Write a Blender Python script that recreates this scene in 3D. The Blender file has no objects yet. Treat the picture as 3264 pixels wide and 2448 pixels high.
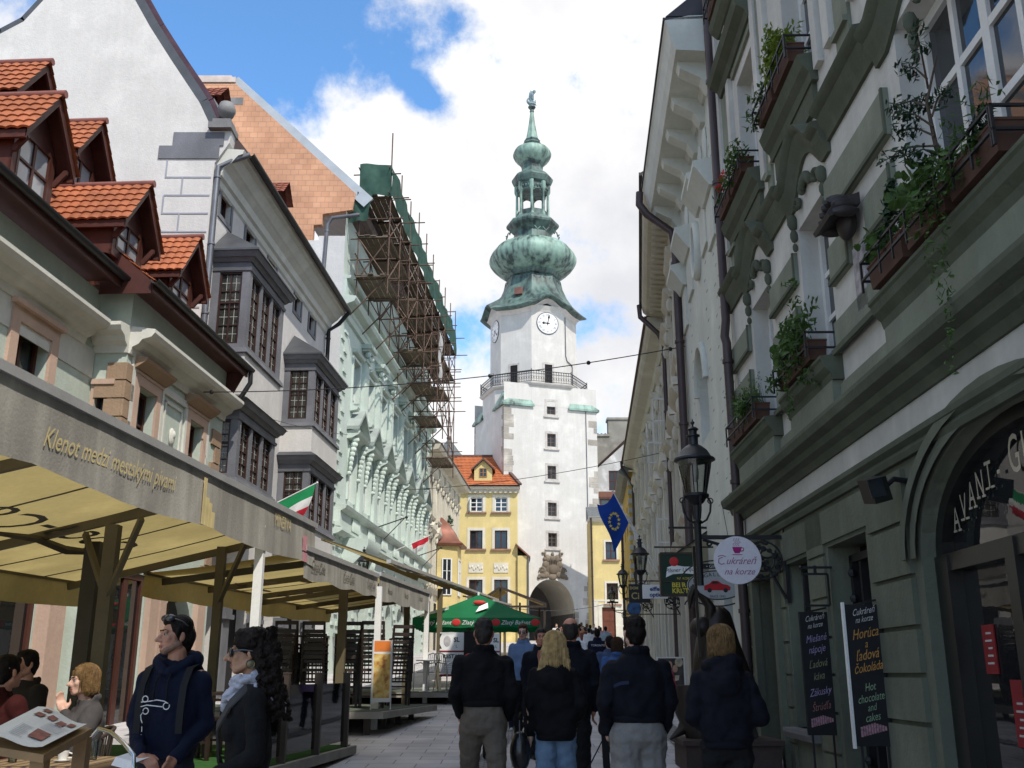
import bpy, bmesh, math, random
from mathutils import Vector, Matrix, noise, Euler
R_=math.radians; PI=math.pi
rng=random.Random(7)
scene=bpy.context.scene
COL=scene.collection
ORG={}
def gz(y):
    y=min(max(y,-60),87.)
    return .033*y+(.00019*y*y if y>0 else 0)
# ------------------------------------------------------------------ materials
MATS={}
def nodes_of(m): return m.node_tree.nodes,m.node_tree.links
def mat(name,col,rough=.8,var=.12,vscale=1.5,bump=0,bscale=30,metal=0,spec=.3,stain=0,fine=.06,streak=0,trans=0,sheen=0,coat=0):
    if name in MATS: return MATS[name]
    m=bpy.data.materials.new(name); m.use_nodes=True
    N,L=nodes_of(m); b=N['Principled BSDF']
    b.inputs['Roughness'].default_value=rough; b.inputs['Metallic'].default_value=metal
    b.inputs['Specular IOR Level'].default_value=spec
    tc=N.new('ShaderNodeTexCoord')
    base=N.new('ShaderNodeRGB'); base.outputs[0].default_value=(*col,1)
    out=base.outputs[0]
    def mult(sock,scale,amt,detail=5,vec=None,lo=.3,hi=.7):
        n=N.new('ShaderNodeTexNoise'); n.inputs['Scale'].default_value=scale; n.inputs['Detail'].default_value=detail
        L.new(vec or tc.outputs['Object'],n.inputs['Vector'])
        mr=N.new('ShaderNodeMapRange'); mr.inputs[1].default_value=lo; mr.inputs[2].default_value=hi
        mr.inputs[3].default_value=1-amt; mr.inputs[4].default_value=1+amt*.6
        L.new(n.outputs[0],mr.inputs[0])
        mx=N.new('ShaderNodeMix'); mx.data_type='RGBA'; mx.blend_type='MULTIPLY'; mx.inputs[0].default_value=1
        L.new(sock,mx.inputs[6]); L.new(mr.outputs[0],mx.inputs[7])
        return mx.outputs[2]
    if var: out=mult(out,vscale,var)
    if fine: out=mult(out,vscale*14,fine)
    if streak:
        mp=N.new('ShaderNodeMapping'); mp.inputs['Scale'].default_value=(3,3,.25)
        L.new(tc.outputs['Object'],mp.inputs[0])
        out=mult(out,1.6,streak,6,mp.outputs[0],.42,.72)
    if stain:
        out=mult(out,.9,stain,8,None,.52,.75) if stain>0 else out
    L.new(out,b.inputs['Base Color'])
    if bump:
        n=N.new('ShaderNodeTexNoise'); n.inputs['Scale'].default_value=bscale; n.inputs['Detail'].default_value=4
        L.new(tc.outputs['Object'],n.inputs['Vector'])
        bp=N.new('ShaderNodeBump'); bp.inputs['Strength'].default_value=bump; bp.inputs['Distance'].default_value=.02
        L.new(n.outputs[0],bp.inputs['Height']); L.new(bp.outputs[0],b.inputs['Normal'])
    if trans:
        t=N.new('ShaderNodeBsdfTranslucent'); L.new(out,t.inputs[0])
        ms=N.new('ShaderNodeMixShader'); ms.inputs[0].default_value=trans
        L.new(b.outputs[0],ms.inputs[1]); L.new(t.outputs[0],ms.inputs[2])
        L.new(ms.outputs[0],N['Material Output'].inputs[0])
    MATS[name]=m
    return m
def plaster(name,col,var=.1,stain=.12,bump=.25,streak=.03): return mat(name,col,.9,var,.7,bump,22,0,.15,stain,.05,streak)
def glass_dark(name='window glass',col=(.02,.024,.03),rough=.04):
    if name in MATS: return MATS[name]
    m=mat(name,col,rough,.3,1.2,.05,2,0,.6,0,0); return m
def clear_glass():
    if 'clear glass' in MATS: return MATS['clear glass']
    m=bpy.data.materials.new('clear glass'); m.use_nodes=True
    N,L=nodes_of(m); b=N['Principled BSDF']; out=N['Material Output']
    b=N.new('ShaderNodeBsdfGlossy'); b.inputs['Roughness'].default_value=.03
    t=N.new('ShaderNodeBsdfTransparent'); t.inputs[0].default_value=(.72,.75,.73,1)
    fr=N.new('ShaderNodeFresnel'); fr.inputs[0].default_value=1.5
    ad=N.new('ShaderNodeMath'); ad.operation='ADD'; ad.inputs[1].default_value=.04
    L.new(fr.outputs[0],ad.inputs[0])
    ms=N.new('ShaderNodeMixShader'); L.new(ad.outputs[0],ms.inputs[0]); L.new(t.outputs[0],ms.inputs[1]); L.new(b.outputs[0],ms.inputs[2])
    L.new(ms.outputs[0],out.inputs[0]); MATS['clear glass']=m; return m
def brick_mat(name,c1,c2,mortar,sx,sy,msize=.012,axes='XZ',bump=.4,rough=.85,extra=.12):
    if name in MATS: return MATS[name]
    m=bpy.data.materials.new(name); m.use_nodes=True
    N,L=nodes_of(m); b=N['Principled BSDF']; b.inputs['Roughness'].default_value=rough; b.inputs['Specular IOR Level'].default_value=.2
    tc=N.new('ShaderNodeTexCoord'); sp=N.new('ShaderNodeSeparateXYZ'); cb=N.new('ShaderNodeCombineXYZ')
    L.new(tc.outputs['Object'],sp.inputs[0])
    L.new(sp.outputs['XYZ'.index(axes[0])],cb.inputs[0]); L.new(sp.outputs['XYZ'.index(axes[1])],cb.inputs[1])
    t=N.new('ShaderNodeTexBrick'); L.new(cb.outputs[0],t.inputs[0])
    t.inputs['Color1'].default_value=(*c1,1); t.inputs['Color2'].default_value=(*c2,1); t.inputs['Mortar'].default_value=(*mortar,1)
    t.inputs['Scale'].default_value=1; t.inputs['Mortar Size'].default_value=msize; t.inputs['Mortar Smooth'].default_value=.3
    t.inputs['Brick Width'].default_value=sx; t.inputs['Row Height'].default_value=sy
    n=N.new('ShaderNodeTexNoise'); n.inputs['Scale'].default_value=1.1; n.inputs['Detail'].default_value=8
    L.new(tc.outputs['Object'],n.inputs['Vector'])
    mr=N.new('ShaderNodeMapRange'); mr.inputs[1].default_value=.3; mr.inputs[2].default_value=.7; mr.inputs[3].default_value=1-extra*1.6; mr.inputs[4].default_value=1+extra
    L.new(n.outputs[0],mr.inputs[0])
    mx=N.new('ShaderNodeMix'); mx.data_type='RGBA'; mx.blend_type='MULTIPLY'; mx.inputs[0].default_value=1
    L.new(t.outputs[0],mx.inputs[6]); L.new(mr.outputs[0],mx.inputs[7]); L.new(mx.outputs[2],b.inputs['Base Color'])
    bp=N.new('ShaderNodeBump'); bp.inputs['Strength'].default_value=bump; bp.inputs['Distance'].default_value=.02; bp.invert=True
    L.new(t.outputs['Fac'],bp.inputs['Height']); L.new(bp.outputs[0],b.inputs['Normal'])
    MATS[name]=m; return m
# ------------------------------------------------------------------ mesh building
SPLIT={'sill','green_panel','panel_edging','window_apron','pilaster','ground_floor_pier','hood_mould','window_surround','window_hood','upper_hood','recessed_panel','cartouche','eaves_bracket','oriel_apron','rustication','stucco_frame','stone_pier','portal_surround','oriel_moulding','shop_interior','dark_doorway','support_leg','corner_roof','stucco_relief','facade_ornament','hanger_wire','lectern_post','board_leg','white_band','quoins','stone_quoins','lozenge_trim','window_pediment'}
class MB:
    def __init__(s,T=None): s.v=[];s.f=[];s.mi=[];s.T=T;s.cur=0
    def P(s,p):
        s.v.append(s.T(*p) if s.T else tuple(p)); return len(s.v)-1
    def face(s,pts): s.f.append([s.P(p) for p in pts]); s.mi.append(s.cur)
    def fi(s,ids): s.f.append(list(ids)); s.mi.append(s.cur)
    def box(s,a0,a1,b0,b1,c0,c1):
        i=[s.P((a,b,c)) for a in (a0,a1) for b in (b0,b1) for c in (c0,c1)]
        for q in ((0,1,3,2),(4,6,7,5),(0,4,5,1),(2,3,7,6),(0,2,6,4),(1,5,7,3)): s.fi([i[k] for k in q])
    def obox(s,c,ax,ay,az):
        c=Vector(c);ax=Vector(ax);ay=Vector(ay);az=Vector(az)
        i=[s.P(tuple(c+ax*a+ay*b+az*d)) for a in (-1,1) for b in (-1,1) for d in (-1,1)]
        for q in ((0,1,3,2),(4,6,7,5),(0,4,5,1),(2,3,7,6),(0,2,6,4),(1,5,7,3)): s.fi([i[k] for k in q])
    def bar(s,p,q,w,h=None,up=(0,0,1)):
        h=h or w; p=Vector(p);q=Vector(q); d=q-p; l=d.length
        if l<1e-6: return
        d/=l; u=Vector(up)
        if abs(d.dot(u))>.95: u=Vector((1,0,0))
        a=d.cross(u).normalized(); b=a.cross(d)
        s.obox((p+q)/2,d*l/2,a*w/2,b*h/2)
    def prism(s,poly,b0,b1):     # poly in (a,c); extruded in b
        n=len(poly); A=[s.P((a,b0,c)) for a,c in poly]; B=[s.P((a,b1,c)) for a,c in poly]
        s.fi(A); s.fi(B[::-1])
        for k in range(n): s.fi([A[k],A[(k+1)%n],B[(k+1)%n],B[k]])
    def mould(s,a0,a1,prof):     # prof in (b,c); extruded along a
        n=len(prof); A=[s.P((a0,b,c)) for b,c in prof]; B=[s.P((a1,b,c)) for b,c in prof]
        s.fi(A); s.fi(B[::-1])
        for k in range(n): s.fi([A[k],A[(k+1)%n],B[(k+1)%n],B[k]])
    def loft(s,rings,closed=True,caps=True):
        ids=[[s.P(p) for p in r] for r in rings]; n=len(ids[0])
        for a,b in zip(ids,ids[1:]):
            for k in range(n if closed else n-1): s.fi([a[k],a[(k+1)%n],b[(k+1)%n],b[k]])
        if caps and closed: s.fi(ids[0][::-1]); s.fi(ids[-1])
    def tube(s,pts,r,n=8,caps=True):
        pts=[Vector(p) for p in pts]; rr=r if isinstance(r,(list,tuple)) else [r]*len(pts)
        rings=[]; u=None
        for i,p in enumerate(pts):
            d=(pts[min(i+1,len(pts)-1)]-pts[max(i-1,0)]).normalized()
            if u is None:
                u=d.cross(Vector((0,0,1)) if abs(d.z)<.9 else Vector((1,0,0))).normalized()
            u=(u-d*u.dot(d)).normalized(); w=d.cross(u)
            rings.append([tuple(p+(u*math.cos(2*PI*k/n)+w*math.sin(2*PI*k/n))*rr[i]) for k in range(n)])
        s.loft(rings,True,caps)
    def lathe(s,prof,c=(0,0,0),n=16,ph=0,sx=1,sy=1):
        rings=[[(c[0]+r*sx*math.cos(2*PI*k/n+ph),c[1]+r*sy*math.sin(2*PI*k/n+ph),c[2]+z) for k in range(n)] for r,z in prof]
        s.loft(rings)
    def ball(s,c,r,n=10,m=7,rot=None):
        r=r if isinstance(r,(list,tuple)) else (r,r,r); c=Vector(c)
        rings=[]
        for j in range(m+1):
            t=-PI/2+PI*j/m; t=max(min(t,PI/2-.02),-PI/2+.02); ring=[]
            for k in range(n):
                v=Vector((r[0]*math.cos(t)*math.cos(2*PI*k/n),r[1]*math.cos(t)*math.sin(2*PI*k/n),r[2]*math.sin(t)))
                if rot: v=rot@v
                ring.append(tuple(c+v))
            rings.append(ring)
        s.loft(rings)
    def caps(s,p,r0,q,r1,n=10):  # tapered capsule
        p=Vector(p);q=Vector(q);d=q-p;l=d.length;d=d/l if l>1e-6 else Vector((0,0,1))
        pts=[];rr=[]
        for k in range(4):
            t=PI/2*(k/4); pts.append(p-d*r0*math.cos(t)); rr.append(max(r0*math.sin(t),.001))
        pts.append(p);rr.append(r0);pts.append(q);rr.append(r1)
        for k in range(1,5):
            t=PI/2*(k/4); pts.append(q+d*r1*math.sin(t)); rr.append(max(r1*math.cos(t),.001))
        u=d.cross(Vector((0,0,1)) if abs(d.z)<.9 else Vector((1,0,0))).normalized(); w=d.cross(u)
        s.loft([[tuple(a+(u*math.cos(2*PI*k/n)+w*math.sin(2*PI*k/n))*r) for k in range(n)] for a,r in zip(pts,rr)])
    def wall(s,a0,a1,c0,c1,holes,b=0,rev=.25,back=None):
        xs=sorted({a0,a1,*[h[0] for h in holes],*[h[1] for h in holes]}); zs=sorted({c0,c1,*[h[2] for h in holes],*[h[3] for h in holes]})
        xs=[x for x in xs if a0<=x<=a1]; zs=[z for z in zs if c0<=z<=c1]
        for x0,x1 in zip(xs,xs[1:]):
            for z0,z1 in zip(zs,zs[1:]):
                cx,cz=(x0+x1)/2,(z0+z1)/2
                if any(h[0]<cx<h[1] and h[2]<cz<h[3] for h in holes): continue
                s.face([(x0,b,z0),(x1,b,z0),(x1,b,z1),(x0,b,z1)])
        for h in holes:
            x0,x1,z0,z1=h[:4]; d=b-rev
            s.face([(x0,b,z0),(x0,d,z0),(x0,d,z1),(x0,b,z1)]); s.face([(x1,b,z0),(x1,b,z1),(x1,d,z1),(x1,d,z0)])
            s.face([(x0,b,z1),(x0,d,z1),(x1,d,z1),(x1,b,z1)]); s.face([(x0,b,z0),(x1,b,z0),(x1,d,z0),(x0,d,z0)])
    def archfill(s,x0,x1,zs,z1,b=0,rev=.25,n=14,pw=2.):   # fills the corners above an elliptical arch
        cx=(x0+x1)/2;w=(x1-x0)/2;h=z1-zs
        P=[(cx-w*math.cos(PI*k/n),zs+h*max(math.sin(PI*k/n),0)**(2/pw)) for k in range(n+1)]
        for (xa,za),(xb,zb) in zip(P,P[1:]):
            s.face([(xa,b,za),(xb,b,zb),(xb,b,z1),(xa,b,z1)])
            s.face([(xa,b,za),(xa,b-rev,za),(xb,b-rev,zb),(xb,b,zb)])
        return P
    def split_build(s,name,m,parent,smooth):
        n=len(s.v); p=list(range(n))
        def fd(i):
            while p[i]!=i: p[i]=p[p[i]]; i=p[i]
            return i
        for f in s.f:
            for k in f[1:]: p[fd(k)]=fd(f[0])
        comp={}
        for i in range(n): comp.setdefault(fd(i),[]).append(i)
        bx=[[[min(s.v[i][a] for i in c)-.02 for a in range(3)],[max(s.v[i][a] for i in c)+.02 for a in range(3)],c] for c in comp.values()]
        done=False
        while not done:
            done=True; out=[]
            for b in bx:
                for o in out:
                    if all(b[0][a]<o[1][a] and o[0][a]<b[1][a] for a in range(3)):
                        o[0]=[min(x,y) for x,y in zip(o[0],b[0])]; o[1]=[max(x,y) for x,y in zip(o[1],b[1])]; o[2]=o[2]+b[2]; done=False; break
                else: out.append(b)
            bx=out
        first=None
        for b in bx:
            ix={g:l for l,g in enumerate(b[2])}; q=MB(); q.v=[s.v[g] for g in b[2]]; q.f=[[ix[i] for i in f] for f in s.f if f[0] in ix]; q.mi=[0]*len(q.f)
            o=q.build(name,m,parent,smooth,True,False); first=first or o
        return first
    def build(s,name,m,parent=None,smooth=35,recalc=True,split=True):
        if split and parent is not None and name in SPLIT: return s.split_build(name,m,parent,smooth)
        me=bpy.data.meshes.new(name)
        o=bpy.data.objects.new(name,me); COL.objects.link(o)
        org=Vector((0,0,0))
        if parent is not None:
            r=parent
            while r.parent: r=r.parent
            org=ORG.get(r.name,Vector((0,0,0))); o.parent=parent
        me.from_pydata([(x-org.x,y-org.y,z-org.z) for x,y,z in s.v],[],s.f)
        ms=m if isinstance(m,(list,tuple)) else [m]
        for q in ms: me.materials.append(q)
        if len(ms)>1: me.polygons.foreach_set('material_index',s.mi)
        if recalc:
            bm=bmesh.new(); bm.from_mesh(me); bmesh.ops.remove_doubles(bm,verts=bm.verts,dist=1e-5) if smooth else None
            bmesh.ops.recalc_face_normals(bm,faces=bm.faces); bm.to_mesh(me); bm.free()
        if smooth:
            me.polygons.foreach_set('use_smooth',[True]*len(me.polygons))
            try: me.set_sharp_from_angle(angle=R_(smooth))
            except Exception: pass
        me.update(); return o
def empty(name,loc,label=None,cat=None,group=None,rz=0):
    o=bpy.data.objects.new(name,None); COL.objects.link(o); o.location=loc; o.rotation_euler=(0,0,rz); o.empty_display_size=.2
    ORG[o.name]=Vector(loc)
    if label: tag(o,label,cat,group)
    return o
def tag(o,label=None,cat=None,group=None,kind=None):
    if label: o['label']=label
    if cat: o['category']=cat
    if group: o['group']=group
    if kind: o['kind']=kind
    elif label: o['kind']='thing'
    return o
def solo(mb,name,m,label,cat,group=None,loc=None,smooth=35):
    """a thing that is one mesh; its origin is put at loc"""
    if loc is not None:
        mb.v=[(x-loc[0],y-loc[1],z-loc[2]) for x,y,z in mb.v]
    o=mb.build(name,m,None,smooth)
    if loc is not None: o.location=loc; ORG[o.name]=Vector(loc)
    return tag(o,label,cat,group)
def copy_tree(o,parent=None):
    c=o.copy(); COL.objects.link(c); c.parent=parent
    for ch in o.children: copy_tree(ch,c)
    return c
def text_mb(mb,txt,fn,size,shear=0,depth=None,align='CENTER',bold=0,space=1):
    """letters as flat solids: fn(u,v,w) maps text plane to the mesh frame"""
    cu=bpy.data.curves.new('t','FONT'); cu.body=txt; cu.size=size; cu.shear=shear; cu.align_x=align; cu.offset=bold; cu.space_character=space
    cu.resolution_u=3
    o=bpy.data.objects.new('t',cu); COL.objects.link(o)
    dg=bpy.context.evaluated_depsgraph_get(); me=bpy.data.meshes.new_from_object(o.evaluated_get(dg))
    d=depth or .004
    ids=[mb.P(fn(v.co.x,v.co.y,d)) for v in me.vertices]
    for p in me.polygons: mb.fi([ids[i] for i in p.vertices])
    bpy.data.objects.remove(o); bpy.data.meshes.remove(me); bpy.data.curves.remove(cu)
def frame_T(x0,k,side):
    """facade frame: (s along street, d out of the wall, z)"""
    if side=='L': return lambda s,d,z:(x0+k*s+d,s-k*d,z)
    return lambda s,d,z:(x0+k*s-d,s+k*d,z)
def window(T,parent,s0,s1,z0,z1,b=-.2,nx=2,nz=3,fm=None,gm=None,fw=.06,mw=.025,name='window',trans=None,gb=.03,lead=None):
    mb=MB(T)
    mb.box(s0,s0+fw,b,b+.06,z0,z1); mb.box(s1-fw,s1,b,b+.06,z0,z1); mb.box(s0+fw,s1-fw,b,b+.06,z0,z0+fw); mb.box(s0+fw,s1-fw,b,b+.06,z1-fw,z1)
    a0,a1,c0,c1=s0+fw,s1-fw,z0+fw,z1-fw
    zt=[]
    if trans: zt=[c0+(c1-c0)*trans]
    for k in range(1,nx):
        x=a0+(a1-a0)*k/nx; w=mw*(1.6 if (nx%2==0 and k==nx//2) else 1); mb.box(x-w/2,x+w/2,b+.004,b+.045,c0,c1)
    for k in range(1,nz):
        z=c0+(c1-c0)*k/nz; mb.box(a0,a1,b+.008,b+.041,z-mw/2,z+mw/2)
    for z in zt: mb.box(a0,a1,b+.002,b+.055,z-mw,z+mw)
    w=mb.build(name,fm,parent,0)
    g=MB(T); g.face([(a0,b+gb-.02,c0),(a1,b+gb-.02,c0),(a1,b+gb-.02,c1),(a0,b+gb-.02,c1)]); p_=g.build('pane',gm or glass_dark(),w,0)
    if lead:
        l=MB(T)
        for k in range(1,lead[0]): x=a0+(a1-a0)*k/lead[0]; l.box(x-.006,x+.006,b+gb-.019,b+gb-.013,c0,c1)
        for k in range(1,lead[1]): z=c0+(c1-c0)*k/lead[1]; l.box(a0,a1,b+gb-.019,b+gb-.014,z-.006,z+.006)
        l.build('lead_came',mat('pale lead came',(.40,.40,.38),.6,.1,5),w,0)
    return w
def surround(mb,s0,s1,z0,z1,w=.12,d=.04,b=0,bottom=True):
    mb.box(s0-w,s0,b,b+d,z0,z1); mb.box(s1,s1+w,b,b+d,z0,z1); mb.box(s0-w,s1+w,b,b+d,z1,z1+w)
    if bottom: mb.box(s0-w,s1+w,b,b+d,z0-w,z0)
def tile_slope(mb,o,u,v,rows,wave=.2,amp=.03,step=.035,seg=4,clip=None):
    """corrugated tile rows: o corner at the eave, u along the eave, v up the slope (vectors)"""
    o=Vector(o);u=Vector(u);v=Vector(v); lu=u.length; n=u.cross(v).normalized()
    if n.z<0: n=-n
    k=max(int(lu/wave),1)*seg
    for r in range(rows):
        t0,t1=r/rows,min((r+1.08)/rows,1.03)
        A=[];B=[];C=[]
        for i in range(k+1):
            x=i/k; h=amp*abs(math.sin(PI*i/seg))
            if clip: 
                lo,hi=clip((t0+t1)/2); x=lo+(hi-lo)*x
            p=o+u*x
            A.append(mb.P(tuple(p+v*t0+n*(h+step)))); B.append(mb.P(tuple(p+v*t1+n*(h+.004)))); C.append(mb.P(tuple(p+v*t0+n*(h-.005))))
        for i in range(k):
            mb.fi([A[i],A[i+1],B[i+1],B[i]]); mb.fi([C[i],C[i+1],A[i+1],A[i]])
def leaves(mb,c,r,n,size=.05,rnd=rng,flat=.0):
    c=Vector(c)
    for _ in range(n):
        while True:
            p=Vector((rnd.uniform(-1,1),rnd.uniform(-1,1),rnd.uniform(-1,1)))
            if p.length<1: break
        q=c+Vector((p.x*r[0],p.y*r[1],p.z*r[2])); a=Vector((rnd.gauss(0,1),rnd.gauss(0,1),rnd.gauss(0,1))).normalized()
        b=a.orthogonal().normalized(); s=size*rnd.uniform(.5,1.3)
        w=a.cross(b)*.12*s
        mb.face([tuple(q-a*s),tuple(q+b*s*.5+w),tuple(q+a*s),tuple(q-b*s*.5+w)])
# ------------------------------------------------------------------ camera, light, sky
PITCH=R_(16.1); HC=1.62
cam=bpy.data.cameras.new('camera'); cam.lens=35.32; cam.sensor_width=36; cam.clip_end=5000; cam.clip_start=.05
co=bpy.data.objects.new('camera',cam); COL.objects.link(co); co.location=(0,0,HC); co.rotation_euler=(PI/2+PITCH,0,0); scene.camera=co
SUN_AZ,SUN_EL=R_(31),R_(51)
sd=Vector((math.sin(SUN_AZ)*math.cos(SUN_EL),-math.cos(SUN_AZ)*math.cos(SUN_EL),math.sin(SUN_EL)))
sl=bpy.data.lights.new('sun','SUN'); sl.energy=3.3; sl.angle=R_(.53); sl.color=(1,.935,.84)
so=bpy.data.objects.new('sun',sl); COL.objects.link(so); so.rotation_euler=sd.to_track_quat('Z','Y').to_euler(); so.location=(10,-20,40)
scene.view_settings.view_transform='Standard'; scene.view_settings.look='None'; scene.view_settings.gamma=1; scene.view_settings.exposure=.58; scene.view_settings.use_curve_mapping=False
w=bpy.data.worlds.new('World'); scene.world=w; w.use_nodes=True
N=w.node_tree.nodes; L=w.node_tree.links; bg=N['Background']
sky=N.new('ShaderNodeTexSky'); sky.sky_type='NISHITA'; sky.sun_disc=False; sky.sun_elevation=SUN_EL; sky.sun_rotation=math.atan2(sd.x,sd.y); sky.air_density=1.0; sky.dust_density=.3; sky.ozone_density=2
tc=N.new('ShaderNodeTexCoord'); sx=N.new('ShaderNodeSeparateXYZ'); L.new(tc.outputs['Generated'],sx.inputs[0])
def M(op,a,b=None,c=None,clamp=False):
    n=N.new('ShaderNodeMath'); n.operation=op; n.use_clamp=clamp
    for i,v in enumerate((a,b,c)):
        if v is None: continue
        if isinstance(v,(int,float)): n.inputs[i].default_value=v
        else: L.new(v,n.inputs[i])
    return n.outputs[0]
ymax=M('MAXIMUM',M('ABSOLUTE',sx.outputs[1]),.08)
X=M('DIVIDE',sx.outputs[0],ymax); Z=M('DIVIDE',sx.outputs[2],ymax)
def nz(scale,detail=8,rough=.6,off=0):
    n=N.new('ShaderNodeTexNoise'); n.inputs['Scale'].default_value=scale; n.inputs['Detail'].default_value=detail; n.inputs['Roughness'].default_value=rough
    mp=N.new('ShaderNodeMapping'); mp.inputs['Location'].default_value=(off,off*.7,off*.3); L.new(tc.outputs['Generated'],mp.inputs[0]); L.new(mp.outputs[0],n.inputs[0]); return n.outputs[0]
n1=nz(9,10,.62,2.0); n2=nz(3.2,6,.55,5.); n3=nz(26,8,.6,1.)
front=M('GREATER_THAN',sx.outputs[1],0)
def ell(cx,cz,rx,rz,ang=0):
    ca,sa=math.cos(ang),math.sin(ang)
    dx=M('SUBTRACT',X,cx); dz=M('SUBTRACT',Z,cz)
    u=M('ADD',M('MULTIPLY',dx,ca/rx),M('MULTIPLY',dz,sa/rx)); v=M('ADD',M('MULTIPLY',dx,-sa/rz),M('MULTIPLY',dz,ca/rz))
    return M('SUBTRACT',1,M('SQRT',M('ADD',M('MULTIPLY',u,u),M('MULTIPLY',v,v))))
b=ell(-.34,.73,.27,.155,-.12)
for e in ((-.1,.63,.075,.03,-.75),(.085,.36,.05,.03,0),(-.05,.345,.04,.05,.3)):
    k=ell(*e); b=M('MAXIMUM',b,M('MULTIPLY',M('MAXIMUM',k,-1),.12 if e[2]<.03 else (.2 if e[2]<.06 else .5)))
den=M('ADD',M('MULTIPLY',b,2.2),M('MULTIPLY',M('SUBTRACT',n1,.5),3.2))
den=M('ADD',den,M('MULTIPLY',M('SUBTRACT',n3,.5),1.1))
back=M('MULTIPLY',M('SUBTRACT',n2,.47),6)      # open, half-clouded sky elsewhere
mixd=N.new('ShaderNodeMix'); mixd.data_type='FLOAT'; L.new(front,mixd.inputs[0]); L.new(back,mixd.inputs[2]); L.new(den,mixd.inputs[3])
blue=N.new('ShaderNodeMapRange'); blue.interpolation_type='SMOOTHSTEP'; blue.inputs[1].default_value=-.25; blue.inputs[2].default_value=.62; L.new(mixd.outputs[0],blue.inputs[0])
cl=N.new('ShaderNodeMapRange'); cl.inputs[1].default_value=.38; cl.inputs[2].default_value=.68; cl.inputs[3].default_value=.0; cl.inputs[4].default_value=1.
L.new(M('ADD',M('MULTIPLY',n2,.75),M('MULTIPLY',n1,.3)),cl.inputs[0])
cr=N.new('ShaderNodeMix'); cr.data_type='RGBA'; L.new(cl.outputs[0],cr.inputs[0]); cr.inputs[6].default_value=(.54,.545,.575,1); cr.inputs[7].default_value=(.86,.85,.83,1)
skm=N.new('ShaderNodeMix'); skm.data_type='RGBA'; skm.blend_type='MULTIPLY'; skm.inputs[0].default_value=1; L.new(sky.outputs[0],skm.inputs[6]); skm.inputs[7].default_value=(.115,.165,.195,1)
fin=N.new('ShaderNodeMix'); fin.data_type='RGBA'; L.new(blue.outputs[0],fin.inputs[0]); L.new(cr.outputs[2],fin.inputs[6]); L.new(skm.outputs[2],fin.inputs[7])
# sky strength: the Nishita part is scaled inside the mix (about 0.1), so the background itself runs at 1
L.new(fin.outputs[2],bg.inputs[0]); bg.inputs[1].default_value=1.0
# ------------------------------------------------------------------ ground
def ground():
    m=bpy.data.materials.new('street paving'); m.use_nodes=True
    base=brick_mat('street paving slabs',(.47,.45,.45),(.39,.375,.38),(.19,.18,.18),.62,.41,.009,'XY',.35,.75,.16)
    mb=MB()
    xs=[-900,-300,-80,-30]+[x*1.5 for x in range(-16,17)]+[30,80,300,900]; ys=[-900,-300,-100,-60]+[y*1.5 for y in range(-30,68)]+[120,300,900]
    ids=[[mb.P((x,y,gz(y)+.006*noise.noise(Vector((x*.4,y*.4,0))))) for x in xs] for y in ys]
    for j in range(len(ys)-1):
        for i in range(len(xs)-1): mb.fi([ids[j][i],ids[j][i+1],ids[j+1][i+1],ids[j+1][i]])
    o=mb.build('street',base,None,0); tag(o,kind='structure')
    # darker drain channels of small setts, laid 4 mm above the slabs
    ch=brick_mat('channel setts',(.26,.25,.25),(.2,.19,.19),(.09,.09,.09),.12,.1,.012,'XY',.5,.8,.2)
    mb=MB()
    for x0,k,wd in ((1.6,.052,.36),(-1.25,.055,.30)):
        n=70
        for i in range(n):
            y0,y1=-6+i*1.3,-6+(i+1)*1.3
            mb.face([(x0+k*y0,y0,gz(y0)+.012),(x0+k*y0+wd,y0,gz(y0)+.012),(x0+k*y1+wd,y1,gz(y1)+.012),(x0+k*y1,y1,gz(y1)+.012)])
    o=mb.build('drain_channel',ch,None,0); tag(o,kind='structure')
ground()
# ------------------------------------------------------------------ common materials
M_WHITE=plaster('off white plaster',(.62,.60,.57))
M_BROWNWIN=mat('brown window wood',(.065,.022,.015),.45,.2,3)
M_WHITEWIN=mat('white window wood',(.66,.66,.64),.45,.06,3)
M_COPPER=None
M_IRON=mat('black wrought iron',(.018,.018,.02),.5,.2,6,0,30,.3,.5)
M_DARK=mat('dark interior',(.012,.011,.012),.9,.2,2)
M_DARKWOOD=mat('dark stained wood',(.045,.032,.024),.5,.3,4,.1,40)
M_PIPE=mat('brown painted downpipe',(.065,.045,.045),.45,.2,2,0,30,.2,.4)
M_ZINC=mat('grey zinc pipe',(.16,.165,.18),.45,.25,2,0,30,.5,.4)
M_LEAF=mat('leaf green',(.065,.13,.03),.6,.35,9,0,30,0,.3,0,.1,0,.3)
M_LEAF2=mat('yellow green leaf',(.17,.24,.035),.6,.3,9,0,30,0,.3,0,.1,0,.35)
M_LEAFD=mat('dark conifer green',(.028,.06,.028),.65,.35,9,0,30,0,.3,0,.1,0,.15)
M_RED=mat('red petals',(.62,.03,.03),.6,.2,9,0,30,0,.2,0,0,0,.25)
M_TERRA=mat('terracotta trough',(.085,.045,.033),.8,.2,4)
M_STONE=mat('weathered grey stone',(.24,.235,.235),.85,.25,1.3,.5,25,0,.2,.25)
def gutter_T(T,parent,s0,s1,d,z,r,m,name='gutter'):
    mb=MB(T); n=8
    prof=[(d+r*math.cos(PI+PI*k/n),z+r*math.sin(PI+PI*k/n)) for k in range(n+1)]
    prof+= [(d+(r-.012)*math.cos(-PI*k/n),z+.001+(r-.012)*math.sin(-PI*k/n)) for k in range(n+1)]
    mb.mould(s0,s1,prof); return mb.build(name,m,parent,50)
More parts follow.
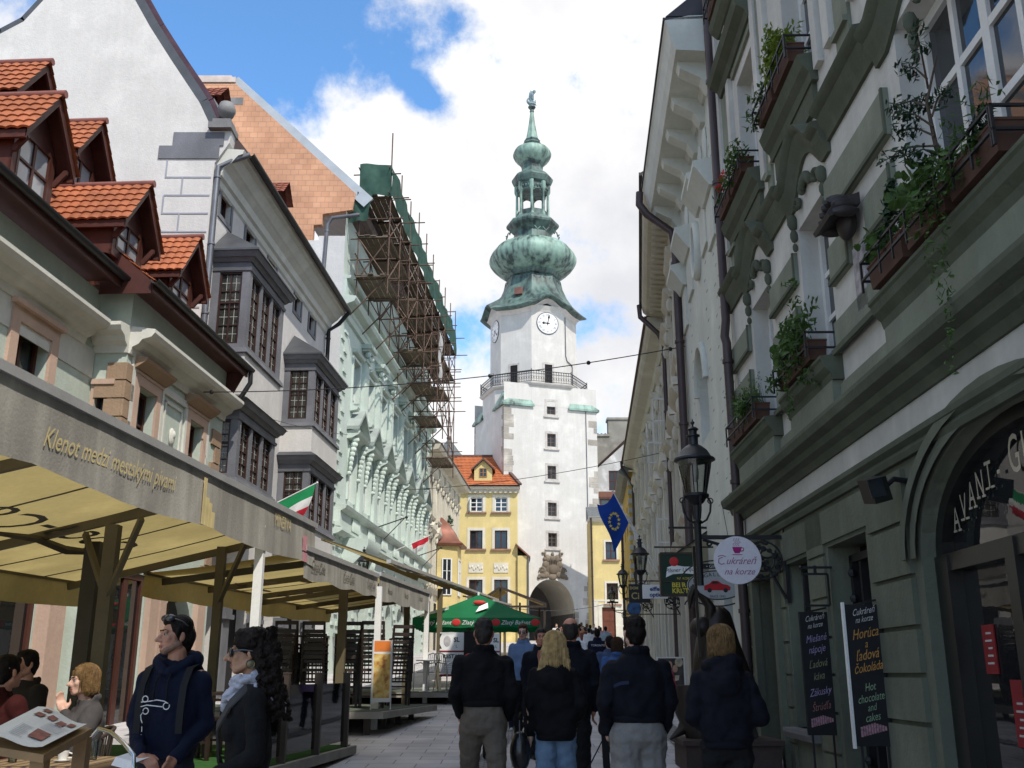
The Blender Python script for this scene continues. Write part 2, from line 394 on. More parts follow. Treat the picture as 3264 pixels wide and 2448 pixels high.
def pipe_T(T,parent,pts,r,m,name='downpipe'):
    mb=MB(); P=[Vector(T(*p)) for p in pts]; mb.tube(P,r,10)
    for p,q in zip(P,P[1:]):
        l=(q-p).length
        if l>1.5:
            for k in range(int(l/1.9)+1):
                c=p+(q-p)*min((.3+1.9*k)/l,1); d=(q-p).normalized(); mb.tube([c-d*.03,c+d*.03],r*1.25,10)
    return mb.build(name,m,parent,50)
# ================================================================== RIGHT 1: sage green town house
GW=plaster('pale grey plaster',(.60,.595,.555),.12,.15,.3,.06); GG=plaster('sage green plaster',(.235,.26,.205),.14,.18,.4,.08); GL_=plaster('vignette darkened sage plaster',(.165,.18,.135),.14,.18,.4,.08); GD=plaster('deep sage plaster',(.12,.135,.10),.15,.2,.4,.08)  # ground-floor copy of the sage green, lens vignetting put into its colour
M_SHOPWOOD=mat('black shopfront wood',(.014,.014,.013),.35,.2,3,0,30,0,.5)
def house_sage():
    T=frame_T(3.3,.0137,'R'); S0,S1=-14.,15.15
    root=empty('town_house',(3.4,8,gz(8)),'sage green and white town house with moulded window hoods, arched shop window and brown downpipe','house')
    z0=-.6
    arch=(5.15,8.45,-.6,3.45); door=(9.78,11.05,-.6,2.95); win=(11.9,12.9,1.0,2.95); port=(13.35,14.5,-.6,2.9)
    holesG=[arch,door,win,port,(-3.2,.2,-.6,3.3)]
    mb=MB(T); mb.wall(S0,S1,z0,4.0,holesG,0,.35); mb.archfill(5.15,8.45,2.55,3.45,0,.35); mb.archfill(-3.2,.2,2.5,3.3,0,.35)
    mb.wall(-14,S1,-.6,-.59,[],0)  # base edge
    mb.face([T and (S1,0,z0),(S1,-9,z0),(S1,-9,15.5),(S1,0,15.5)]); 
    mb.build('ground_floor_wall',GL_,root,0)
    # rusticated blocks on the piers
    mb=MB(T)
    zs=[.35,.80,1.22,1.61,2.0,2.42,2.88,3.36]
    for a,c in ((8.62,9.62),(2.3,4.9),(-6,-3.4)):
        for za,zb in zip(zs,zs[1:]): mb.box(a,c,0,.045,za+.02,zb-.02)
    for a,c in ((11.15,11.8),(12.98,13.25),(14.6,15.1),(9.66,11.1),(11.1,13.3)):
        for za,zb in ((2.98,3.36),) if c-a>1 else list(zip(zs,zs[1:])): mb.box(a,c,0,.03,max(za,.5)+.015,zb-.015)
    mb.build('rustication',GL_,root,0)
    # arch moulding
    mb=MB(T); cx,w,h=6.8,1.65,.9
    def arc(e,n=22): return [(cx-(w+e)*math.cos(PI*k/n),2.55+(h+e*.8)*math.sin(PI*k/n)) for k in range(n+1)]
    for (e0,e1,d) in ((.0,.12,.05),(.12,.24,.09)):
        A,B=arc(e0),arc(e1)
        for k in range(len(A)-1):
            for q in (0,):
                mb.face([(A[k][0],d,A[k][1]),(A[k+1][0],d,A[k+1][1]),(B[k+1][0],d,B[k+1][1]),(B[k][0],d,B[k][1])])
                mb.face([(B[k][0],d,B[k][1]),(B[k+1][0],d,B[k+1][1]),(B[k+1][0],0,B[k+1][1]),(B[k][0],0,B[k][1])])
    mb.build('arch_moulding',GL_,root,30)
    # mouldings between the storeys
    mb=MB(T); mb.mould(S0,S1,[(0,3.40),(.05,3.40),(.07,3.45),(.05,3.49),(.10,3.52),(.10,3.57),(0,3.57)]); mb.build('string_course',GD,root,0)
    mb=MB(T); mb.mould(S0,S1+.02,[(.003,3.57),(.03,3.57),(.03,3.84),(.003,3.84)]); mb.build('frieze',GW,root,0)
    mb=MB(T); mb.mould(S0,S1+.04,[(0,3.83),(.06,3.83),(.10,3.90),(.18,3.93),(.20,4.00),(.30,4.03),(.33,4.10),(.33,4.14),(0,4.22)]); mb.build('cornice',GD,root,0)
    # upper walls
    W1=(5.55,7.75,4.98,7.15); W2=(10.05,11.12,4.95,6.75); W3=(12.62,13.72,4.92,6.7); W0=(1.6,3.8,4.98,7.15)
    U1=(6.,7.2,8.6,10.6); U2=(10.0,11.05,8.55,10.55); U3=(12.68,13.7,8.4,10.4); U0=(2.2,3.4,8.6,10.6)
    V=[(a,b,12.1,14.) for a,b in ((6.,7.2),(10.,11.05),(12.68,13.7))]
    mb=MB(T); mb.wall(S0,S1,4.0,15.5,[W0,W1,W2,W3,U0,U1,U2,U3]+V,0,.3); mb.face([(S0,0,15.5),(S1,0,15.5),(S1,-9,15.5),(S0,-9,15.5)])
    mb.face([(S0,0,z0),(S0,-9,z0),(S0,-9,15.5),(S0,0,15.5)]); mb.build('upper_wall',GW,root,0)
    # raised green panels
    mb=MB(T); me=MB(T)
    def panel(a,b,c,e,t=.05):
        mb.box(a,b,0,t,c,e); me.box(a,b,t,t+.028,c,c+.045); me.box(a,a+.04,t,t+.02,c+.045,e)
    for a,b in ((11.25,12.5),(13.85,15.05)):
        panel(a,b,6.12,6.52); panel(a,b,5.42,5.84)
    panel(8.02,9.98,6.27,6.74); panel(8.05,8.8,5.57,6.0); panel(9.32,9.97,5.57,6.0); panel(4.0,5.4,6.27,6.74); panel(4,5.4,5.57,6.0)
    for a,b in ((7.95,9.98),(11.22,12.54),(13.8,15.1),(-2,1.5),(3.9,5.45)): mb.box(a,b,0,.05,4.86,5.16); me.box(a,b,.05,.1,4.80,4.86)
    for a,b in ((8.45,10.0),(11.75,12.55),(14.75,15.12)): mb.box(a,b,0,.04,4.23,4.5)
    mb.build('green_panel',GG,root,0); me.build('panel_edging',GD,root,0)
    mb=MB(T)
    for a,b in ((5.35,8.4),(10.0,11.7),(12.56,14.72),(1.4,4.1)):
        mb.box(a,b,.003,.12,4.23,4.55)
    mb.build('window_apron',GG,root,0)
    mb=MB(T)
    for a,b in ((5.3,8.42),(9.95,11.74),(12.5,14.76),(1.3,4.2)):
        mb.mould(a,b,[(0,4.55),(.12,4.55),(.14,4.62),(.2,4.68),(.22,4.75),(.24,4.77),(.24,4.80),(0,4.83)])
    for a,b in ((5.8,7.4),(9.86,11.78),(12.5,14.48)):
        mb.mould(a,b,[(0,8.02),(.08,8.02),(.10,8.12),(.17,8.2),(.2,8.28),(.22,8.34),(0,8.38)])
        mb.box(a+.08,b-.08,0,.06,7.72,8.02)
    mb.build('sill',GD,root,0)
    # continuous hood mould with raised shells over the windows
    mb=MB(T); prof=lambda z:[(0,z),(.04,z),(.06,z+.10),(.11,z+.16),(.13,z+.26),(.19,z+.30),(.21,z+.36),(0,z+.40)]
    def hoodpath(pts):
        rings=[[(s,d,zz) for d,zz in prof(z)] for s,z in pts]; mb.loft(rings)
    for c,h in ((10.55,.42),(13.15,.42),(6.65,.55),(2.7,.55)):
        w=.62 if h<.5 else 1.25
        pts=[(c-w-.25,7.02)]
        for k in range(15):
            t=-1+2*k/14; pts.append((c+w*t,7.02+h*(math.cos(t*PI/2)**1.2 if abs(t)<1 else 0)))
        pts.append((c+w+.25,7.02)); hoodpath(pts)
    for a,b in ((-14,1.2),(4.2,5.15),(8.15,9.68),(11.42,12.28),(14.02,15.1)): hoodpath([(a,7.14),(b,7.14)])
    mb.build('hood_mould',GD,root,40)
    mb=MB(T)   # shell cartouches and brackets beneath the hoods
    for c in (10.55,13.15,6.65):
        for k in range(-3,4):
            a=k*.26; mb.caps(T(c,.12,6.84),.05,T(c+.28*math.sin(a),.17,6.84+.34*math.cos(a)),.035,8) if False else None
        for k in range(-3,4):
            a=k*.28; mb.ball((c+.2*math.sin(a),.05,6.92+.24*math.cos(a)),(.035,.05,.075),8,5)
        for sg in (-1,1):
            for q in range(12):
                t=q/11*4.6; r=.13*(1-q/15); mb.ball((c+sg*(.36+r*.8*math.cos(t)),.045,6.98+r*.8*math.sin(t)),(.026,.04,.026),6,4)
            mb.ball((c+sg*.62,.05,6.88),(.04,.07,.11),8,5); mb.ball((c+sg*.62,.045,6.70),(.028,.05,.09),8,5); mb.ball((c+sg*.62,.04,6.55),(.018,.035,.06),8,5)
    mb.build('cartouche',GD,root,50)
    # second-floor pilaster strips and hoods
    mb=MB(T)
    for a,b in ((11.72,11.95),(12.2,12.42),(14.0,14.2),(14.78,15.0),(9.2,9.42),(9.62,9.8),(8.4,8.62),(7.7,7.9)):
        mb.box(a,b,0,.07,8.1,15.2)
    mb.build('pilaster',GW,root,0)
    mb=MB(T)
    for a,b in ((8.7,9.1),(11.98,12.18),(14.25,14.7)):
        mb.box(a,b,.003,.04,7.65,8.9); mb.ball(((a+b)/2,.02,8.9),((b-a)/2,.02,.16),12,6); mb.box(a,b,.04,.09,7.95,8.02)
        mb.box(a,b,.003,.04,9.6,11.6); 
    for a,b in ((9.85,11.2),(12.5,13.88),(5.8,7.4)): mb.box(a,b,.003,.045,10.6,11.1)
    mb.build('recessed_panel',GG,root,0)
    mb=MB(T)
    for a,b in ((9.75,11.3),(12.4,14.6),(5.7,7.5)):
        mb.mould(a,b,[(0,10.72),(.08,10.72),(.12,10.82),(.24,10.9),(.28,11.02),(0,11.08)])
    for a,b in ((9.8,11.3),(12.4,14.4)):
        mb.mould(a,b,[(0,11.7),(.1,11.7),(.2,11.8),(.24,11.9),(0,11.94)])
    mb.build('upper_hood',GD,root,0)
    # windows
    for (a,b,c,e) in (W0,W1): window(T,root,a,b,c,e,-.28,4,3,M_WHITEWIN,glass_dark('window glass'),.10,.075)
    for (a,b,c,e) in (W2,W3,U0,U1,U2,U3,*V): window(T,root,a,b,c,e,-.28,2,3,M_WHITEWIN,glass_dark('window glass'),.09,.06)
    # dark ground-floor openings
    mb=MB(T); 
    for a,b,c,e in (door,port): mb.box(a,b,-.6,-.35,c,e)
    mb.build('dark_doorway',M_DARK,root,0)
    dr=MB(T)
    for a,b,c,e in ((9.84,10.99,.2,2.85),):
        dr.box(a,a+.08,-.3,-.2,c,e); dr.box(b-.08,b,-.3,-.2,c,e); dr.box(a,b,-.3,-.2,e-.08,e); dr.box(a+.25,a+.31,-.3,-.22,c,e); dr.box(b-.31,b-.25,-.3,-.22,c,e); dr.box(a,b,-.3,-.22,2.0,2.06)
        for k in range(9): dr.ball((b-.1,-.19,.5+k*.27),(.035,.05,.05),6,4)
    dr.build('iron_door_frame',M_IRON,root,30)
    window(T,root,*win,-.25,2,2,M_SHOPWOOD,glass_dark(),.09,.05)
    mb=MB(T); mb.mould(11.8,13.0,[(0,.88),(.12,.88),(.16,.95),(.16,1.0),(-.2,1.0),(-.2,.88)]); mb.build('stone_sill',M_STONE,root,0)
    # portal next to the corner
    mb=MB(T); mb.box(13.2,13.36,.0,.10,gz(13.3)-.2,2.92); mb.box(14.48,14.66,.0,.10,gz(14)-.2,2.92); mb.mould(13.15,14.7,[(0,2.88),(.11,2.88),(.18,3.0),(.18,3.06),(0,3.1)])
    mb.build('portal_surround',GL_,root,0)
    # arched shop front
    sf=MB(T)
    for a,b in ((8.2,8.44),(7.05,7.2),(5.16,5.4)): sf.box(a,b,-.26,-.1,-.4,2.55)
    sf.box(5.16,8.44,-.27,-.12,2.42,2.56); sf.box(7.2,8.2,-.25,-.14,2.18,2.26) if False else None
    sf.box(5.4,8.2,-.25,-.13,.1,.42)
    cx,w,h=6.8,1.645,.88
    for k in range(22):
        t0,t1=PI*k/22,PI*(k+1)/22
        p=lambda t,e:(cx-(w-e)*math.cos(t),2.55+(h-e*.8)*math.sin(t))
        (a,b),(c,e),(a2,b2),(c2,e2)=p(t0,0),p(t1,0),p(t0,.13),p(t1,.13)
        sf.face([(a,-.12,b),(c,-.12,e),(c2,-.12,e2),(a2,-.12,b2)]); sf.face([(a2,-.12,b2),(c2,-.12,e2),(c2,-.26,e2),(a2,-.26,b2)])
    shop=sf.build('shop_front',M_SHOPWOOD,root,0)
    g=MB(T); n=20; g.face([(5.2,-.22,.4),(8.4,-.22,.4),(8.4,-.22,2.45),(5.2,-.22,2.45)]); g.build('shop_window',glass_dark('shop glass',(.014,.015,.016),.015),shop,0)
    g=MB(T); g.face([(cx-1.6*math.cos(PI*k/n),-.22,2.55+.84*math.sin(PI*k/n)) for k in range(n+1)]); g.build('fanlight',glass_dark('shop glass',(.014,.015,.016),.015),shop,0)
    lt=MB(T); x=8.02; ml=mat('pale gold letters',(.50,.46,.36),.4,.1,5,0,30,.3,.5)
    word='AVANT-GUARDE'; cw=.225
    for i,ch in enumerate(word):
        zz=2.70+.30*math.sin(PI*min((i+.4)/13.,1)); sz=.30 if i<6 else .40
        s=8.13-i*.165-(.10 if i>5 else 0)-(.045*max(i-6,0))
        text_mb(lt,ch,lambda u,v,w_,s=s,zz=zz:(s-u*.62,-.195+w_,zz+v),sz,0,.006,'CENTER')
        if ch in 'AVNTURD':   # slab serifs
            lt.box(s-.07,s-.02,-.195,-.188,zz-.005,zz+.012); lt.box(s+.02,s+.07,-.195,-.188,zz-.005,zz+.012)
    lt.build('shop_lettering',ml,shop,0)
    mr=mat('red sale poster',(.20,.014,.018),.5,.1,3); mw=mat('poster white',(.42,.40,.39),.6,.05,3)
    for s,a,b in ((7.86,1.62,1.98),(7.5,1.12,1.58),(7.22,.62,1.12)):
        pm=MB(T); pm.box(s-.1,s+.1,-.215,-.205,a,b); po=pm.build('sale_poster',mr,shop,0)
        tm=MB(T)
        for k in range(5): tm.box(s-.055,s+.055-.02*(k%3),-.2045,-.2035,a+.07+k*.055,a+.085+k*.055)
        tm.build('poster_lines',mw,po,0)
    # corner downpipe
    pipe_T(T,root,[(15.0,.12,15.4),(15.0,.12,7.0),(14.98,.16,6.72),(14.9,.36,6.45) if False else (14.95,.14,6.6),(14.95,.12,.75)],.07,M_PIPE)
    mb=MB(T); mb.box(14.85,15.05,.04,.2,.3,.95); mb.build('pipe_shoe',GG,root,0)
    # plaque hood and relief
    mb=MB(T); mb.mould(8.85,9.35,[(.05,6.0),(.36,5.86),(.38,5.9),(.3,6.02),(.05,6.12)]); 
    for k in range(9):
        t=PI*k/8; mb.ball((9.1-.24*math.cos(t),.2,5.92+.2*math.sin(t)),(.06,.14,.06),7,5)
    mb.ball((9.1,.12,5.92),(.15,.1,.2),10,7); hd=mat('dark copper hood',(.05,.043,.043),.5,.3,5,0,30,.4)
    mb.build('relief_hood',hd,root,40)
    mb=MB(T); mb.box(8.92,9.22,.003,.05,5.0,5.66); rl=mat('mosaic relief',(.34,.32,.33),.7,.45,12,.6,60); mb.build('relief',rl,root,0)
house_sage()
# ================================================================== RIGHT 2: pale mint house with deep bracketed cornice
def house_pale():
    T=frame_T(2.54,.064,'R'); A,B=15.2,21.6
    root=empty('town_house',(3.7,18,gz(18)),'tall pale white house with deep bracketed eaves and oval window beyond the sage green house','house')
    wl=plaster('pale white plaster',(.64,.66,.60)); 
    arch=(18.3,19.6,6.0,7.75); ov=(18.1,18.9,9.2,10.35); g1=(16.5,17.8,-.2,3.2); g2=(19.2,20.5,-.2,3.2)
    mb=MB(T); mb.wall(A,B,-.3,13.,[arch,g1,g2],0,.3); mb.archfill(18.3,19.6,7.0,7.75,0,.3)
    mb.face([(A,0,-.3),(A,-7,-.3),(A,-7,13),(A,0,13)]); mb.face([(B,0,-.3),(B,-7,-.3),(B,-7,13),(B,0,13)]); mb.build('wall',wl,root,0)
    mb=MB(T); mb.mould(A,B,[(0,11.9),(.05,11.9),(.12,12.05),(.65,12.1),(.72,12.3),(.78,12.62),(.82,12.7),(-.2,12.9),(-.2,12.0)]); mb.build('eaves_cornice',wl,root,0)
    mb=MB(T)
    for k in range(6):
        s=A+.35+k*1.15; mb.mould(s,s+.3,[(0,11.55),(.08,11.55),(.2,11.75),(.55,11.95),(.6,12.1),(0,12.1)])
    mb.build('eaves_bracket',wl,root,0)
    mb=MB(T); mb.box(A,B,-7,.85,12.71,12.76); r=mat('dark slate roof',(.06,.06,.07),.6,.2,3); mb.face([(A,.8,12.78),(B,.8,12.78),(B,-3.5,16.5),(A,-3.5,16.5)])
    mb.face([(A,.8,12.78),(A,-3.5,16.5),(A,-7,12.78)]); mb.build('roof',r,root,0)
    # roof parapet block with dormer
    mb=MB(T); mb.box(15.3,16.6,-1.4,-.25,12.76,14.2); mb.box(15.25,16.65,-1.45,-.15,14.2,14.3); dm=mb.build('roof_dormer',wl,root,0)
    mb=MB(T)
    for s,z in ((16.0,9.9),(17.0,10.2),(20.6,9.85),(19.4,10.2)):
        mb.mould(s,s+1.0,[(0,z),(.1,z),(.3,z+.3),(.36,z+.36),(.36,z+.46),(0,z+.55)])
        mb.mould(s+.1,s+.9,[(0,z-.9),(.05,z-.9),(.05,z),(0,z)])
    for s in (15.9,16.7,17.4,19.9): mb.ball((s,.02,11.1),(.12,.06,.35),8,6)
    for s,w in ((15.25,.9),): mb.box(s,s+w,0,.10,-.2,3.2); mb.box(s-.02,s+w+.03,0,.14,3.2,3.5)
    mb.build('facade_ornament',wl,root,30)
    mb=MB(T)
    for r in range(26):
        z=3.9+.29*r
        if 4<z<11.4:
            for s in ((15.9,16.0),(16.35,16.42),(17.6,17.66),(20.2,20.25)): mb.box(s[0]+(r%2)*.2,s[0]+(r%2)*.2+.16,.001,.006,z,z+.012)
    mb.build('scratched_joints',mat('joint shadow line',(.30,.32,.29),.9,.1,3),root,0)
    n=18; rim=MB(T); pts=[(18.55+.3*math.cos(2*PI*k/n),.05,9.75+.55*math.sin(2*PI*k/n)) for k in range(n+1)]
    rim.T=None; rim.tube([T(*p) for p in pts],.09,6,False); rim.build('oval_surround',wl,root,60)
    g=MB(T); g.face([(18.55+.3*math.cos(2*PI*k/n),.012,9.75+.55*math.sin(2*PI*k/n)) for k in range(n)]); g.build('oval_window',glass_dark(),root,0)
    window(T,root,*arch,-.26,2,3,M_WHITEWIN,glass_dark(),.08,.05)
    sm=MB(T); n=14
    sm.T=None; sm.tube([T(18.95-.75*math.cos(PI*k/n),.03,7.0+.85*math.sin(PI*k/n)) for k in range(n+1)],.08,6); sm.build('arch_surround',wl,root,60)
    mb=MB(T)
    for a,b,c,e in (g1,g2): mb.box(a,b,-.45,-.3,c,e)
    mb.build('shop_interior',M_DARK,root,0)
    for a,b,c,e in (g1,g2): window(T,root,a,b,gz(18),e,-.25,2,2,M_SHOPWOOD,glass_dark(),.09,.05,'shop_window')
    pipe_T(T,root,[(21.5,.9,12.55),(21.5,.92,12.25),(21.45,.75,11.95),(21.45,.2,11.5),(21.45,.14,11.0),(21.45,.14,.9)],.09,M_PIPE)
house_pale()
# ================================================================== RIGHT 3: ornate cream house with dentil eaves
def ornate_right(name,x0,k,A,B,zw,over,lab,wl,axes,roofc=(.06,.055,.055),dent=True,pipe=True,side='R'):
    T=frame_T(x0,k,side); ym=(A+B)/2
    root=empty('town_house',(x0+k*ym,ym,gz(ym)),lab,'house')
    zb=gz(A)-.4; holes=[]; f=zw-gz(ym)
    rows=[(gz(ym)+f*.36,gz(ym)+f*.56),(gz(ym)+f*.68,gz(ym)+f*.86)]
    for c in axes:
        for a,b in rows: holes.append((c-.5,c+.5,a,b))
    gh=[(c-.75,c+.75,gz(ym)-.5,gz(ym)+f*.23) for c in axes]
    mb=MB(T); mb.wall(A,B,zb,zw,holes+gh,0,.25); mb.face([(A,0,zb),(A,-6,zb),(A,-6,zw+.4),(A,0,zw+.4)]); mb.face([(B,0,zb),(B,-6,zb),(B,-6,zw+.4),(B,0,zw+.4)]); mb.build('wall',wl,root,0)
    mb=MB(T); mb.mould(A,B,[(0,zw-.35),(.06,zw-.35),(.14,zw-.1),(over-.1,zw),(over,zw+.1),(over+.05,zw+.32),(-.2,zw+.5),(-.2,zw)])
    if dent:
        n=int((B-A)/.38)
        for q in range(n): mb.box(A+.1+q*.38,A+.28+q*.38,.12,over-.2,zw-.14,zw-.01)
    mb.build('eaves_cornice',wl,root,0)
    mb=MB(T); mb.face([(A,over+.1,zw+.34),(B,over+.1,zw+.34),(B,-4,zw+3.4),(A,-4,zw+3.4)]); mb.face([(A,over+.1,zw+.34),(A,-4,zw+3.4),(A,-4,zw)]); mb.mould(A,B,[(over+.02,zw+.28),(over+.12,zw+.28),(over+.12,zw+.36),(over+.02,zw+.36)]); mb.build('roof',mat('roof '+name,roofc,.7,.2,2),root,0)
    mb=MB(T)
    for c in axes:
        for j,(a,b) in enumerate(rows):
            surround(mb,c-.5,c+.5,a,b,.14,.06)
            mb.mould(c-.85,c+.85,[(0,b+.22),(.12,b+.22),(.26,b+.36),(.3,b+.44),(0,b+.5)])
            mb.mould(c-.8,c+.8,[(0,a-.3),(.14,a-.3),(.22,a-.18),(.22,a-.1),(0,a-.06)])
            if j==0: mb.prism([(c-.85,b+.5),(c+.85,b+.5),(c,b+.95)],0,.26)
            for sg in (-1,1): mb.ball((c+sg*.68,.1,b+.02),(.09,.12,.22),7,5); mb.ball((c+sg*.66,.08,a-.5),(.08,.1,.2),7,5)
            mb.ball((c,.05,a-.55),(.3,.07,.12),8,5)
    zc=gz(ym)+f*.27; mb.mould(A,B,[(0,zc),(.1,zc),(.25,zc+.16),(.28,zc+.26),(0,zc+.32)])
    for q in range(len(axes)+1):
        s=A+(B-A)*q/len(axes); s=min(max(s,A+.25),B-.25)
        mb.box(s-.17,s+.17,0,.08,zc+.32,zw-.4); mb.box(s-.22,s+.22,0,.14,zw-.75,zw-.4); mb.box(s-.26,s+.26,0,.1,zb,zc)
    mb.build('facade_ornament',wl,root,30)
    for c in axes:
        for j,(a,b) in enumerate(rows): window(T,root,c-.5,c+.5,a,b,-.2,2,3,M_WHITEWIN,glass_dark(),.07,.045)
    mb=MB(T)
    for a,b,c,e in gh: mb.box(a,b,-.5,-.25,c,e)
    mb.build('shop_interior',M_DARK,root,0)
    if pipe: pipe_T(T,root,[(B-.2,over+.12,zw+.3),(B-.2,over+.1,zw-.1),(B-.22,.3,zw-.7),(B-.22,.13,zw-1.1),(B-.22,.13,gz(B)+.3)],.08,M_PIPE)
    return root,T
CR=plaster('warm cream plaster',(.60,.56,.46)); CR2=plaster('pale cream plaster',(.63,.60,.51))
ornate_right('three',1.27,.122,21.7,30.8,12.85,.75,'cream house with dentilled eaves between two brown downpipes',CR,(23.4,26.2,29.0))
r4,T4=ornate_right('four',2.82,.072,30.9,54.2,12.5,.6,'long cream house with open casements and pedimented windows past the dentilled house',CR2,(32.8,36,39.2,42.4,45.6,48.8,52.),(.10,.06,.05),False)
# open casement sashes
mb_=None
for c,a in ((32.8,8.9),(36,8.9),(32.8,4.9)):
    m_=MB(T4); zf=1.55
    for u in (0,.44): m_.box(c-.52,c-.48,.02+u,.06+u,a,a+zf)
    for z in (0,.75,zf-.05): m_.box(c-.52,c-.48,.02,.5,a+z,a+z+.05)
    m_.build('open_sash',M_WHITEWIN,r4,0)
# ================================================================== RIGHT 5: yellow house with quoins
def house_quoin():
    T=frame_T(2.82,.072,'R'); A,B=54.3,63.5
    root=empty('corner_house',(6.9,58,gz(58)),'narrow yellow house with white and yellow quoins under a grey pent roof','house')
    ye=plaster('ochre yellow plaster',(.62,.44,.12)); gr=mat('grey green sheet roof',(.19,.21,.19),.6,.2,2)
    mb=MB(T); mb.wall(A,B,2,12.3,[(57,58,9.2,10.8),(60.3,61.3,9.2,10.8),(57,58,5.6,7.2),(60.3,61.3,5.6,7.2)],.35,.2); mb.face([(A,.35,2),(A,-5,2),(A,-5,12.3),(A,.35,12.3)]); mb.face([(B,.35,2),(B,-5,2),(B,-5,12.3),(B,.35,12.3)]); mb.build('wall',ye,root,0)
    mb=MB(T)
    for k in range(18):
        z=gz(56)+.6+k*.5
        if z<12: mb.box(A-.02,A+.5+.35*(k%2),.352,.40,z,z+.26); mb.box(A-.03,A+.02,-.25-.4*(k%2),.40,z,z+.26)
    mb.build('quoins',plaster('quoin white',(.62,.60,.55)),root,0)
    mb=MB(T); mb.face([(A-.3,.9,12.3),(B,.9,12.3),(B,-1.5,14.6),(A+.3,-1.5,14.6)]); mb.face([(A-.3,.9,12.3),(A+.3,-1.5,14.6),(A-.3,-3.5,12.3)]); mb.mould(A-.3,B,[(.35,12.0),(.6,12.0),(.9,12.22),(.9,12.3),(.35,12.3)]); mb.build('roof',gr,root,0)
    for c in (57.5,60.8):
        for z in (9.2,5.6): window(T,root,c-.5,c+.5,z,z+1.6,.17,2,3,M_BROWNWIN,glass_dark(),.08,.05)
    pipe_T(T,root,[(63.3,1.0,12.2),(63.3,.6,11.6),(63.3,.45,11.2),(63.3,.45,gz(63)+.2)],.09,M_PIPE)
house_quoin()
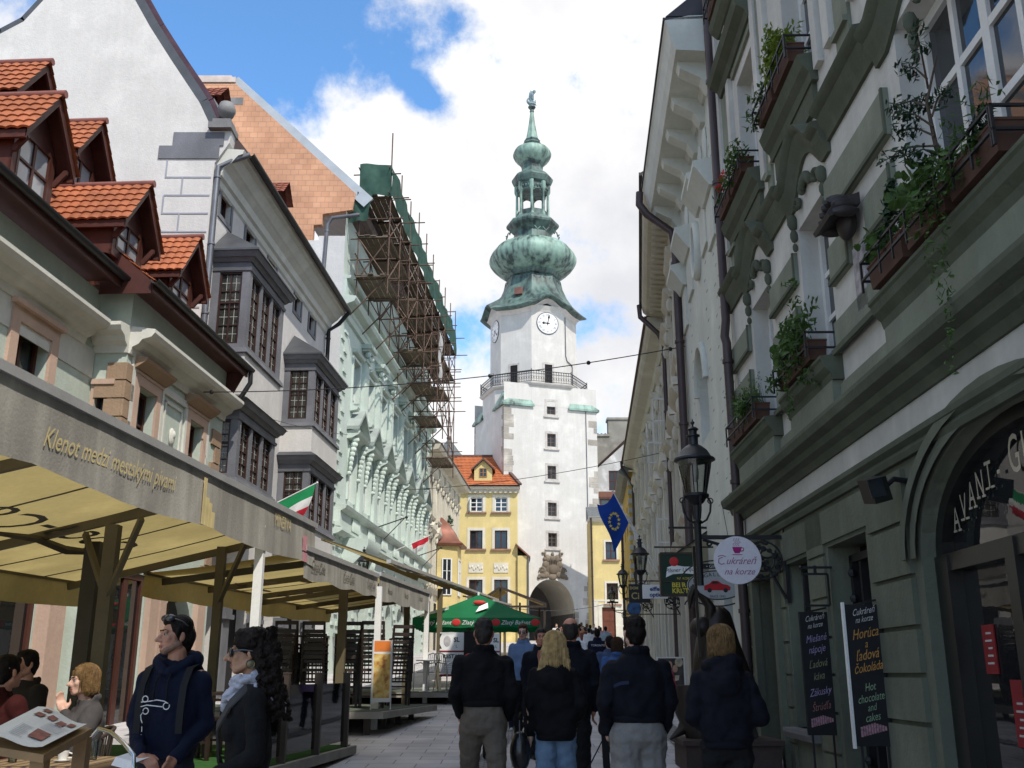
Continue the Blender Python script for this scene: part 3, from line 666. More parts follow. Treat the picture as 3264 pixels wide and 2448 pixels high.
# ================================================================== LEFT 1: mint green house with tiled dormers
TILE=mat('orange clay tiles',(.35,.112,.048),.65,.28,2.2,.15,30,0,.25,.15)
TRIM=mat('dark red brown timber',(.075,.026,.02),.55,.25,4)
PEACH=plaster('peach stone surround',(.52,.37,.29)); TAN=plaster('tan quoin stone',(.36,.25,.17),.15,.15,.5)
MINTG=plaster('pale mint green plaster',(.50,.56,.49)); CREAMW=plaster('cream white stucco',(.64,.63,.57))
M_GUT=mat('black gutter metal',(.02,.02,.022),.45,.2,3)
def house_dormer():
    T=frame_T(-8.5,.06,'L'); A,B=18.4,23.84
    root=empty('town_house',(-7.6,20,gz(20)),'mint green house with orange tiled dormers and tan quoins behind the long awning','house')
    W1=(19.0,19.85,5.2,7.08); W2=(21.72,22.55,5.2,7.08)
    G=[(18.75,20.3,.2,3.5),(21.2,22.9,.2,3.3)]
    mb=MB(T); mb.wall(A,B,-.5,8.8,[W1,W2]+G,0,.3); mb.archfill(21.2,22.9,2.4,3.3,0,.3)
    mb.wall(4.,A,-.5,8.8,[(15.7,16.75,5.25,7.25),(12,13,5.25,7.25),(14.3,17.4,.2,3.3),(9.5,13,.2,3.3)],-.65,.3)
    mb.build('wall',MINTG,root,0)
    mb=MB(T); # side return facing the camera, with a narrow window
    def TS(u,d,z): x,y,_=T(A,-.65+u*.65,z); return (x,y-d,z)
    m2=MB(TS); m2.wall(0,1,-.5,8.85,[(.18,.56,5.4,6.75)],0,.2); m2.build('side_wall',MINTG,root,0)
    window(TS,root,.18,.56,5.4,6.75,-.16,1,1,M_BROWNWIN,glass_dark(),.05,.03)
    m2=MB(TS); surround(m2,.18,.56,5.4,6.75,.14,.03); m2.box(.05,.75,0,.08,6.92,7.02); m2.build('window_surround',PEACH,root,0)
    # cornice (both wall planes) and its wash-white band
    mb=MB(T); prof=lambda b:[(b,7.55),(b+.05,7.55),(b+.08,7.68),(b+.2,7.74),(b+.26,7.83),(b+.44,7.88),(b+.5,7.96),(b+.5,8.03),(b,8.1)]
    mb.mould(A,B,prof(0)); mb.mould(4,A-.5,[(d,z+.02) for d,z in prof(-.65)])
    m3=MB(TS); m3.mould(-.0,1.02,[(0,7.55),(.05,7.55),(.08,7.68),(.2,7.74),(.26,7.83),(.44,7.88),(.5,7.96),(.5,8.03),(0,8.1)]); m3.build('side_cornice',CREAMW,root,0)
    mb.build('cornice',CREAMW,root,0)
    mb=MB(T); mb.box(4,A-.02,-.65,-.63,7.05,7.6); mb.build('white_band',CREAMW,root,0)
    # quoins
    mb=MB(T); 
    for k in range(12):
        z=7.35-k*.36
        L_=.34 if k%2==0 else .55
        if z<3.6: break
        mb.box(A-.045,A+L_*.62,.0,.05,z-.33,z); m3=mb
        mb.box(A-.05,A-.002,-L_,-.002,z-.33,z)
    for k in range(9):
        z=7.2-k*.4; L_=.35 if k%2 else .6
        mb.box(B-L_-.1,B-.1,.0,.05,z-.36,z)
    mb.build('quoins',TAN,root,0)
    # window dressings
    mb=MB(T)
    for (a,b,c,e) in (W1,W2): surround(mb,a,b,c,e,.2,.05,0,False); mb.box(a-.25,b+.25,0,.07,e+.2,e+.26)
    surround(mb,15.7,16.75,5.25,7.25,.24,.06,-.65); surround(mb,12,13,5.25,7.25,.24,.06,-.65)
    mb.box(15.4,17.05,-.65,-.5,7.49,7.58)
    mb.build('window_surround',PEACH,root,0)
    mb=MB(T)
    for (a,b,c,e) in (W1,W2): mb.mould(a-.33,b+.33,[(0,e+.26),(.08,e+.28),(.26,e+.40),(.3,e+.46),(0,e+.53)])
    mb.build('window_hood',TAN,root,0)
    mb=MB(T)
    for a,b in ((18.62,18.76),(20.1,20.2),(21.42,21.52),(22.78,22.9)): mb.box(a,b,0,.05,4.2,7.7)
    mb.box(20.2,21.42,0,.05,7.25,7.4); mb.box(20.2,21.42,0,.05,5.35,5.5)
    pp=[(20.36,5.66),(21.26,5.66),(21.26,7.12),(20.36,7.12)]
    for (a,c),(b,e) in zip(pp,pp[1:]+pp[:1]): mb.box(min(a,b)-.03,max(a,b)+.03,.0,.03,min(c,e)-.03,max(c,e)+.03)
    mb.build('stucco_frame',CREAMW,root,0)
    mb=MB(T); mb.ball((20.81,.02,6.45),(.13,.06,.2),10,7); mb.ball((20.81,.06,6.5),(.06,.05,.09),8,6); mb.build('cameo',CREAMW,root,60)
    for (a,b,c,e) in (W1,W2): window(T,root,a,b,c,e,-.24,2,3,M_BROWNWIN,glass_dark(),.08,.05)
    window(T,root,15.7,16.75,5.25,7.25,-.9,2,3,M_BROWNWIN,glass_dark(),.08,.05); window(T,root,12,13,5.25,7.25,-.9,2,3,M_BROWNWIN,glass_dark(),.08,.05)
    # ground floor
    mb=MB(T)
    for a,b,z in ((18.45,18.72,3.5),(20.35,20.75,3.6),(20.85,21.15,3.4),(22.95,23.4,3.4)): mb.box(a,b,0,.12,-.3,z)
    mb.box(13.9,14.25,-.65,-.45,-.3,3.2); mb.box(17.45,18.0,-.65,-.4,-.3,3.2); mb.box(13.1,13.5,-.65,-.45,-.3,3.2)
    mb.build('ground_floor_pier',PEACH,root,0)
    for a,b,z,dd in ((18.75,20.3,3.5,-.10),(21.2,22.9,3.25,-.28),(14.3,17.4,3.3,-.72),(9.5,13,3.3,-.72)): window(T,root,a,b,.2,z,dd,3 if b-a>1.8 else 2,1,M_BROWNWIN,glass_dark('shop glass',(.014,.015,.016),.015),.12,.12,'shop_window')
    # roof
    zt=8.86; sl=.85; d0=.52; d1=-.08; y1=18.0
    mb=MB(T); D=5.8
    for a_,b_,e_ in ((y1,B,d0),(4,y1,d1)):
        zz_=zt+(.08 if e_<d0 else 0); mb.face([(a_,e_,zz_),(b_,e_,zz_),(b_,e_-D,zz_+D*sl),(a_,e_-D,zz_+D*sl)]); mb.face([(a_,e_,zz_-.05),(b_,e_,zz_-.05),(b_,-1.,zz_-.05),(a_,-1.,zz_-.05)])
    mb.face([(y1,d0,zt),(y1,d0-D,zt+D*sl),(y1,d1-D,zt+D*sl),(y1,d1-.1,zt)]); mb.box(y1-.02,y1,-.5,d0,zt-.25,zt)
    mb.face([(B,d0,zt),(B,d0-D,zt+D*sl),(B,d0-D,zt-1),(B,d0-.5,zt-1)]); mb.build('roof_deck',TRIM,root,0)
    mb=MB()
    for a_,b_,e_,zz_ in ((y1,B,d0,zt),(12.,y1,d1,zt+.08)):
        o=Vector(T(a_,e_,zz_)); u=Vector(T(b_,e_,zz_))-o; v=Vector(T(a_,e_-D,zz_+D*sl))-o; tile_slope(mb,o,u,v,22,.22,.03,.04); mb.build('roof_tiles',TILE,root,0)
    mb=MB(T); mb.box(y1,B,d0-.03,d0+.02,zt-.2,zt); mb.box(4,y1,d1-.03,d1+.02,zt-.12,zt+.08); mb.build('fascia',TRIM,root,0)
    gutter_T(T,root,y1-.1,B+.05,d0+.09,zt+.0,.09,M_GUT); gutter_T(T,root,4,y1,d1+.09,zt+.08,.09,M_GUT)
    pipe_T(T,root,[(B-.02,d0+.09,zt-.05),(B-.02,d0+.1,zt-.35),(B-.02,d0-.1,zt-.7),(B-.02,.15,zt-.95)],.06,M_GUT)
    for (c,df,za,near,ov) in ((15.6,-.7,11.42,1,.3),(18.35,-.2,11.08,0,.3),(21.1,-.2,11.17,0,.3),(17.05,-1.95,13.1,1,.35),(19.4,-1.95,13.2,0,.35),(13.9,-1.95,13.1,1,.35)):
        dormer(T,root,c,df,za,sl,zt+(.08 if near else 0),d1 if near else d0,ov)
def dormer(T,root,c,df,za,sl,zt,d0,over=.3):
    hw=.84; ze=za-1.12; zb=zt+(d0-df)*sl    # roof height at the dormer front
    back=d0-(za-zt)/sl-.25
    f=MB(T); wd=.52
    f.box(c-.66,c-wd,df-.06,df,zb-.15,ze+.25); f.box(c+wd,c+.66,df-.06,df,zb-.15,ze+.25); f.box(c-wd,c+wd,df-.06,df,zb-.15,zb+.1)
    f.prism([(c-.66,ze+.2),(c+.66,ze+.2),(c,za-.16)],df-.05,df)
    for sg in (-1,1):    # cheeks
        x=c+sg*.66; f.face([(x,df,zb-.15),(x,df,ze+.25),(x,back,ze+.25),(x,d0-(ze-zt)/sl-.3,zb+.0)])
    d=f.build('dormer',TRIM,root,0)
    window(T,d,c-wd,c+wd,zb+.02,ze+.22,df-.05,2,2,M_BROWNWIN,glass_dark('curtained glass',(.30,.31,.33),.12),.06,.045,'dormer_window')
    b=MB(T)      # barge boards, eave soffit, struts
    for sg in (-1,1):
        x=c+sg*hw; n=(za-ze)/hw
        b.face([(c,df+over,za-.02),(x,df+over,ze-.02),(x,back,ze-.02),(c,back,za-.02)])
        b.face([(c,df+over+.001,za+.03),(x,df+over+.001,ze+.03),(x,df+over+.001,ze-.17),(c,df+over+.001,za-.2)]); b.face([(c,df+over-.05,za+.03),(x,df+over-.05,ze+.03),(x,df+over-.05,ze-.17),(c,df+over-.05,za-.2)])
        b.face([(c,df+over,za-.2),(x,df+over,ze-.17),(x,df+over-.05,ze-.17),(c,df+over-.05,za-.2)])
        b.box(min(x,x-sg*.06),max(x,x-sg*.06),back+.6,df+over-.02,ze-.16,ze-.02)
        b.mould(c+sg*.66-.03,c+sg*.66+.03,[(df,ze-.32),(df+.05,ze-.32),(df+over-.06,ze-.08),(df+over-.06,ze),(df+over-.12,ze),(df,ze-.22)])
    b.build('barge_board',TRIM,d,0)
    t=MB()
    for sg in (-1,1):
        o=Vector(T(c+sg*hw*1.03,back-.3,ze-.02)); u=Vector(T(c+sg*hw*1.03,df+over+.06,ze-.02))-o; v=Vector(T(c,back-.3,za+.02))-o
        tile_slope(t,o,u,v,6,.19,.028,.035,4)
    t.build('dormer_tiles',TILE,d,0)
    r=MB(); r.tube([T(c,back-.2,za+.03),T(c,df+over+.1,za+.03)],.075,8); r.build('ridge_tile',mat('ridge clay',(.20,.075,.06),.6,.2,3),d,50)
house_dormer()
# ================================================================== LEFT 2: white house with grey stone oriels
GREYST=mat('grey dressed stone',(.155,.158,.175),.75,.22,1.4,.35,26,0,.3,.12); DKSHEET=mat('dark zinc sheet',(.085,.09,.098),.5,.2,2,0,30,.4)
WPL=plaster('white lime plaster',(.585,.565,.54),.06,.08,.35)
M_ORW=mat('dark oriel frame',(.038,.017,.013),.5,.2,4)
def leaded(): return mat('leaded glass',(.035,.036,.03),.12,.45,9,.2,14,0,.6,0,0)
def oriel(T,root,a,b,d,zs):
    """zs: list of (base z, window z0, window z1, top z, roof?)"""
    for (zb,w0,w1,zt,roof) in zs:
        o=MB(T)
        n=3; cw=(b-a-.36)/n; holes=[(a+.24+cw*k+.0,a+.24+cw*k+cw-.14,w0,w1) for k in range(n)]
        o.wall(a,b,zb,zt,holes,d,.14)
        def TN(u,dd,z): return T(a-dd,u*d,z)
        def TF(u,dd,z): return T(b+dd,u*d,z)
        o2=MB(TN); o2.wall(0,1,zb,zt,[(.2,.8,w0,w1)],0,.12); o3=MB(TF); o3.wall(0,1,zb,zt,[(.2,.8,w0,w1)],0,.12)
        off=len(o.v); o.v+=o2.v; o.f+=[[i+off for i in f] for f in o2.f]; o.mi+=o2.mi
        off=len(o.v); o.v+=o3.v; o.f+=[[i+off for i in f] for f in o3.f]; o.mi+=o3.mi
        body=o.build('oriel',GREYST,root,0)
        m=MB(T)
        def ring(z0,z1,e0,e1):
            R=[[(a-e,0,z),(a-e,d+e,z),(b+e,d+e,z),(b+e,0,z)] for z,e in ((z0,e0),(z1,e1))]
            m.loft(R,True,True)
        ring(zb-.06,zb+.06,.10,.08); ring(zb+.06,zb+.12,.03,.03)
        ring(zt-.5,zt-.42,.03,.05); ring(zt-.26,zt-.16,.04,.12); ring(zt-.16,zt-.02,.16,.24)
        m.build('oriel_moulding',GREYST,body,0)
        s=MB(T)
        if roof:
            s.loft([[(a-.27,0,zt-.02),(a-.27,d+.27,zt-.02),(b+.27,d+.27,zt-.02),(b+.27,0,zt-.02)],[(a-.27,0,zt+.03),(a-.27,d+.27,zt+.03),(b+.27,d+.27,zt+.03),(b+.27,0,zt+.03)]])
            s.face([(a-.27,0,zt+.03),(a-.27,d+.27,zt+.03),(a+.7,.05,zt+.95)]); s.face([(a-.27,d+.27,zt+.03),(b+.27,d+.27,zt+.03),(b-.7,.05,zt+.95),(a+.7,.05,zt+.95)]); s.face([(b+.27,d+.27,zt+.03),(b+.27,0,zt+.03),(b-.7,.05,zt+.95)])
            s.build('oriel_roof',DKSHEET,body,0)
        else:
            s.loft([[(a-.27,0,zt-.02),(a-.27,d+.27,zt-.02),(b+.27,d+.27,zt-.02),(b+.27,0,zt-.02)],[(a-.02,0,zt+.14),(a-.02,d+.02,zt+.14),(b+.02,d+.02,zt+.14),(b+.02,0,zt+.14)]]); s.build('weathering',DKSHEET,body,0)
        for h in holes: window(T,root,*h,d-.12,2,4,M_ORW,leaded(),.045,.02,'window',None,.03,(4,8))
        window(TN,root,.2,.8,w0,w1,-.1,2,4,M_ORW,leaded(),.05,.022,'window',.58,.03,(4,8)); window(TF,root,.2,.8,w0,w1,-.1,2,4,M_ORW,leaded(),.05,.022,'window',.58,.03,(4,8))
def house_oriel():
    T=frame_T(-9.3,.06,'L'); A,B=23.9,36.4
    root=empty('town_house',(-7.5,30,gz(30)),'white house with grey stone oriel windows and a tall curved gable wall','house')
    att=[(c-.42,c+.42,13.45,14.15) for c in (24.95,27.1,29.3,32.35,34.3)]
    gf=[(24.6,26.6,.3,4.2),(27.4,29.2,.3,4.2),(30.,31.8,.3,4.2),(32.6,35,.3,4.2)]
    mb=MB(T); mb.wall(A,B,0,14.6,att+gf,0,.3)
    for a,b,c,e in gf: mb.archfill(a,b,3.2,4.2,0,.3)
    mb.face([(B,0,0),(B,-8,0),(B,-8,14.5),(B,0,14.5)]); mb.build('wall',WPL,root,0)
    # gable wall facing the camera (y=23.9), concave sweep
    xw=T(A,0,0)[0]
    gp=[(xw,0),(xw,14.6),(xw+.35,15.2),(xw+.38,15.55),(xw-.15,15.6),(-8.43,16.43),(-9.3,17.72),(-10.0,18.8),(-10.55,19.75),(-11.0,20.9),(-11.35,22.2),(-11.74,22.9),(-12.15,22.2),(-12.5,20.9),(-13.0,19.7),(-13.5,18.95),(-14.1,18.55),(-15.2,18.1),(-16.5,17.6),(-16.5,0)]
    mb=MB(lambda x,y,z:(x,23.9+.001+y,z)); mb.prism(gp,0,.4); mb.build('gable_wall',WPL,root,0)
    cp=MB(); pts=gp[4:18]
    for (xa,za),(xb,zb) in zip(pts,pts[1:]):
        cp.bar((xa,24.08,za+.06),(xb,24.08,zb+.06),.42,.14,(0,1,0)); 
    cp.build('gable_coping',DKSHEET,root,0)
    c2=MB()
    for (xa,za),(xb,zb) in zip(pts,pts[1:]):
        c2.bar((xa,24.35,za+.22),(xb,24.35,zb+.22),.55,.1,(0,1,0)) 
    c2.build('gable_tiles',mat('dark plum tiles',(.07,.035,.05),.6,.3,5),root,0)
    # corner pedestal with ball, grey band stones, drawn quoins
    mb=MB(); mb.box(xw-.2,xw+.42,23.7,24.4,15.55,15.72); mb.box(xw-.12,xw+.36,23.78,24.3,15.72,15.86); mb.lathe([(.02,15.86),(.12,15.88),(.10,15.95),(.05,16.0),(.19,16.08),(.24,16.22),(.24,16.3),(.19,16.45),(.05,16.53)],(xw+.15,24.05,0),14)
    mb.build('ball_finial',M_STONE,root,50)
    mb=MB(); mb.box(xw-1.15,xw+.2,23.87,23.9,15.1,15.5); mb.box(xw-1.5,xw+.1,23.868,23.9,14.72,15.1); mb.build('band_stones',GREYST,root,0)
    mb=MB(); z=14.7
    for k in range(13):
        z1=z-.52; wq=1.25 if k%2==0 else .8
        x=xw-wq
        mb.box(x-.02,x+.02,23.885,23.9,z1,z); mb.box(x-.02 if wq>1 else xw-1.25,xw-.05,23.886,23.9,z1-.02,z1+.02)
        z=z1
    mb.build('painted_quoins',mat('blue grey quoin paint',(.30,.31,.35),.85,.1,3),root,0)
    # cornice with cove, roof
    mb=MB(T); mb.mould(A+.1,B,[(0,14.05),(.06,14.1),(.1,14.25),(.18,14.3),(.22,14.5),(.36,14.62),(.42,14.66),(.58,14.86),(.7,14.9),(.74,15.02),(-.1,15.1)]); mb.build('cornice',CREAMW,root,0)
    mb=MB(T); mb.face([(A+.4,.8,15.04),(B,.8,15.04),(B,-3.6,20.8),(A+.4,-3.6,20.8)]); mb.face([(A+.4,.8,15.0),(B,.8,15.0),(B,0,15.0),(A+.4,0,15.0)]); mb.face([(B,.8,15.04),(B,-3.6,20.8),(B,-3.6,15)]); mb.build('roof',mat('dark plum tiles',(.07,.035,.05),.6,.3,5),root,0)
    gutter_T(T,root,A+.3,B+.1,.86,15.02,.085,M_GUT)
    # small roof dormers seen against the brick gable
    for s,d,zz in ((27.0,-1.25,18.25),(31.2,-.45,17.2)):
        m=MB(T); m.prism([(s-.45,zz-.8),(s+.45,zz-.8),(s+.45,zz),(s-.45,zz)],d-1.5,d); dd=m.build('roof_dormer',WPL,root,0)
        m=MB()
        o=Vector(T(s-.6,d+.25,zz-.02)); u=Vector(T(s-.6,d-1.6,zz-.02))-o; v=Vector(T(s,d+.25,zz+.62))-o; tile_slope(m,o,u,v,5,.2,.02,.03)
        o=Vector(T(s+.6,d+.25,zz-.02)); u=Vector(T(s+.6,d-1.6,zz-.02))-o; v=Vector(T(s,d+.25,zz+.62))-o; tile_slope(m,o,u,v,5,.2,.02,.03)
        m.build('dormer_tiles',mat('old red tiles',(.22,.07,.045),.7,.3,4),dd,0)
    mb=MB(T)
    for h in att: surround(mb,*h,.13,.03)
    mb.build('window_surround',GREYST,root,0)
    for h in att: window(T,root,*h,-.2,2,1,M_BROWNWIN,glass_dark(),.05,.03)
    oriel(T,root,24.45,27.6,1.0,[(9.55,9.75,11.72,12.25,True),(6.2,6.38,7.75,8.25,False)])
    oriel(T,root,31.35,34.8,1.0,[(9.3,9.5,11.15,11.62,True),(6.1,6.3,7.8,8.28,False)])
    mb=MB(T)
    for a,b,z0,z1 in ((24.42,27.63,8.38,9.5),(31.32,34.83,8.4,9.25),(24.42,27.63,5.2,6.15),(31.32,34.83,5.2,6.05)): mb.box(a,b,-.02,1.03,z0,z1)
    for a,b in ((24.45,27.6),(31.35,34.8)): mb.loft([[(a,0,5.2),(a,1.02,5.2),(b,1.02,5.2),(b,0,5.2)],[(a+.4,0,4.6),(a+.4,.1,4.6),(b-.4,.1,4.6),(b-.4,0,4.6)]])
    mb.build('oriel_apron',WPL,root,0)
    mb=MB(T)
    for a,b in ((24.2,24.55),(26.75,27.25),(29.3,29.9),(31.9,32.5),(35.1,35.6)): 
        mb.box(a,b,0,.2,.2,3.0); mb.box(a-.08,b+.08,0,.3,3.0,3.12); mb.box(a-.04,b+.04,0,.25,3.12,3.3)
    mb.build('stone_pier',GREYST,root,0)
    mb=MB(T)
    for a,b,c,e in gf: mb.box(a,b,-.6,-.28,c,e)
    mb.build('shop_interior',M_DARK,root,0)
    pipe_T(T,root,[(A+.25,.86,14.95),(A+.2,.5,14.8),(A+.03,.1,14.5),(A+.03,.1,5)],.075,M_ZINC)
    pipe_T(T,root,[(B-.05,.86,14.95),(B-.05,.5,14.5),(B-.1,.12,14.2),(B-.1,.12,3)],.08,M_GUT)
house_oriel()
# ================================================================== LEFT 3: mint palace with brick gable
MINT=plaster('pale mint stucco',(.56,.64,.58),.08,.10,.25)
def palace():
    T=frame_T(-9.66,.0698,'L'); A,B=38.6,62.0
    root=empty('palace',(-6.2,50,gz(50)),'pale mint palace with pedimented windows, giant pilasters and bare brick gable end','palace')
    ax=[41.6+3.06*k for k in range(7)]      # window axes
    pn=[(c-.62,c+.62,8.5,10.6) for c in ax]; up=[(c-.6,c+.6,12.6,14.6) for c in ax]; gr=[(c-.7,c+.7,1.6,4.9) for c in ax]
    mb=MB(T); mb.wall(A,B,1,21.3,pn+up+gr,0,.3); mb.face([(B,0,1),(B,-7,1),(B,-7,21.3),(B,0,21.3)])
    for a,b,c,e in gr: mb.archfill(a,b,4.2,4.9,0,.3)
    mb.build('wall',MINT,root,0)
    xw=T(A,0,0)[0]
    g=MB(lambda x,y,z:(x,A-.005+y,z)); g.prism([(xw,0),(xw,19.2),(xw-1.1,19.2),(xw-1.1,19.0),(-18,19.0),(-18,0)],0,.35); g.build('party_wall',plaster('rough white render',(.64,.64,.64),.1,.14,.5),root,0)
    BK=brick_mat('hollow orange bricks',(.55,.30,.185),(.48,.25,.15),(.36,.22,.15),.34,.255,.011,'XZ',.5,.9,.12)
    g=MB(lambda x,y,z:(x,A+y,z)); g.prism([(xw-1.35,19.0),(xw-1.35,19.7),(xw-1.0,19.72),(xw-1.0,20.2),(xw+.25,20.4),(xw+.35,21.15),(-12.1,26.45),(-18,26.5),(-18,19.0)],.0,.3); g.build('brick_gable',BK,root,0)
    g=MB(lambda x,y,z:(x,A-.01+y,z)); g.box(-18,-11.7,0,.05,25.4,25.75); g.build('concrete_lintel',M_STONE,root,0)
    g=MB(); g.bar((xw+.9,A+.1,20.75),(-12.2,A+.1,26.62),.55,.12,(0,1,0)); g.build('verge_flashing',mat('bare zinc flashing',(.40,.42,.43),.45,.1,2,0,30,.5),root,0)
    g=MB(lambda x,y,z:(x,A+y,z)); g.box(-18,-12.1,-.05,.4,26.5,26.75); g.box(-18,-12.3,.0,.3,26.75,26.86); g.build('ridge_course',mat('pale ridge course',(.5,.42,.38),.8,.15,3),root,0)
    mb=MB(T); mb.face([(A+.3,.75,20.9),(B,.75,20.9),(B,-5.6,26.5),(A+.3,-5.6,26.5)]); mb.face([(B,.75,20.9),(B,-5.6,26.5),(B,-5.6,20.9)]); mb.mould(A+.35,B,[(0,20.3),(.1,20.35),(.5,20.6),(.6,20.85),(0,20.9)]); mb.build('roof',mat('patched roof sheeting',(.13,.10,.09),.7,.3,1.5),root,0)
    pipe_T(T,root,[(A-.1,.6,20.1),(A-.1,-.55,20.0),(A-.1,-.75,19.7),(A-.1,-.95,12.5)],.08,M_ZINC)
    # entablature, attic band
    mb=MB(T); mb.mould(A,B,[(0,15.75),(.12,15.78),(.16,16.0),(.22,16.05),(.22,16.2),(.5,16.3),(.58,16.45),(.58,16.52),(.1,16.6),(0,16.6)]); mb.box(A,B,.003,.16,16.6,17.3); mb.mould(A,B,[(0,17.3),(.3,17.32),(.34,17.42),(0,17.5)]); mb.build('entablature',MINT,root,0)
    for c in ax:
        m=MB(T)
        # giant pilaster pair between windows
        for s in (c+1.53,):
            m.box(s-.34,s+.34,0,.16,11.9,15.1); m.box(s-.40,s+.40,0,.22,11.6,11.9)
            for q in range(5): m.box(s-.28+q*.13,s-.22+q*.13,.16,.19,12.1,14.9)
            m.box(s-.42,s+.42,0,.24,15.0,15.12); m.box(s-.5,s+.5,0,.34,15.45,15.56); m.box(s-.62,s+.62,0,.46,15.56,15.75)
            for sg in (-1,1):
                m.ball((s+sg*.36,.26,15.3),(.12,.14,.14),8,6); m.ball((s+sg*.15,.24,15.2),(.09,.12,.12),7,5)
            m.box(s-.34,s+.34,0,.14,8.2,11.4)
        m.build('pilaster',MINT,root,30)
        m=MB(T)
        surround(m,c-.62,c+.62,8.5,10.6,.16,.08,0,False)
        m.mould(c-1.05,c+1.05,[(0,11.0),(.2,11.02),(.5,11.18),(.56,11.3),(0,11.36)])
        m.prism([(c-1.05,11.36),(c+1.05,11.36),(c,12.15)],0,.2)
        for sg in (-1,1): m.bar(T(0,0,0),T(0,0,0),.1)
        t=MB(T)
        for sg in (-1,1):
            t.prism([(c+sg*1.15,11.36),(c+sg*1.15,11.5),(c,12.4),(c,12.24)],0,.52)
        for sg in (-1,1):      # scrolled consoles
            for q in range(7): m.ball((c+sg*.86,.16+.18*(1-q/7)**2,10.95-q*.2),(.11,.16-.012*q,.13),7,5)
            m.ball((c+sg*.86,.12,9.55),(.16,.1,.1),7,5)
        m.box(c-.5,c+.5,0,.1,10.72,10.98)
        m.build('window_pediment',MINT,root,30)
        t.build('pediment_raking',mat('weathered mint grey',(.30,.34,.32),.8,.2,2),root,0)
        m=MB(T); surround(m,c-.6,c+.6,12.6,14.6,.13,.07); m.mould(c-.75,c-.35,[(0,12.25),(.3,12.3),(.34,12.42),(0,12.5)]); m.mould(c+.35,c+.75,[(0,12.25),(.3,12.3),(.34,12.42),(0,12.5)]); m.mould(c-.8,c+.8,[(0,14.8),(.2,14.85),(.25,14.95),(0,15.0)]); m.build('window_surround',MINT,root,0)
        window(T,root,c-.62,c+.62,8.5,10.6,-.22,2,3,M_WHITEWIN,glass_dark(),.09,.05); window(T,root,c-.6,c+.6,12.6,14.6,-.22,2,3,M_WHITEWIN,glass_dark(),.09,.05)
    # corner quoin blocks and banded stucco
    m=MB(T)
    for r in range(30):
        z=3+r*.42
        if z>15.4: break
        for s in (A+.15+.5*(r%2),): m.box(s,s+.5,0,.06,z,z+.12)
        if z<7:
            for k in range(8): m.box(39.9+3.06*k-.2+.3*(r%2),39.9+3.06*k+.3+.3*(r%2),0,.07,z,z+.14)
    m.build('rusticated_blocks',MINT,root,0)
    # balcony-like ledge with brackets above the ground floor
    m=MB(T); m.mould(A+.4,B,[(0,6.85),(.2,6.9),(.35,7.0),(.35,7.1),(0,7.15)]); m.mould(A+.4,B,[(0,7.15),(.25,7.15),(.25,7.75),(.45,7.85),(.5,7.98),(0,8.04)])
    for c in ax: 
        for q in range(-3,4): m.lathe([(.05,7.2),(.09,7.32),(.05,7.5),(.05,7.7)],(c+q*.2,.3,0),6)
    m.mould(40.6,43.0,[(0,5.6),(.3,5.7),(.9,6.3),(1.05,6.6),(1.05,6.85),(0,6.9)])
    for q in range(2): m.ball((40.9+q*1.8,.6,6.0),(.16,.35,.4),8,6)
    m.build('ledge',MINT,root,30)
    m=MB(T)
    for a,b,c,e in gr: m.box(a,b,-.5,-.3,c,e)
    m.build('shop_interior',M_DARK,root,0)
    m=MB(T); m.box(54.2,56.4,.02,.09,4.75,5.25); sg=m.build('shop_fascia',mat('black signboard',(.02,.02,.022),.4,.1,3),root,0)
    tm=MB(T); text_mb(tm,'n . ble',lambda u,v,w_:(55.3+u,.095+w_,4.86+v),.42,0,.004); tm.build('fascia_lettering',mat('white lettering',(.75,.75,.74),.5,.03,3),sg,0)
palace()
# ================================================================== LEFT 4: cream house with copper oriel
rL,TL=ornate_right('left cream',-9.66,.0698,62.1,78.4,15.3,.8,'cream stuccoed house with a copper capped oriel between mint palace and yellow house',CR,(64.2,66.8,69.4,72,74.6,77.),(.12,.10,.09),False,False,'L')
def left_oriel():
    m=MB(TL); m.loft([[(a,d,z) for a,d in ((67.2,0),(67.6,1.3),(69.6,1.3),(70.,0))] for z in (5.6,9.9)]); m.build('oriel',plaster('butter yellow plaster',(.66,.53,.24)),rL,0)
    m=MB(TL); P=((67.1,0),(67.45,1.55),(69.75,1.55),(70.1,0)); c=(68.6,0)
    m.loft([[(c[0]+(a-c[0])*q,d*q,z) for a,d in P] for q,z in ((1.05,9.85),(1.08,10.0),(.8,10.35),(.62,10.9),(.35,11.5),(.06,11.9))]); m.build('oriel_dome',mat('brown copper dome',(.20,.085,.06),.45,.25,2,0,30,.4),rL,40)
    def TN(u,dd,z): return TL(67.2+u*.4-dd,1.3*u,z)
    window(TN,rL,.25,.75,6.6,9.0,.02,2,3,M_WHITEWIN,glass_dark(),.06,.03); window(TL,rL,68.0,69.2,6.6,9.0,1.31,3,3,M_WHITEWIN,glass_dark(),.06,.03)
    m=MB(TL)
    for k in range(24): leaves(m,(71.2+.2*math.cos(k),.3,12.0+.2*math.sin(k*2)),(.25,.2,.25),3,.12)
    m.build('wall_plant',M_LEAFD,rL,0)
left_oriel()
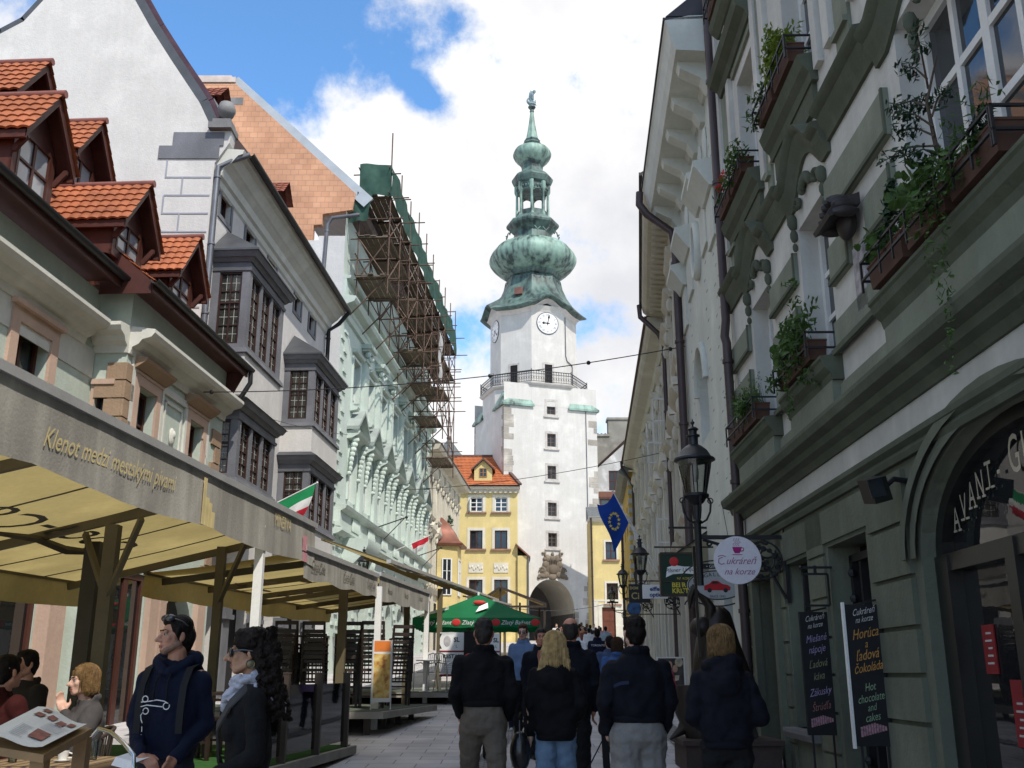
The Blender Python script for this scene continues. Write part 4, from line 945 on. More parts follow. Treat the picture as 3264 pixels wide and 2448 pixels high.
# ================================================================== GATE TOWER
F_=2170.; cP,sP=math.cos(PITCH),math.sin(PITCH)
def zat(v,Y):           # height of photo row v (display px) at distance Y
    b=(829.5-v)/F_; return HC+Y*(sP+b*cP)/(cP-b*sP)
def pxm(v,Y): b=(829.5-v)/F_; return Y/(cP-b*sP)/F_
def copper(name,col,dark,amt):
    m=bpy.data.materials.new(name); m.use_nodes=True; N,L=nodes_of(m); b=N['Principled BSDF']; b.inputs['Roughness'].default_value=.55; b.inputs['Specular IOR Level'].default_value=.4
    tc=N.new('ShaderNodeTexCoord'); mp=N.new('ShaderNodeMapping'); mp.inputs['Scale'].default_value=(2.4,2.4,.35); L.new(tc.outputs['Object'],mp.inputs[0])
    n=N.new('ShaderNodeTexNoise'); n.inputs['Scale'].default_value=1.2; n.inputs['Detail'].default_value=8; L.new(mp.outputs[0],n.inputs[0])
    n2=N.new('ShaderNodeTexNoise'); n2.inputs['Scale'].default_value=.8; n2.inputs['Detail'].default_value=8; L.new(tc.outputs['Object'],n2.inputs[0])
    ad=N.new('ShaderNodeMath'); ad.operation='ADD'; L.new(n.outputs[0],ad.inputs[0]); L.new(n2.outputs[0],ad.inputs[1])
    cr=N.new('ShaderNodeValToRGB'); e=cr.color_ramp; e.elements[0].position=.40; e.elements[0].color=(*dark,1); e.elements[1].position=.40+amt; e.elements[1].color=(*col,1)
    k=e.elements.new(.40+amt*.5); k.color=tuple((a*.6+b_*.4) for a,b_ in zip(col,dark))+(1,)
    mr=N.new('ShaderNodeMath'); mr.operation='MULTIPLY'; mr.inputs[1].default_value=.5; L.new(ad.outputs[0],mr.inputs[0]); L.new(mr.outputs[0],cr.inputs[0]); L.new(cr.outputs[0],b.inputs['Base Color'])
    bp=N.new('ShaderNodeBump'); bp.inputs['Strength'].default_value=.25; bp.inputs['Distance'].default_value=.05; L.new(n.outputs[0],bp.inputs['Height']); L.new(bp.outputs[0],b.inputs['Normal'])
    return m
CU=copper('green copper patina',(.23,.355,.295),(.035,.06,.055),.2); CUD=copper('dark copper patina',(.10,.165,.145),(.022,.033,.034),.22)
TW=plaster('white tower plaster',(.61,.59,.555),.07,.10,.35,.04); QST=plaster('sandstone quoins',(.47,.43,.375),.22,.3,.6)
def tower():
    ang=R_(19); C=Vector((2.0,89.5)); n=Vector((math.sin(ang),-math.cos(ang))); e=Vector((math.cos(ang),math.sin(ang)))
    Hh=4.35; zb=4.0
    root=empty('clock_tower',(C.x,C.y,zb),'tall white gate tower with two clocks, iron balcony and green copper onion roof','tower')
    def face(k):      # square faces: k=0 front, 1 right, 2 back, 3 left
        a=ang+k*PI/2; nn=Vector((math.sin(a),-math.cos(a))); ee=Vector((math.cos(a),math.sin(a)))
        return lambda s,d,z:(C.x+ee.x*s+nn.x*(Hh+d),C.y+ee.y*s+nn.y*(Hh+d),z)
    T=face(0); ztop=24.4
    wz=[1.62+(z-1.62)*1.0167 for z in (12.35,14.9,18.05,20.85,23.7)]; wx=.02
    wins=[(wx-.4,wx+.4,z-.58,z+.58) for z in wz]
    arch=(-2.28,1.95,2.,9.25)
    mb=MB(T); mb.wall(-Hh,Hh,2,26.1,[arch]+wins,0,.45)
    P=mb.archfill(*arch[:2],6.5,9.25,0,5.5,18); mb.build('front_wall',TW,root,0)
    for k in (1,2,3):
        m=MB(face(k)); m.wall(-Hh,Hh,2,26.1 if k!=3 else 24.3,[],0,.2); m.build('side_wall',TW,root,0)
    # gateway: passage with stone jambs
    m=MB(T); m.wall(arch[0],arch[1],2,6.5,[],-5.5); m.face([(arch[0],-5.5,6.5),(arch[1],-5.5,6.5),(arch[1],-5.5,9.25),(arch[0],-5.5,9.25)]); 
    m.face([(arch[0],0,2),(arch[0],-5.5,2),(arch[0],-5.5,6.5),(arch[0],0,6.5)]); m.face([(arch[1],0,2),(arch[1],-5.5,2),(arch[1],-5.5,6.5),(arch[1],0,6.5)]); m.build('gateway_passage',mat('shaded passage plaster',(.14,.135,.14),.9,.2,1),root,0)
    # ragged stone quoins
    m=MB(T); r2=random.Random(4); z=zb-.3
    while z<23.9:
        h=r2.uniform(.35,.65)
        if r2.random()<.88: m.box(-Hh-.012,-Hh+r2.uniform(.35,.95),.0,.02,z,z+h-.05)
        if r2.random()<.6 and z>8: m.box(Hh-r2.uniform(.3,.9),Hh+.01,.0,.02,z,z+h-.05)
        if z<10.5:
            m.box(Hh-r2.uniform(.8,1.7),Hh+.01,.0,.021,z,z+h-.05)
        z+=h
    z=zb-.3
    while z<6.6:
        h=r2.uniform(.4,.6); m.box(1.96,1.96+r2.uniform(.3,.8),.0,.02,z,z+h-.04); m.box(-2.29-r2.uniform(.2,.5),-2.29,.0,.02,z,z+h-.04); z+=h
    m.build('stone_quoins',QST,root,0)
    ml=MB(face(3)); z=12
    while z<23.5:
        h=r2.uniform(.4,.7); ml.box(Hh-r2.uniform(.2,.7),Hh+.012,0,.02,z,z+h-.05); ml.box(-Hh-.01,-Hh+r2.uniform(.2,.5),0,.02,z,z+h-.05); z+=h
    ml.build('stone_quoins',QST,root,0)
    ws=mat('weathered window stone',(.46,.43,.40),.85,.25,3,.3,30)
    for w_ in wins:
        W=window(T,root,*w_,-.22,2,3,mat('dark window wood',(.10,.075,.065),.6,.2,4),glass_dark(),.09,.05)
        m=MB(T); surround(m,*w_,.2,.03); m.box(w_[0]-.32,w_[1]+.32,0,.12,w_[2]-.3,w_[2]-.2); m.build('window_surround',ws,W,0)
    # coat of arms
    m=MB(T); c=(-.02,10.1)
    def blob(x,z,rx,rz,d=.14): m.ball((c[0]+x,.06,c[1]+z),(rx,d,rz),10,7)
    blob(0,.1,.72,.62); blob(0,0,.45,.5,.24)
    for sg in (-1,1):
        for x,z,rx,rz in ((.62,.35,.3,.32),(.85,-.15,.3,.35),(.95,-.6,.38,.22),(.6,-.5,.32,.28),(.42,.85,.24,.34),(.72,.8,.16,.16),(1.25,-.75,.16,.14),(.66,1.15,.10,.34),(.85,1.3,.14,.1)): blob(sg*x,z,rx,rz,.13)
        for q in range(9):
            t=q/8*5; r=.26*(1-q/11); m.ball((c[0]+sg*(.95+r*math.cos(t)),.12,c[1]-.15+r*math.sin(t)),(.08,.1,.08),6,4)
    blob(0,-.65,.35,.3); blob(0,.85,.3,.3); blob(0,1.2,.14,.2)
    for q in range(-2,3): blob(q*.14,.55,.05,.3,.28)
    m.build('coat_of_arms',plaster('carved brown stone',(.27,.22,.17),.3,.3,.8),root,60)
    # copper caps over the corners
    m=MB()
    for k in range(4):
        a=ang+k*PI/2+PI/4; u=Vector((math.sin(a),-math.cos(a))); 
        corner=C+u*Hh*math.sqrt(2)
        a0=ang+k*PI/2; e0=Vector((math.cos(a0),math.sin(a0))); n1_=Vector((math.sin(a0),-math.cos(a0)))
        # corner between face k (n1_) and next face (e0)
        o=.2; zz=24.2; zt=25.75; V1=corner-e0*2.55; V2=corner-n1_*2.55; P=lambda v,z:(v.x,v.y,z)
        A=corner+(n1_+e0)*o; B_=corner-e0*2.75+n1_*o; D_=corner-n1_*2.75+e0*o; R1=V1+(V2-V1)*.22; R2=V1+(V2-V1)*.78; ou=(n1_+e0).normalized()*.05; R1+=ou; R2+=ou
        m.face([P(A,zz),P(B_,zz),P(R1,zt)]); m.face([P(A,zz),P(R1,zt),P(R2,zt)]); m.face([P(A,zz),P(R2,zt),P(D_,zz)]); m.face([P(B_,zz),P(R1,zt),P(V1-n1_*.1,zz)]); m.face([P(D_,zz),P(R2,zt),P(V2-e0*.1,zz)])
        m.face([P(A,zz-.18),P(B_,zz-.18),P(B_,zz),P(A,zz)]); m.face([P(A,zz-.18),P(D_,zz-.18),P(D_,zz),P(A,zz)]); m.face([P(A,zz-.18),P(B_,zz-.18),P(V1-n1_*.1,zz-.18),P(V2-e0*.1,zz-.18),P(D_,zz-.18)])
    m.build('corner_roof',CU,root,0)
    # octagon
    def octr(ap,z,ph=0): R=ap/math.cos(PI/8); return [(C.x+R*math.cos(ang-PI/2+PI/8+k*PI/4),C.y+R*math.sin(ang-PI/2+PI/8+k*PI/4),z) for k in range(8)]
    zbal=26.25
    m=MB(); m.loft([octr(4.36,24.2),octr(4.36,zbal-.25),octr(4.5,zbal-.22),octr(4.62,zbal-.1),octr(4.62,zbal)]); m.build('octagon_drum',TW,root,0)
    zc=33.2
    m=MB(); rings=[octr(3.72,zbal)]+[octr(3.72,zc)]+[octr(3.8,zc+.2),octr(4.0,zc+.55)]
    m.loft(rings); m.build('octagon_wall',TW,root,0)
    m=MB(); m.loft([octr(4.625,zbal-.06),octr(4.64,zbal-.06),octr(4.64,zbal+.01),octr(4.625,zbal+.01)],True,False); m.build('balcony_edge',ws,root,0)
    # balcony railing
    rl=MB(); R8=octr(4.55,zbal)
    for k in range(8):
        a=Vector(R8[k]); b=Vector(R8[(k+1)%8]); 
        for h,w in ((.12,.035),(1.08,.05),(.8,.03)): rl.bar(a+Vector((0,0,h)),b+Vector((0,0,h)),w)
        nb=16
        for q in range(nb):
            p=a+(b-a)*q/nb; rl.bar(p+Vector((0,0,.12)),p+Vector((0,0,1.08 if q else 1.25)),.028 if q else .06)
            d=(b-a)/nb; c=p+d*.5+Vector((0,0,.95)); 
            for t in range(8):
                t0,t1=2*PI*t/8,2*PI*(t+1)/8; un=d.normalized()
                rl.bar(c+un*.12*math.cos(t0)+Vector((0,0,.12*math.sin(t0))),c+un*.12*math.cos(t1)+Vector((0,0,.12*math.sin(t1))),.02)
            c=c-Vector((0,0,.5))
            for t in range(6):
                t0,t1=2*PI*t/6,2*PI*(t+1)/6; rl.bar(c+un*.1*math.cos(t0)+Vector((0,0,.14*math.sin(t0))),c+un*.1*math.cos(t1)+Vector((0,0,.14*math.sin(t1))),.018)
    rl.build('balcony_railing',M_IRON,root,0)
    T8=lambda ap,k:(lambda s,d,z:(C.x+math.cos(ang+k*PI/4)*s+math.sin(ang+k*PI/4)*(ap+d),C.y+math.sin(ang+k*PI/4)*s-math.cos(ang+k*PI/4)*(ap+d),z))
    for k,s in ((0,.05),(-1,-.2)):
        Tk=T8(3.72,k); m=MB(Tk); m.box(s-.36,s+.36,.003,.02,zbal,zbal+2.0); d=m.build('balcony_door',M_DARK,root,0); m=MB(Tk); surround(m,s-.36,s+.36,zbal,zbal+2.0,.18,.05,0,False); m.build('door_surround',ws,d,0)
    # clocks
    ck=mat('white clock face',(.72,.72,.72),.5,.05,2); ckn=mat('dark blue grey numerals',(.05,.06,.085),.5,.1,3)
    for k,(hh,mm) in ((0,(9,2)),(-2,(7.3,22))):
        Tk=T8(3.72,k); zc_=32.15; r=1.0; c0=(0,.0)
        m=MB(Tk); n_=40; m.loft([[(r*1.06*math.cos(2*PI*q/n_),d,zc_+r*1.06*math.sin(2*PI*q/n_)) for q in range(n_)] for d in (0,.06)]); rim=m.build('clock',ckn,root,0)
        m=MB(Tk); m.face([(r*math.cos(2*PI*q/n_),.064,zc_+r*math.sin(2*PI*q/n_)) for q in range(n_)]); m.build('clock_face',ck,rim,0)
        m=MB(Tk)
        for q,ro in enumerate(('XII','I','II','III','IIII','V','VI','VII','VIII','IX','X','XI')):
            a=PI/2-q*PI/6
            def fn(u,v,w_,a=a):
                v-=.11; uu=u*.72; ca,sa=math.cos(a-PI/2),math.sin(a-PI/2); x,z=uu,v
                return (.78*math.cos(a)+x*ca-z*sa,.068+w_,zc_+.78*math.sin(a)+x*sa+z*ca)
            text_mb(m,ro,fn,.34,0,.002)
        for q in range(60):
            a=q*PI/30; m.face([(rr*math.cos(a+da),.069,zc_+rr*math.sin(a+da)) for rr,da in ((.95,-.012),(.95,.012),(.99,.012),(.99,-.012))])
        m.build('clock_numerals',ckn,rim,0)
        m=MB(Tk)
        for a,l,w_ in ((PI/2-hh/12*2*PI,.56,.10),(PI/2-mm/60*2*PI,.88,.07)):
            ca,sa=math.cos(a),math.sin(a)
            P_=[(-.2,w_*.4),(l*.55,w_*.5),(l*.62,w_*1.5),(l*.78,w_*.9),(l,0)]
            pts=[(x,y) for x,y in P_]+[(x,-y) for x,y in P_[::-1][1:]]
            m.face([(x*ca-y*sa,.09,zc_+x*sa+y*ca) for x,y in pts])
        m.ball((0,.08,zc_),(.09,.05,.09),10,6); m.build('clock_hands',mat('black clock hands',(.015,.015,.02),.4,.1,3),rim,0)
    # swept eaves: wavy arches over the clock faces
    m=MB(); 
    def wavy(ap,z0,amp,seg=10):
        out=[]
        for k in range(8):
            R=ap/math.cos(PI/8); a0=ang-PI/2-PI/8+k*PI/4; p=Vector((C.x+R*math.cos(a0),C.y+R*math.sin(a0))); a1=a0+PI/4; q=Vector((C.x+R*math.cos(a1),C.y+R*math.sin(a1)))
            for i in range(seg):
                t=i/seg; v=p+(q-p)*t; up=amp*(math.sin(PI*t)**2) if k%2==0 else -amp*.15*math.sin(PI*t); out.append((v.x,v.y,z0+up))
        return out
    m.loft([wavy(3.74,zc,.85),wavy(3.85,zc+.18,.85),wavy(4.2,zc+.5,.85)],True,False); m.build('eaves_cove',TW,root,0)
    m=MB()
    m.loft([wavy(3.95,zc+.36,.85),wavy(4.62,zc+.46,.9),wavy(4.66,zc+.56,.9),wavy(4.1,zc+1.05,.75),wavy(3.45,zc+1.75,.45),wavy(2.95,zc+2.6,.15),wavy(2.6,zc+3.5,.0),wavy(2.45,zc+4.3,0)],True,False)
    m.build('swept_roof',CUD,root,25)
    Y=89.5
    def oct_part(name,prof,mt,parent=root,sm=25):
        m=MB(); m.loft([octr(h*pxm(v,Y)*.965*math.cos(PI/8)/.98,zat(v,Y)) for v,h in prof]); return m.build(name,mt,parent,sm)
    oct_part('onion_rim',[(612,50),(606,60),(602,63),(598,63),(594,56),(590,52)],CUD,sm=0)
    # ribbed onion: 32-gon close to the octagon
    m=MB()
    def ring32(h,v):
        R=h*pxm(v,Y); z=zat(v,Y); out=[]
        for q in range(64):
            a=2*PI*q/64; aa=((a+PI/8)%(PI/4))-PI/8; rr=R*(.5+.5*math.cos(PI/8)/math.cos(aa))*(1+.006*((q//2)%2)); out.append((C.x+rr*math.cos(ang-PI/2+a),C.y+rr*math.sin(ang-PI/2+a),z))
        return out
    m.loft([ring32(h,v) for v,h in ((600,58),(596,68),(590,78),(584,86),(576,92),(568,94.5),(560,94),(552,90),(545,84),(539,76),(533,64),(529,52),(527,44))]); m.build('onion_dome',CU,root,30)
    oct_part('neck',[(529,45),(525,44),(515,43),(507,40)],CUD)
    oct_part('gallery_rim',[(512,38),(508,41),(500,50),(494,57),(490,58),(487,57),(483,48),(478,44),(476,42)],CUD,sm=0)
    # lozenge panels on the neck
    m=MB()
    for k in range(8):
        Tk=T8(43*pxm(518,Y)*.93,k)
        for s in (-.42,.42):
            z=zat(517,Y); m.prism([(s-.36,z+.28),(s,z-.12),(s+.36,z+.28),(s+.24,z+.28),(s,z+.02),(s-.24,z+.28)],-.02,.07)
        Tk=T8(2.45,k)
        m.T=Tk
        for s in (-.48,.48):
            z=zc+3.7; m.prism([(s-.4,z+.35),(s,z-.3),(s+.4,z+.35),(s+.28,z+.35),(s,z-.12),(s-.28,z+.35)],-.05,.1)
    m.build('lozenge_trim',CUD,root,0)
    m=MB(T8(3.2,-1)); m.box(-.2,.5,.15,.45,35.1,35.75); m.build('roof_hatch',mat('rusty hatch',(.19,.09,.07),.6,.2,3),root,0)
    # open lantern
    lz0,lz1=zat(478,Y),zat(402,Y); hr=36*pxm(440,Y)*.95
    m=MB(); m.loft([octr(hr*.93,lz0-.1),octr(hr*.93,lz0+.75)]); m.loft([octr(hr*.93,lz1-.9),octr(hr*.96,lz1+.1)]); m.build('lantern_parapet',CUD,root,0)
    R8=octr(hr*.9,0)
    for k in range(8):
        x,y,_=R8[k]; m=MB(); m.lathe([(.26,lz0),(.26,lz0+.15),(.2,lz0+.3),(.15,lz0+.5),(.13,(lz0+lz1)/2),(.12,lz1-1.1),(.2,lz1-.95),(.26,lz1-.75),(.26,lz1)],(x,y,0),8); m.build('lantern_column',CU,root,40)
    m=MB()
    for k in range(8):
        a=Vector(R8[k]); b=Vector(R8[(k+1)%8]); n_=8; zz=lz1-.9
        for q in range(n_):
            t0,t1=q/n_,(q+1)/n_; h0,h1=[-.42*(abs(2*t-1)**2.2)-.02 for t in (t0,t1)]
            p=a+(b-a)*t0; q_=a+(b-a)*t1
            m.face([(p.x,p.y,zz+.1),(q_.x,q_.y,zz+.1),(q_.x,q_.y,zz+h1),(p.x,p.y,zz+h0)])
    for k in range(8):
        Tk=T8(hr*.96,k)
        for q in range(-2,3): m.T=None; m.ball(Tk(q*.3,.0,lz1-.55),(.13,.13,.18),6,4)
    m.build('lantern_arches',CUD,root,0)
    oct_part('lantern_cornice',[(404,37),(402,41),(396,44),(392,45.5),(389,45),(384,39),(379,30),(374,26),(368,23),(360,24)],CUD,sm=0)
    oct_part('small_onion_rim',[(362,24),(358,27),(355,27),(353,23)],CUD,sm=0)
    m=MB(); m.loft([ring32(h,v) for v,h in ((357,24),(352,31),(346,38),(340,41),(334,41.5),(328,39),(323,32),(319,24),(317,19))]); m.build('small_onion',CU,root,30)
    oct_part('spire_collar',[(319,17),(316,20),(313,22),(311,20),(308,16),(305,18),(303,16),(301,13.5)],CUD,sm=0)
    oct_part('spire',[(302,13.5),(285,10),(268,7),(250,4.6),(243,3.8)],CU,sm=0)
    oct_part('finial_ball',[(243,4.4),(241,5),(238,4),(237,3),(235.5,6),(233,8.5),(230,8),(228,5),(226.5,4)],CUD,sm=30)
    # statue of an armoured figure standing on a coiled dragon
    zs=zat(227,Y); k=pxm(205,Y)   # metres per px
    st=MB()
    V=lambda x,z,y=0:(C.x+x*k+.02,C.y+y*k,zs+z*k*1.06)
    st.tube([V(-4,17),(V(-7.5,15.5)),V(-9.8,12),V(-9.6,8),V(-6.8,4.6),V(-2.5,3),V(3,3.5),V(7,1.5),V(9.5,-1.5)],[.05,.08,.1,.13,.18,.2,.17,.1,.02],8)
    st.tube([V(3,4),V(6,7),V(8,12)],[.16,.13,.02],7); st.tube([V(6,5),V(9,6)],[.12,.02],6); st.ball(V(-1,2.5),(.3,.25,.16),8,6)
    for sg in (-1,1): st.caps(V(sg*1.6,5),.085,V(sg*1.2,13),.11,8)
    st.caps(V(0,14),.2,V(-.8,20),.23,10); st.caps(V(-.8,20),.24,V(-.4,25),.19,10); st.caps(V(-.3,26),.12,V(.2,27),.07,8); st.ball(V(.6,29.5),(.13,.13,.15),9,7)
    st.caps(V(2.6,25),.085,V(5.5,28),.07,7); st.caps(V(5.5,28),.07,V(6,33),.05,7); st.ball(V(5.2,31),(.16,.1,.22),7,5); st.caps(V(-3,25),.085,V(-4.4,20),.07,7)
    st.tube([V(-3.6,31),V(-3.8,36)],.025,5); st.caps(V(-3,25),.07,V(-3.6,31),.05,7)
    st.ball(V(-2.2,19),(.24,.16,.7),8,6)
    st.build('statue',copper('statue patina',(.23,.34,.34),(.06,.08,.12),.25),root,60)
    # lightning conductor and pipe
    m=MB(T); m.tube([(3.3,.05,24.3),(3.3,.05,8)],.035,6); m.build('conductor',M_ZINC,root,0)
    m=MB(T8(3.72,1)); m.tube([(-1.2,.06,33),(-1.2,.06,29.3),(-.9,.06,28.9),(.2,.06,28.8),(.3,.06,28.6),(.3,.06,26.3)],.045,6); m.build('conductor',M_ZINC,root,0)
tower()
# ================================================================== YELLOW HOUSES AT THE GATE
YEL=plaster('butter yellow plaster',(.60,.525,.335)); CREAMT=plaster('cream trim',(.66,.62,.52)); RT=mat('bright orange roof tiles',(.44,.14,.055),.7,.2,1.4,.2,16,0,.2,.15); SILLB=mat('brown sill stone',(.27,.16,.11),.8,.2,3)
def F_at(Y): return lambda s,d,z:(s,Y-d,z)
def yellow_left():
    T=F_at(83.); root=empty('town_house',(-2,83,gz(83)),'yellow house with steep orange roof and two gabled dormers left of the tower','house')
    a,b=-6.4,.46
    wn=[]
    for cx in (-2.95,-.9):
        wn+= [(cx-.52,cx+.52,14.55,15.75),(cx-.52,cx+.52,11.5,13.0),(cx-.55,cx+.55,7.1,9.0)]
    mb=MB(T); mb.wall(a,b,2,16.5,wn,0,.2); mb.face([(b,0,2),(b,-6,2),(b,-6,16.5),(b,0,16.5)]); mb.build('wall',YEL,root,0)
    mb=MB(T); mb.mould(a,b+.15,[(0,16.1),(.12,16.12),(.2,16.3),(.42,16.4),(.5,16.62),(0,16.7)]); 
    for q in range(16): mb.box(a+.3+q*.42,a+.5+q*.42,.1,.3,16.1,16.28)
    mb.build('cornice',CREAMT,root,0)
    gutter_T(T,root,a,b+.2,.55,16.68,.1,M_GUT)
    mb=MB(T)
    ridge=20.05; mb.face([(a,.5,16.66),(b+.2,.5,16.66),(-1.5,-4,ridge),(a,-4,ridge)]); mb.face([(b+.2,.5,16.66),(b+.2,-8,16.66),(-1.5,-4,ridge)]); mb.build('roof_deck',RT,root,0)
    t=MB(); o=Vector(T(a,.5,16.67)); u=Vector(T(b+.2,.5,16.67))-o; v=Vector(T(a,-4,ridge))-o
    tile_slope(t,o,u,v,18,.45,.02,.05,2,lambda r:(0,1-r*.248)); t.build('roof_tiles',RT,root,0)
    m=MB(); m.bar(T(b+.22,.55,16.75),T(-1.5,-4,ridge+.1),.3,.16); m.tube([T(a,-4,ridge+.06),T(-1.5,-4,ridge+.06)],.12,8); m.build('ridge',mat('dark ridge tiles',(.10,.06,.05),.7,.2,3),root,40)
    for cx in (-2.42,-6.0):
        m=MB(T); z0=17.2; m.prism([(cx-.75,z0),(cx+.75,z0),(cx+.75,z0+1.0),(cx,z0+1.75),(cx-.75,z0+1.0)],-.95,-.15); d=m.build('dormer',YEL,root,0)
        window(T,d,cx-.32,cx+.32,z0+.3,z0+1.05,-.14,2,2,mat('ochre window wood',(.30,.16,.06),.5,.2,3),glass_dark(),.06,.04)
        m=MB(T)
        for sg in (-1,1): m.face([(cx,.1,z0+1.85),(cx+sg*1.0,.1,z0+.9),(cx+sg*1.0,-2.2,z0+.9),(cx,-2.8,z0+1.85)])
        m.build('dormer_roof',RT,d,0)
        m=MB(T)
        for sg in (-1,1): m.bar(T(0,0,0),T(0,0,0),.1); m.prism([(cx,z0+1.9),(cx+sg*1.03,z0+.93),(cx+sg*1.03,z0+.8),(cx,z0+1.75)],.08,.14)
        m.build('barge_board',mat('dark ridge tiles',(.10,.06,.05),.7,.2,3),d,0)
    for w_ in wn:
        W=window(T,root,*w_,-.14,2,3 if w_[2]>14 else 1,M_WHITEWIN if w_[2]>14 else M_BROWNWIN,glass_dark(),.08,.06)
        m=MB(T); surround(m,*w_,.22,.04,0,False); m.build('window_surround',CREAMT,W,0)
        m=MB(T); m.box(w_[0]-.32,w_[1]+.32,0,.18,w_[2]-.16,w_[2]-.02); m.build('sill',SILLB,W,0)
    m=MB(T); 
    for cx in (-2.95,-.9): m.box(cx-.6,cx+.6,0,.05,9.55,10.35); [m.ball((cx+q*.16,.05,9.95+.12*math.sin(q*2)),(.1,.06,.14),6,4) for q in range(-3,4)]
    m.build('stucco_relief',CREAMT,root,40)
    m=MB(T); m.box(-2.98,-2.5,.02,.5,14.58,15.72) if False else m.box(-3.5,-3.46,0,.42,14.58,15.72); m.build('open_sash',M_WHITEWIN,root,0)
    pipe_T(T,root,[(-4.55,.1,10.6),(-4.55,.1,4.3)],.04,M_GUT)
    # low annex towards the gate
    m=MB(T); m.loft([[(x,d,z) for x,d in ((.46,.3),(1.25,.3),(1.25,-3),(.46,-3))] for z in (2,10.9)]); m.build('annex_wall',YEL,root,0)
    m=MB(T); m.loft([[(x,d,z+(1.3-x)*.9*q) for x,d in ((.3,.5),(1.5,.5),(1.5,-3),(.3,-3))] for z,q in ((10.85,1),(11.0,1))]); m.build('annex_roof',mat('brown copper dome',(.20,.085,.06)),root,0)
    pipe_T(T,root,[(1.38,.4,10.8),(1.3,.36,10.4),(1.3,.36,4.3)],.08,M_ZINC)
yellow_left()
def yellow_right():
    T=F_at(80.5); root=empty('town_house',(7.5,80.5,gz(80.5)),'narrow yellow house with a brown door and stone steps right of the tower','house')
    a,b=6.25,10.2; z0=gz(80.5); zt=13.6
    wn=[(7.45,8.3,10.35,11.75),(7.45,8.35,6.9,8.5),(9.0,9.8,10.35,11.75)]; door=(7.05,8.1,z0+.45,z0+2.75)
    mb=MB(T); mb.wall(a,b,2,zt,wn+[door],0,.22); mb.face([(a,0,2),(a,-3.4,2),(a,-3.4,zt),(a,0,zt)]); mb.build('wall',YEL,root,0)
    mb=MB(T); mb.box(a-.02,b,.003,.05,2,z0+3.25) if False else None
    surround(mb,*door,.3,.06,0,False); mb.box(a,b,.003,.03,z0+3.2,z0+3.35); mb.box(a,door[0]-.3,.003,.02,2,z0+3.2); mb.box(door[1]+.3,b,.003,.02,2,z0+3.2); mb.build('door_surround',CREAMT,root,0)
    m=MB(T); m.box(door[0],door[1],-.2,-.14,door[2],door[3]); 
    for q in (0,1): 
        for r in (0,1): m.box(door[0]+.1+q*.48,door[0]+.47+q*.48,-.14,-.12,door[2]+.2+r*1.05,door[2]+1.05+r*1.05)
    m.build('door',mat('red brown door',(.13,.04,.022),.5,.2,3),root,0)
    m=MB(T)
    for q in range(3): m.box(door[0]-.5-.15*q,door[1]+.5+.15*q,0,.35+.32*q,z0-.3,z0+.45-.15*q)
    m.build('steps',M_STONE,root,0)
    for w_ in wn:
        W=window(T,root,*w_,-.14,2,2,M_BROWNWIN,glass_dark(),.08,.06); m=MB(T); surround(m,*w_,.16,.04,0,False); m.build('window_surround',CREAMT,W,0); m=MB(T); m.box(w_[0]-.25,w_[1]+.25,0,.16,w_[2]-.14,w_[2]-.01); m.build('sill',SILLB,W,0)
    m=MB(T); m.mould(a-.1,b,[(0,zt-.3),(.2,zt-.2),(.35,zt),(.35,zt+.1),(0,zt+.1)]); m.build('cornice',CREAMT,root,0)
    m=MB(T); m.face([(a-.15,.45,zt+.1),(b,.45,zt+.1),(b,-2.2,zt+1.3),(a-.15,-2.2,zt+1.3)]); m.face([(a-.15,.45,zt+.1),(a-.15,-2.2,zt+1.3),(a-.15,-2.2,zt)]); m.build('roof',mat('grey slate roof',(.11,.12,.125),.6,.3,4),root,0)
    pipe_T(T,root,[(a+.05,.4,zt),(a+.1,.12,zt-.5),(a+.1,.12,z0)],.07,M_PIPE)
yellow_right()
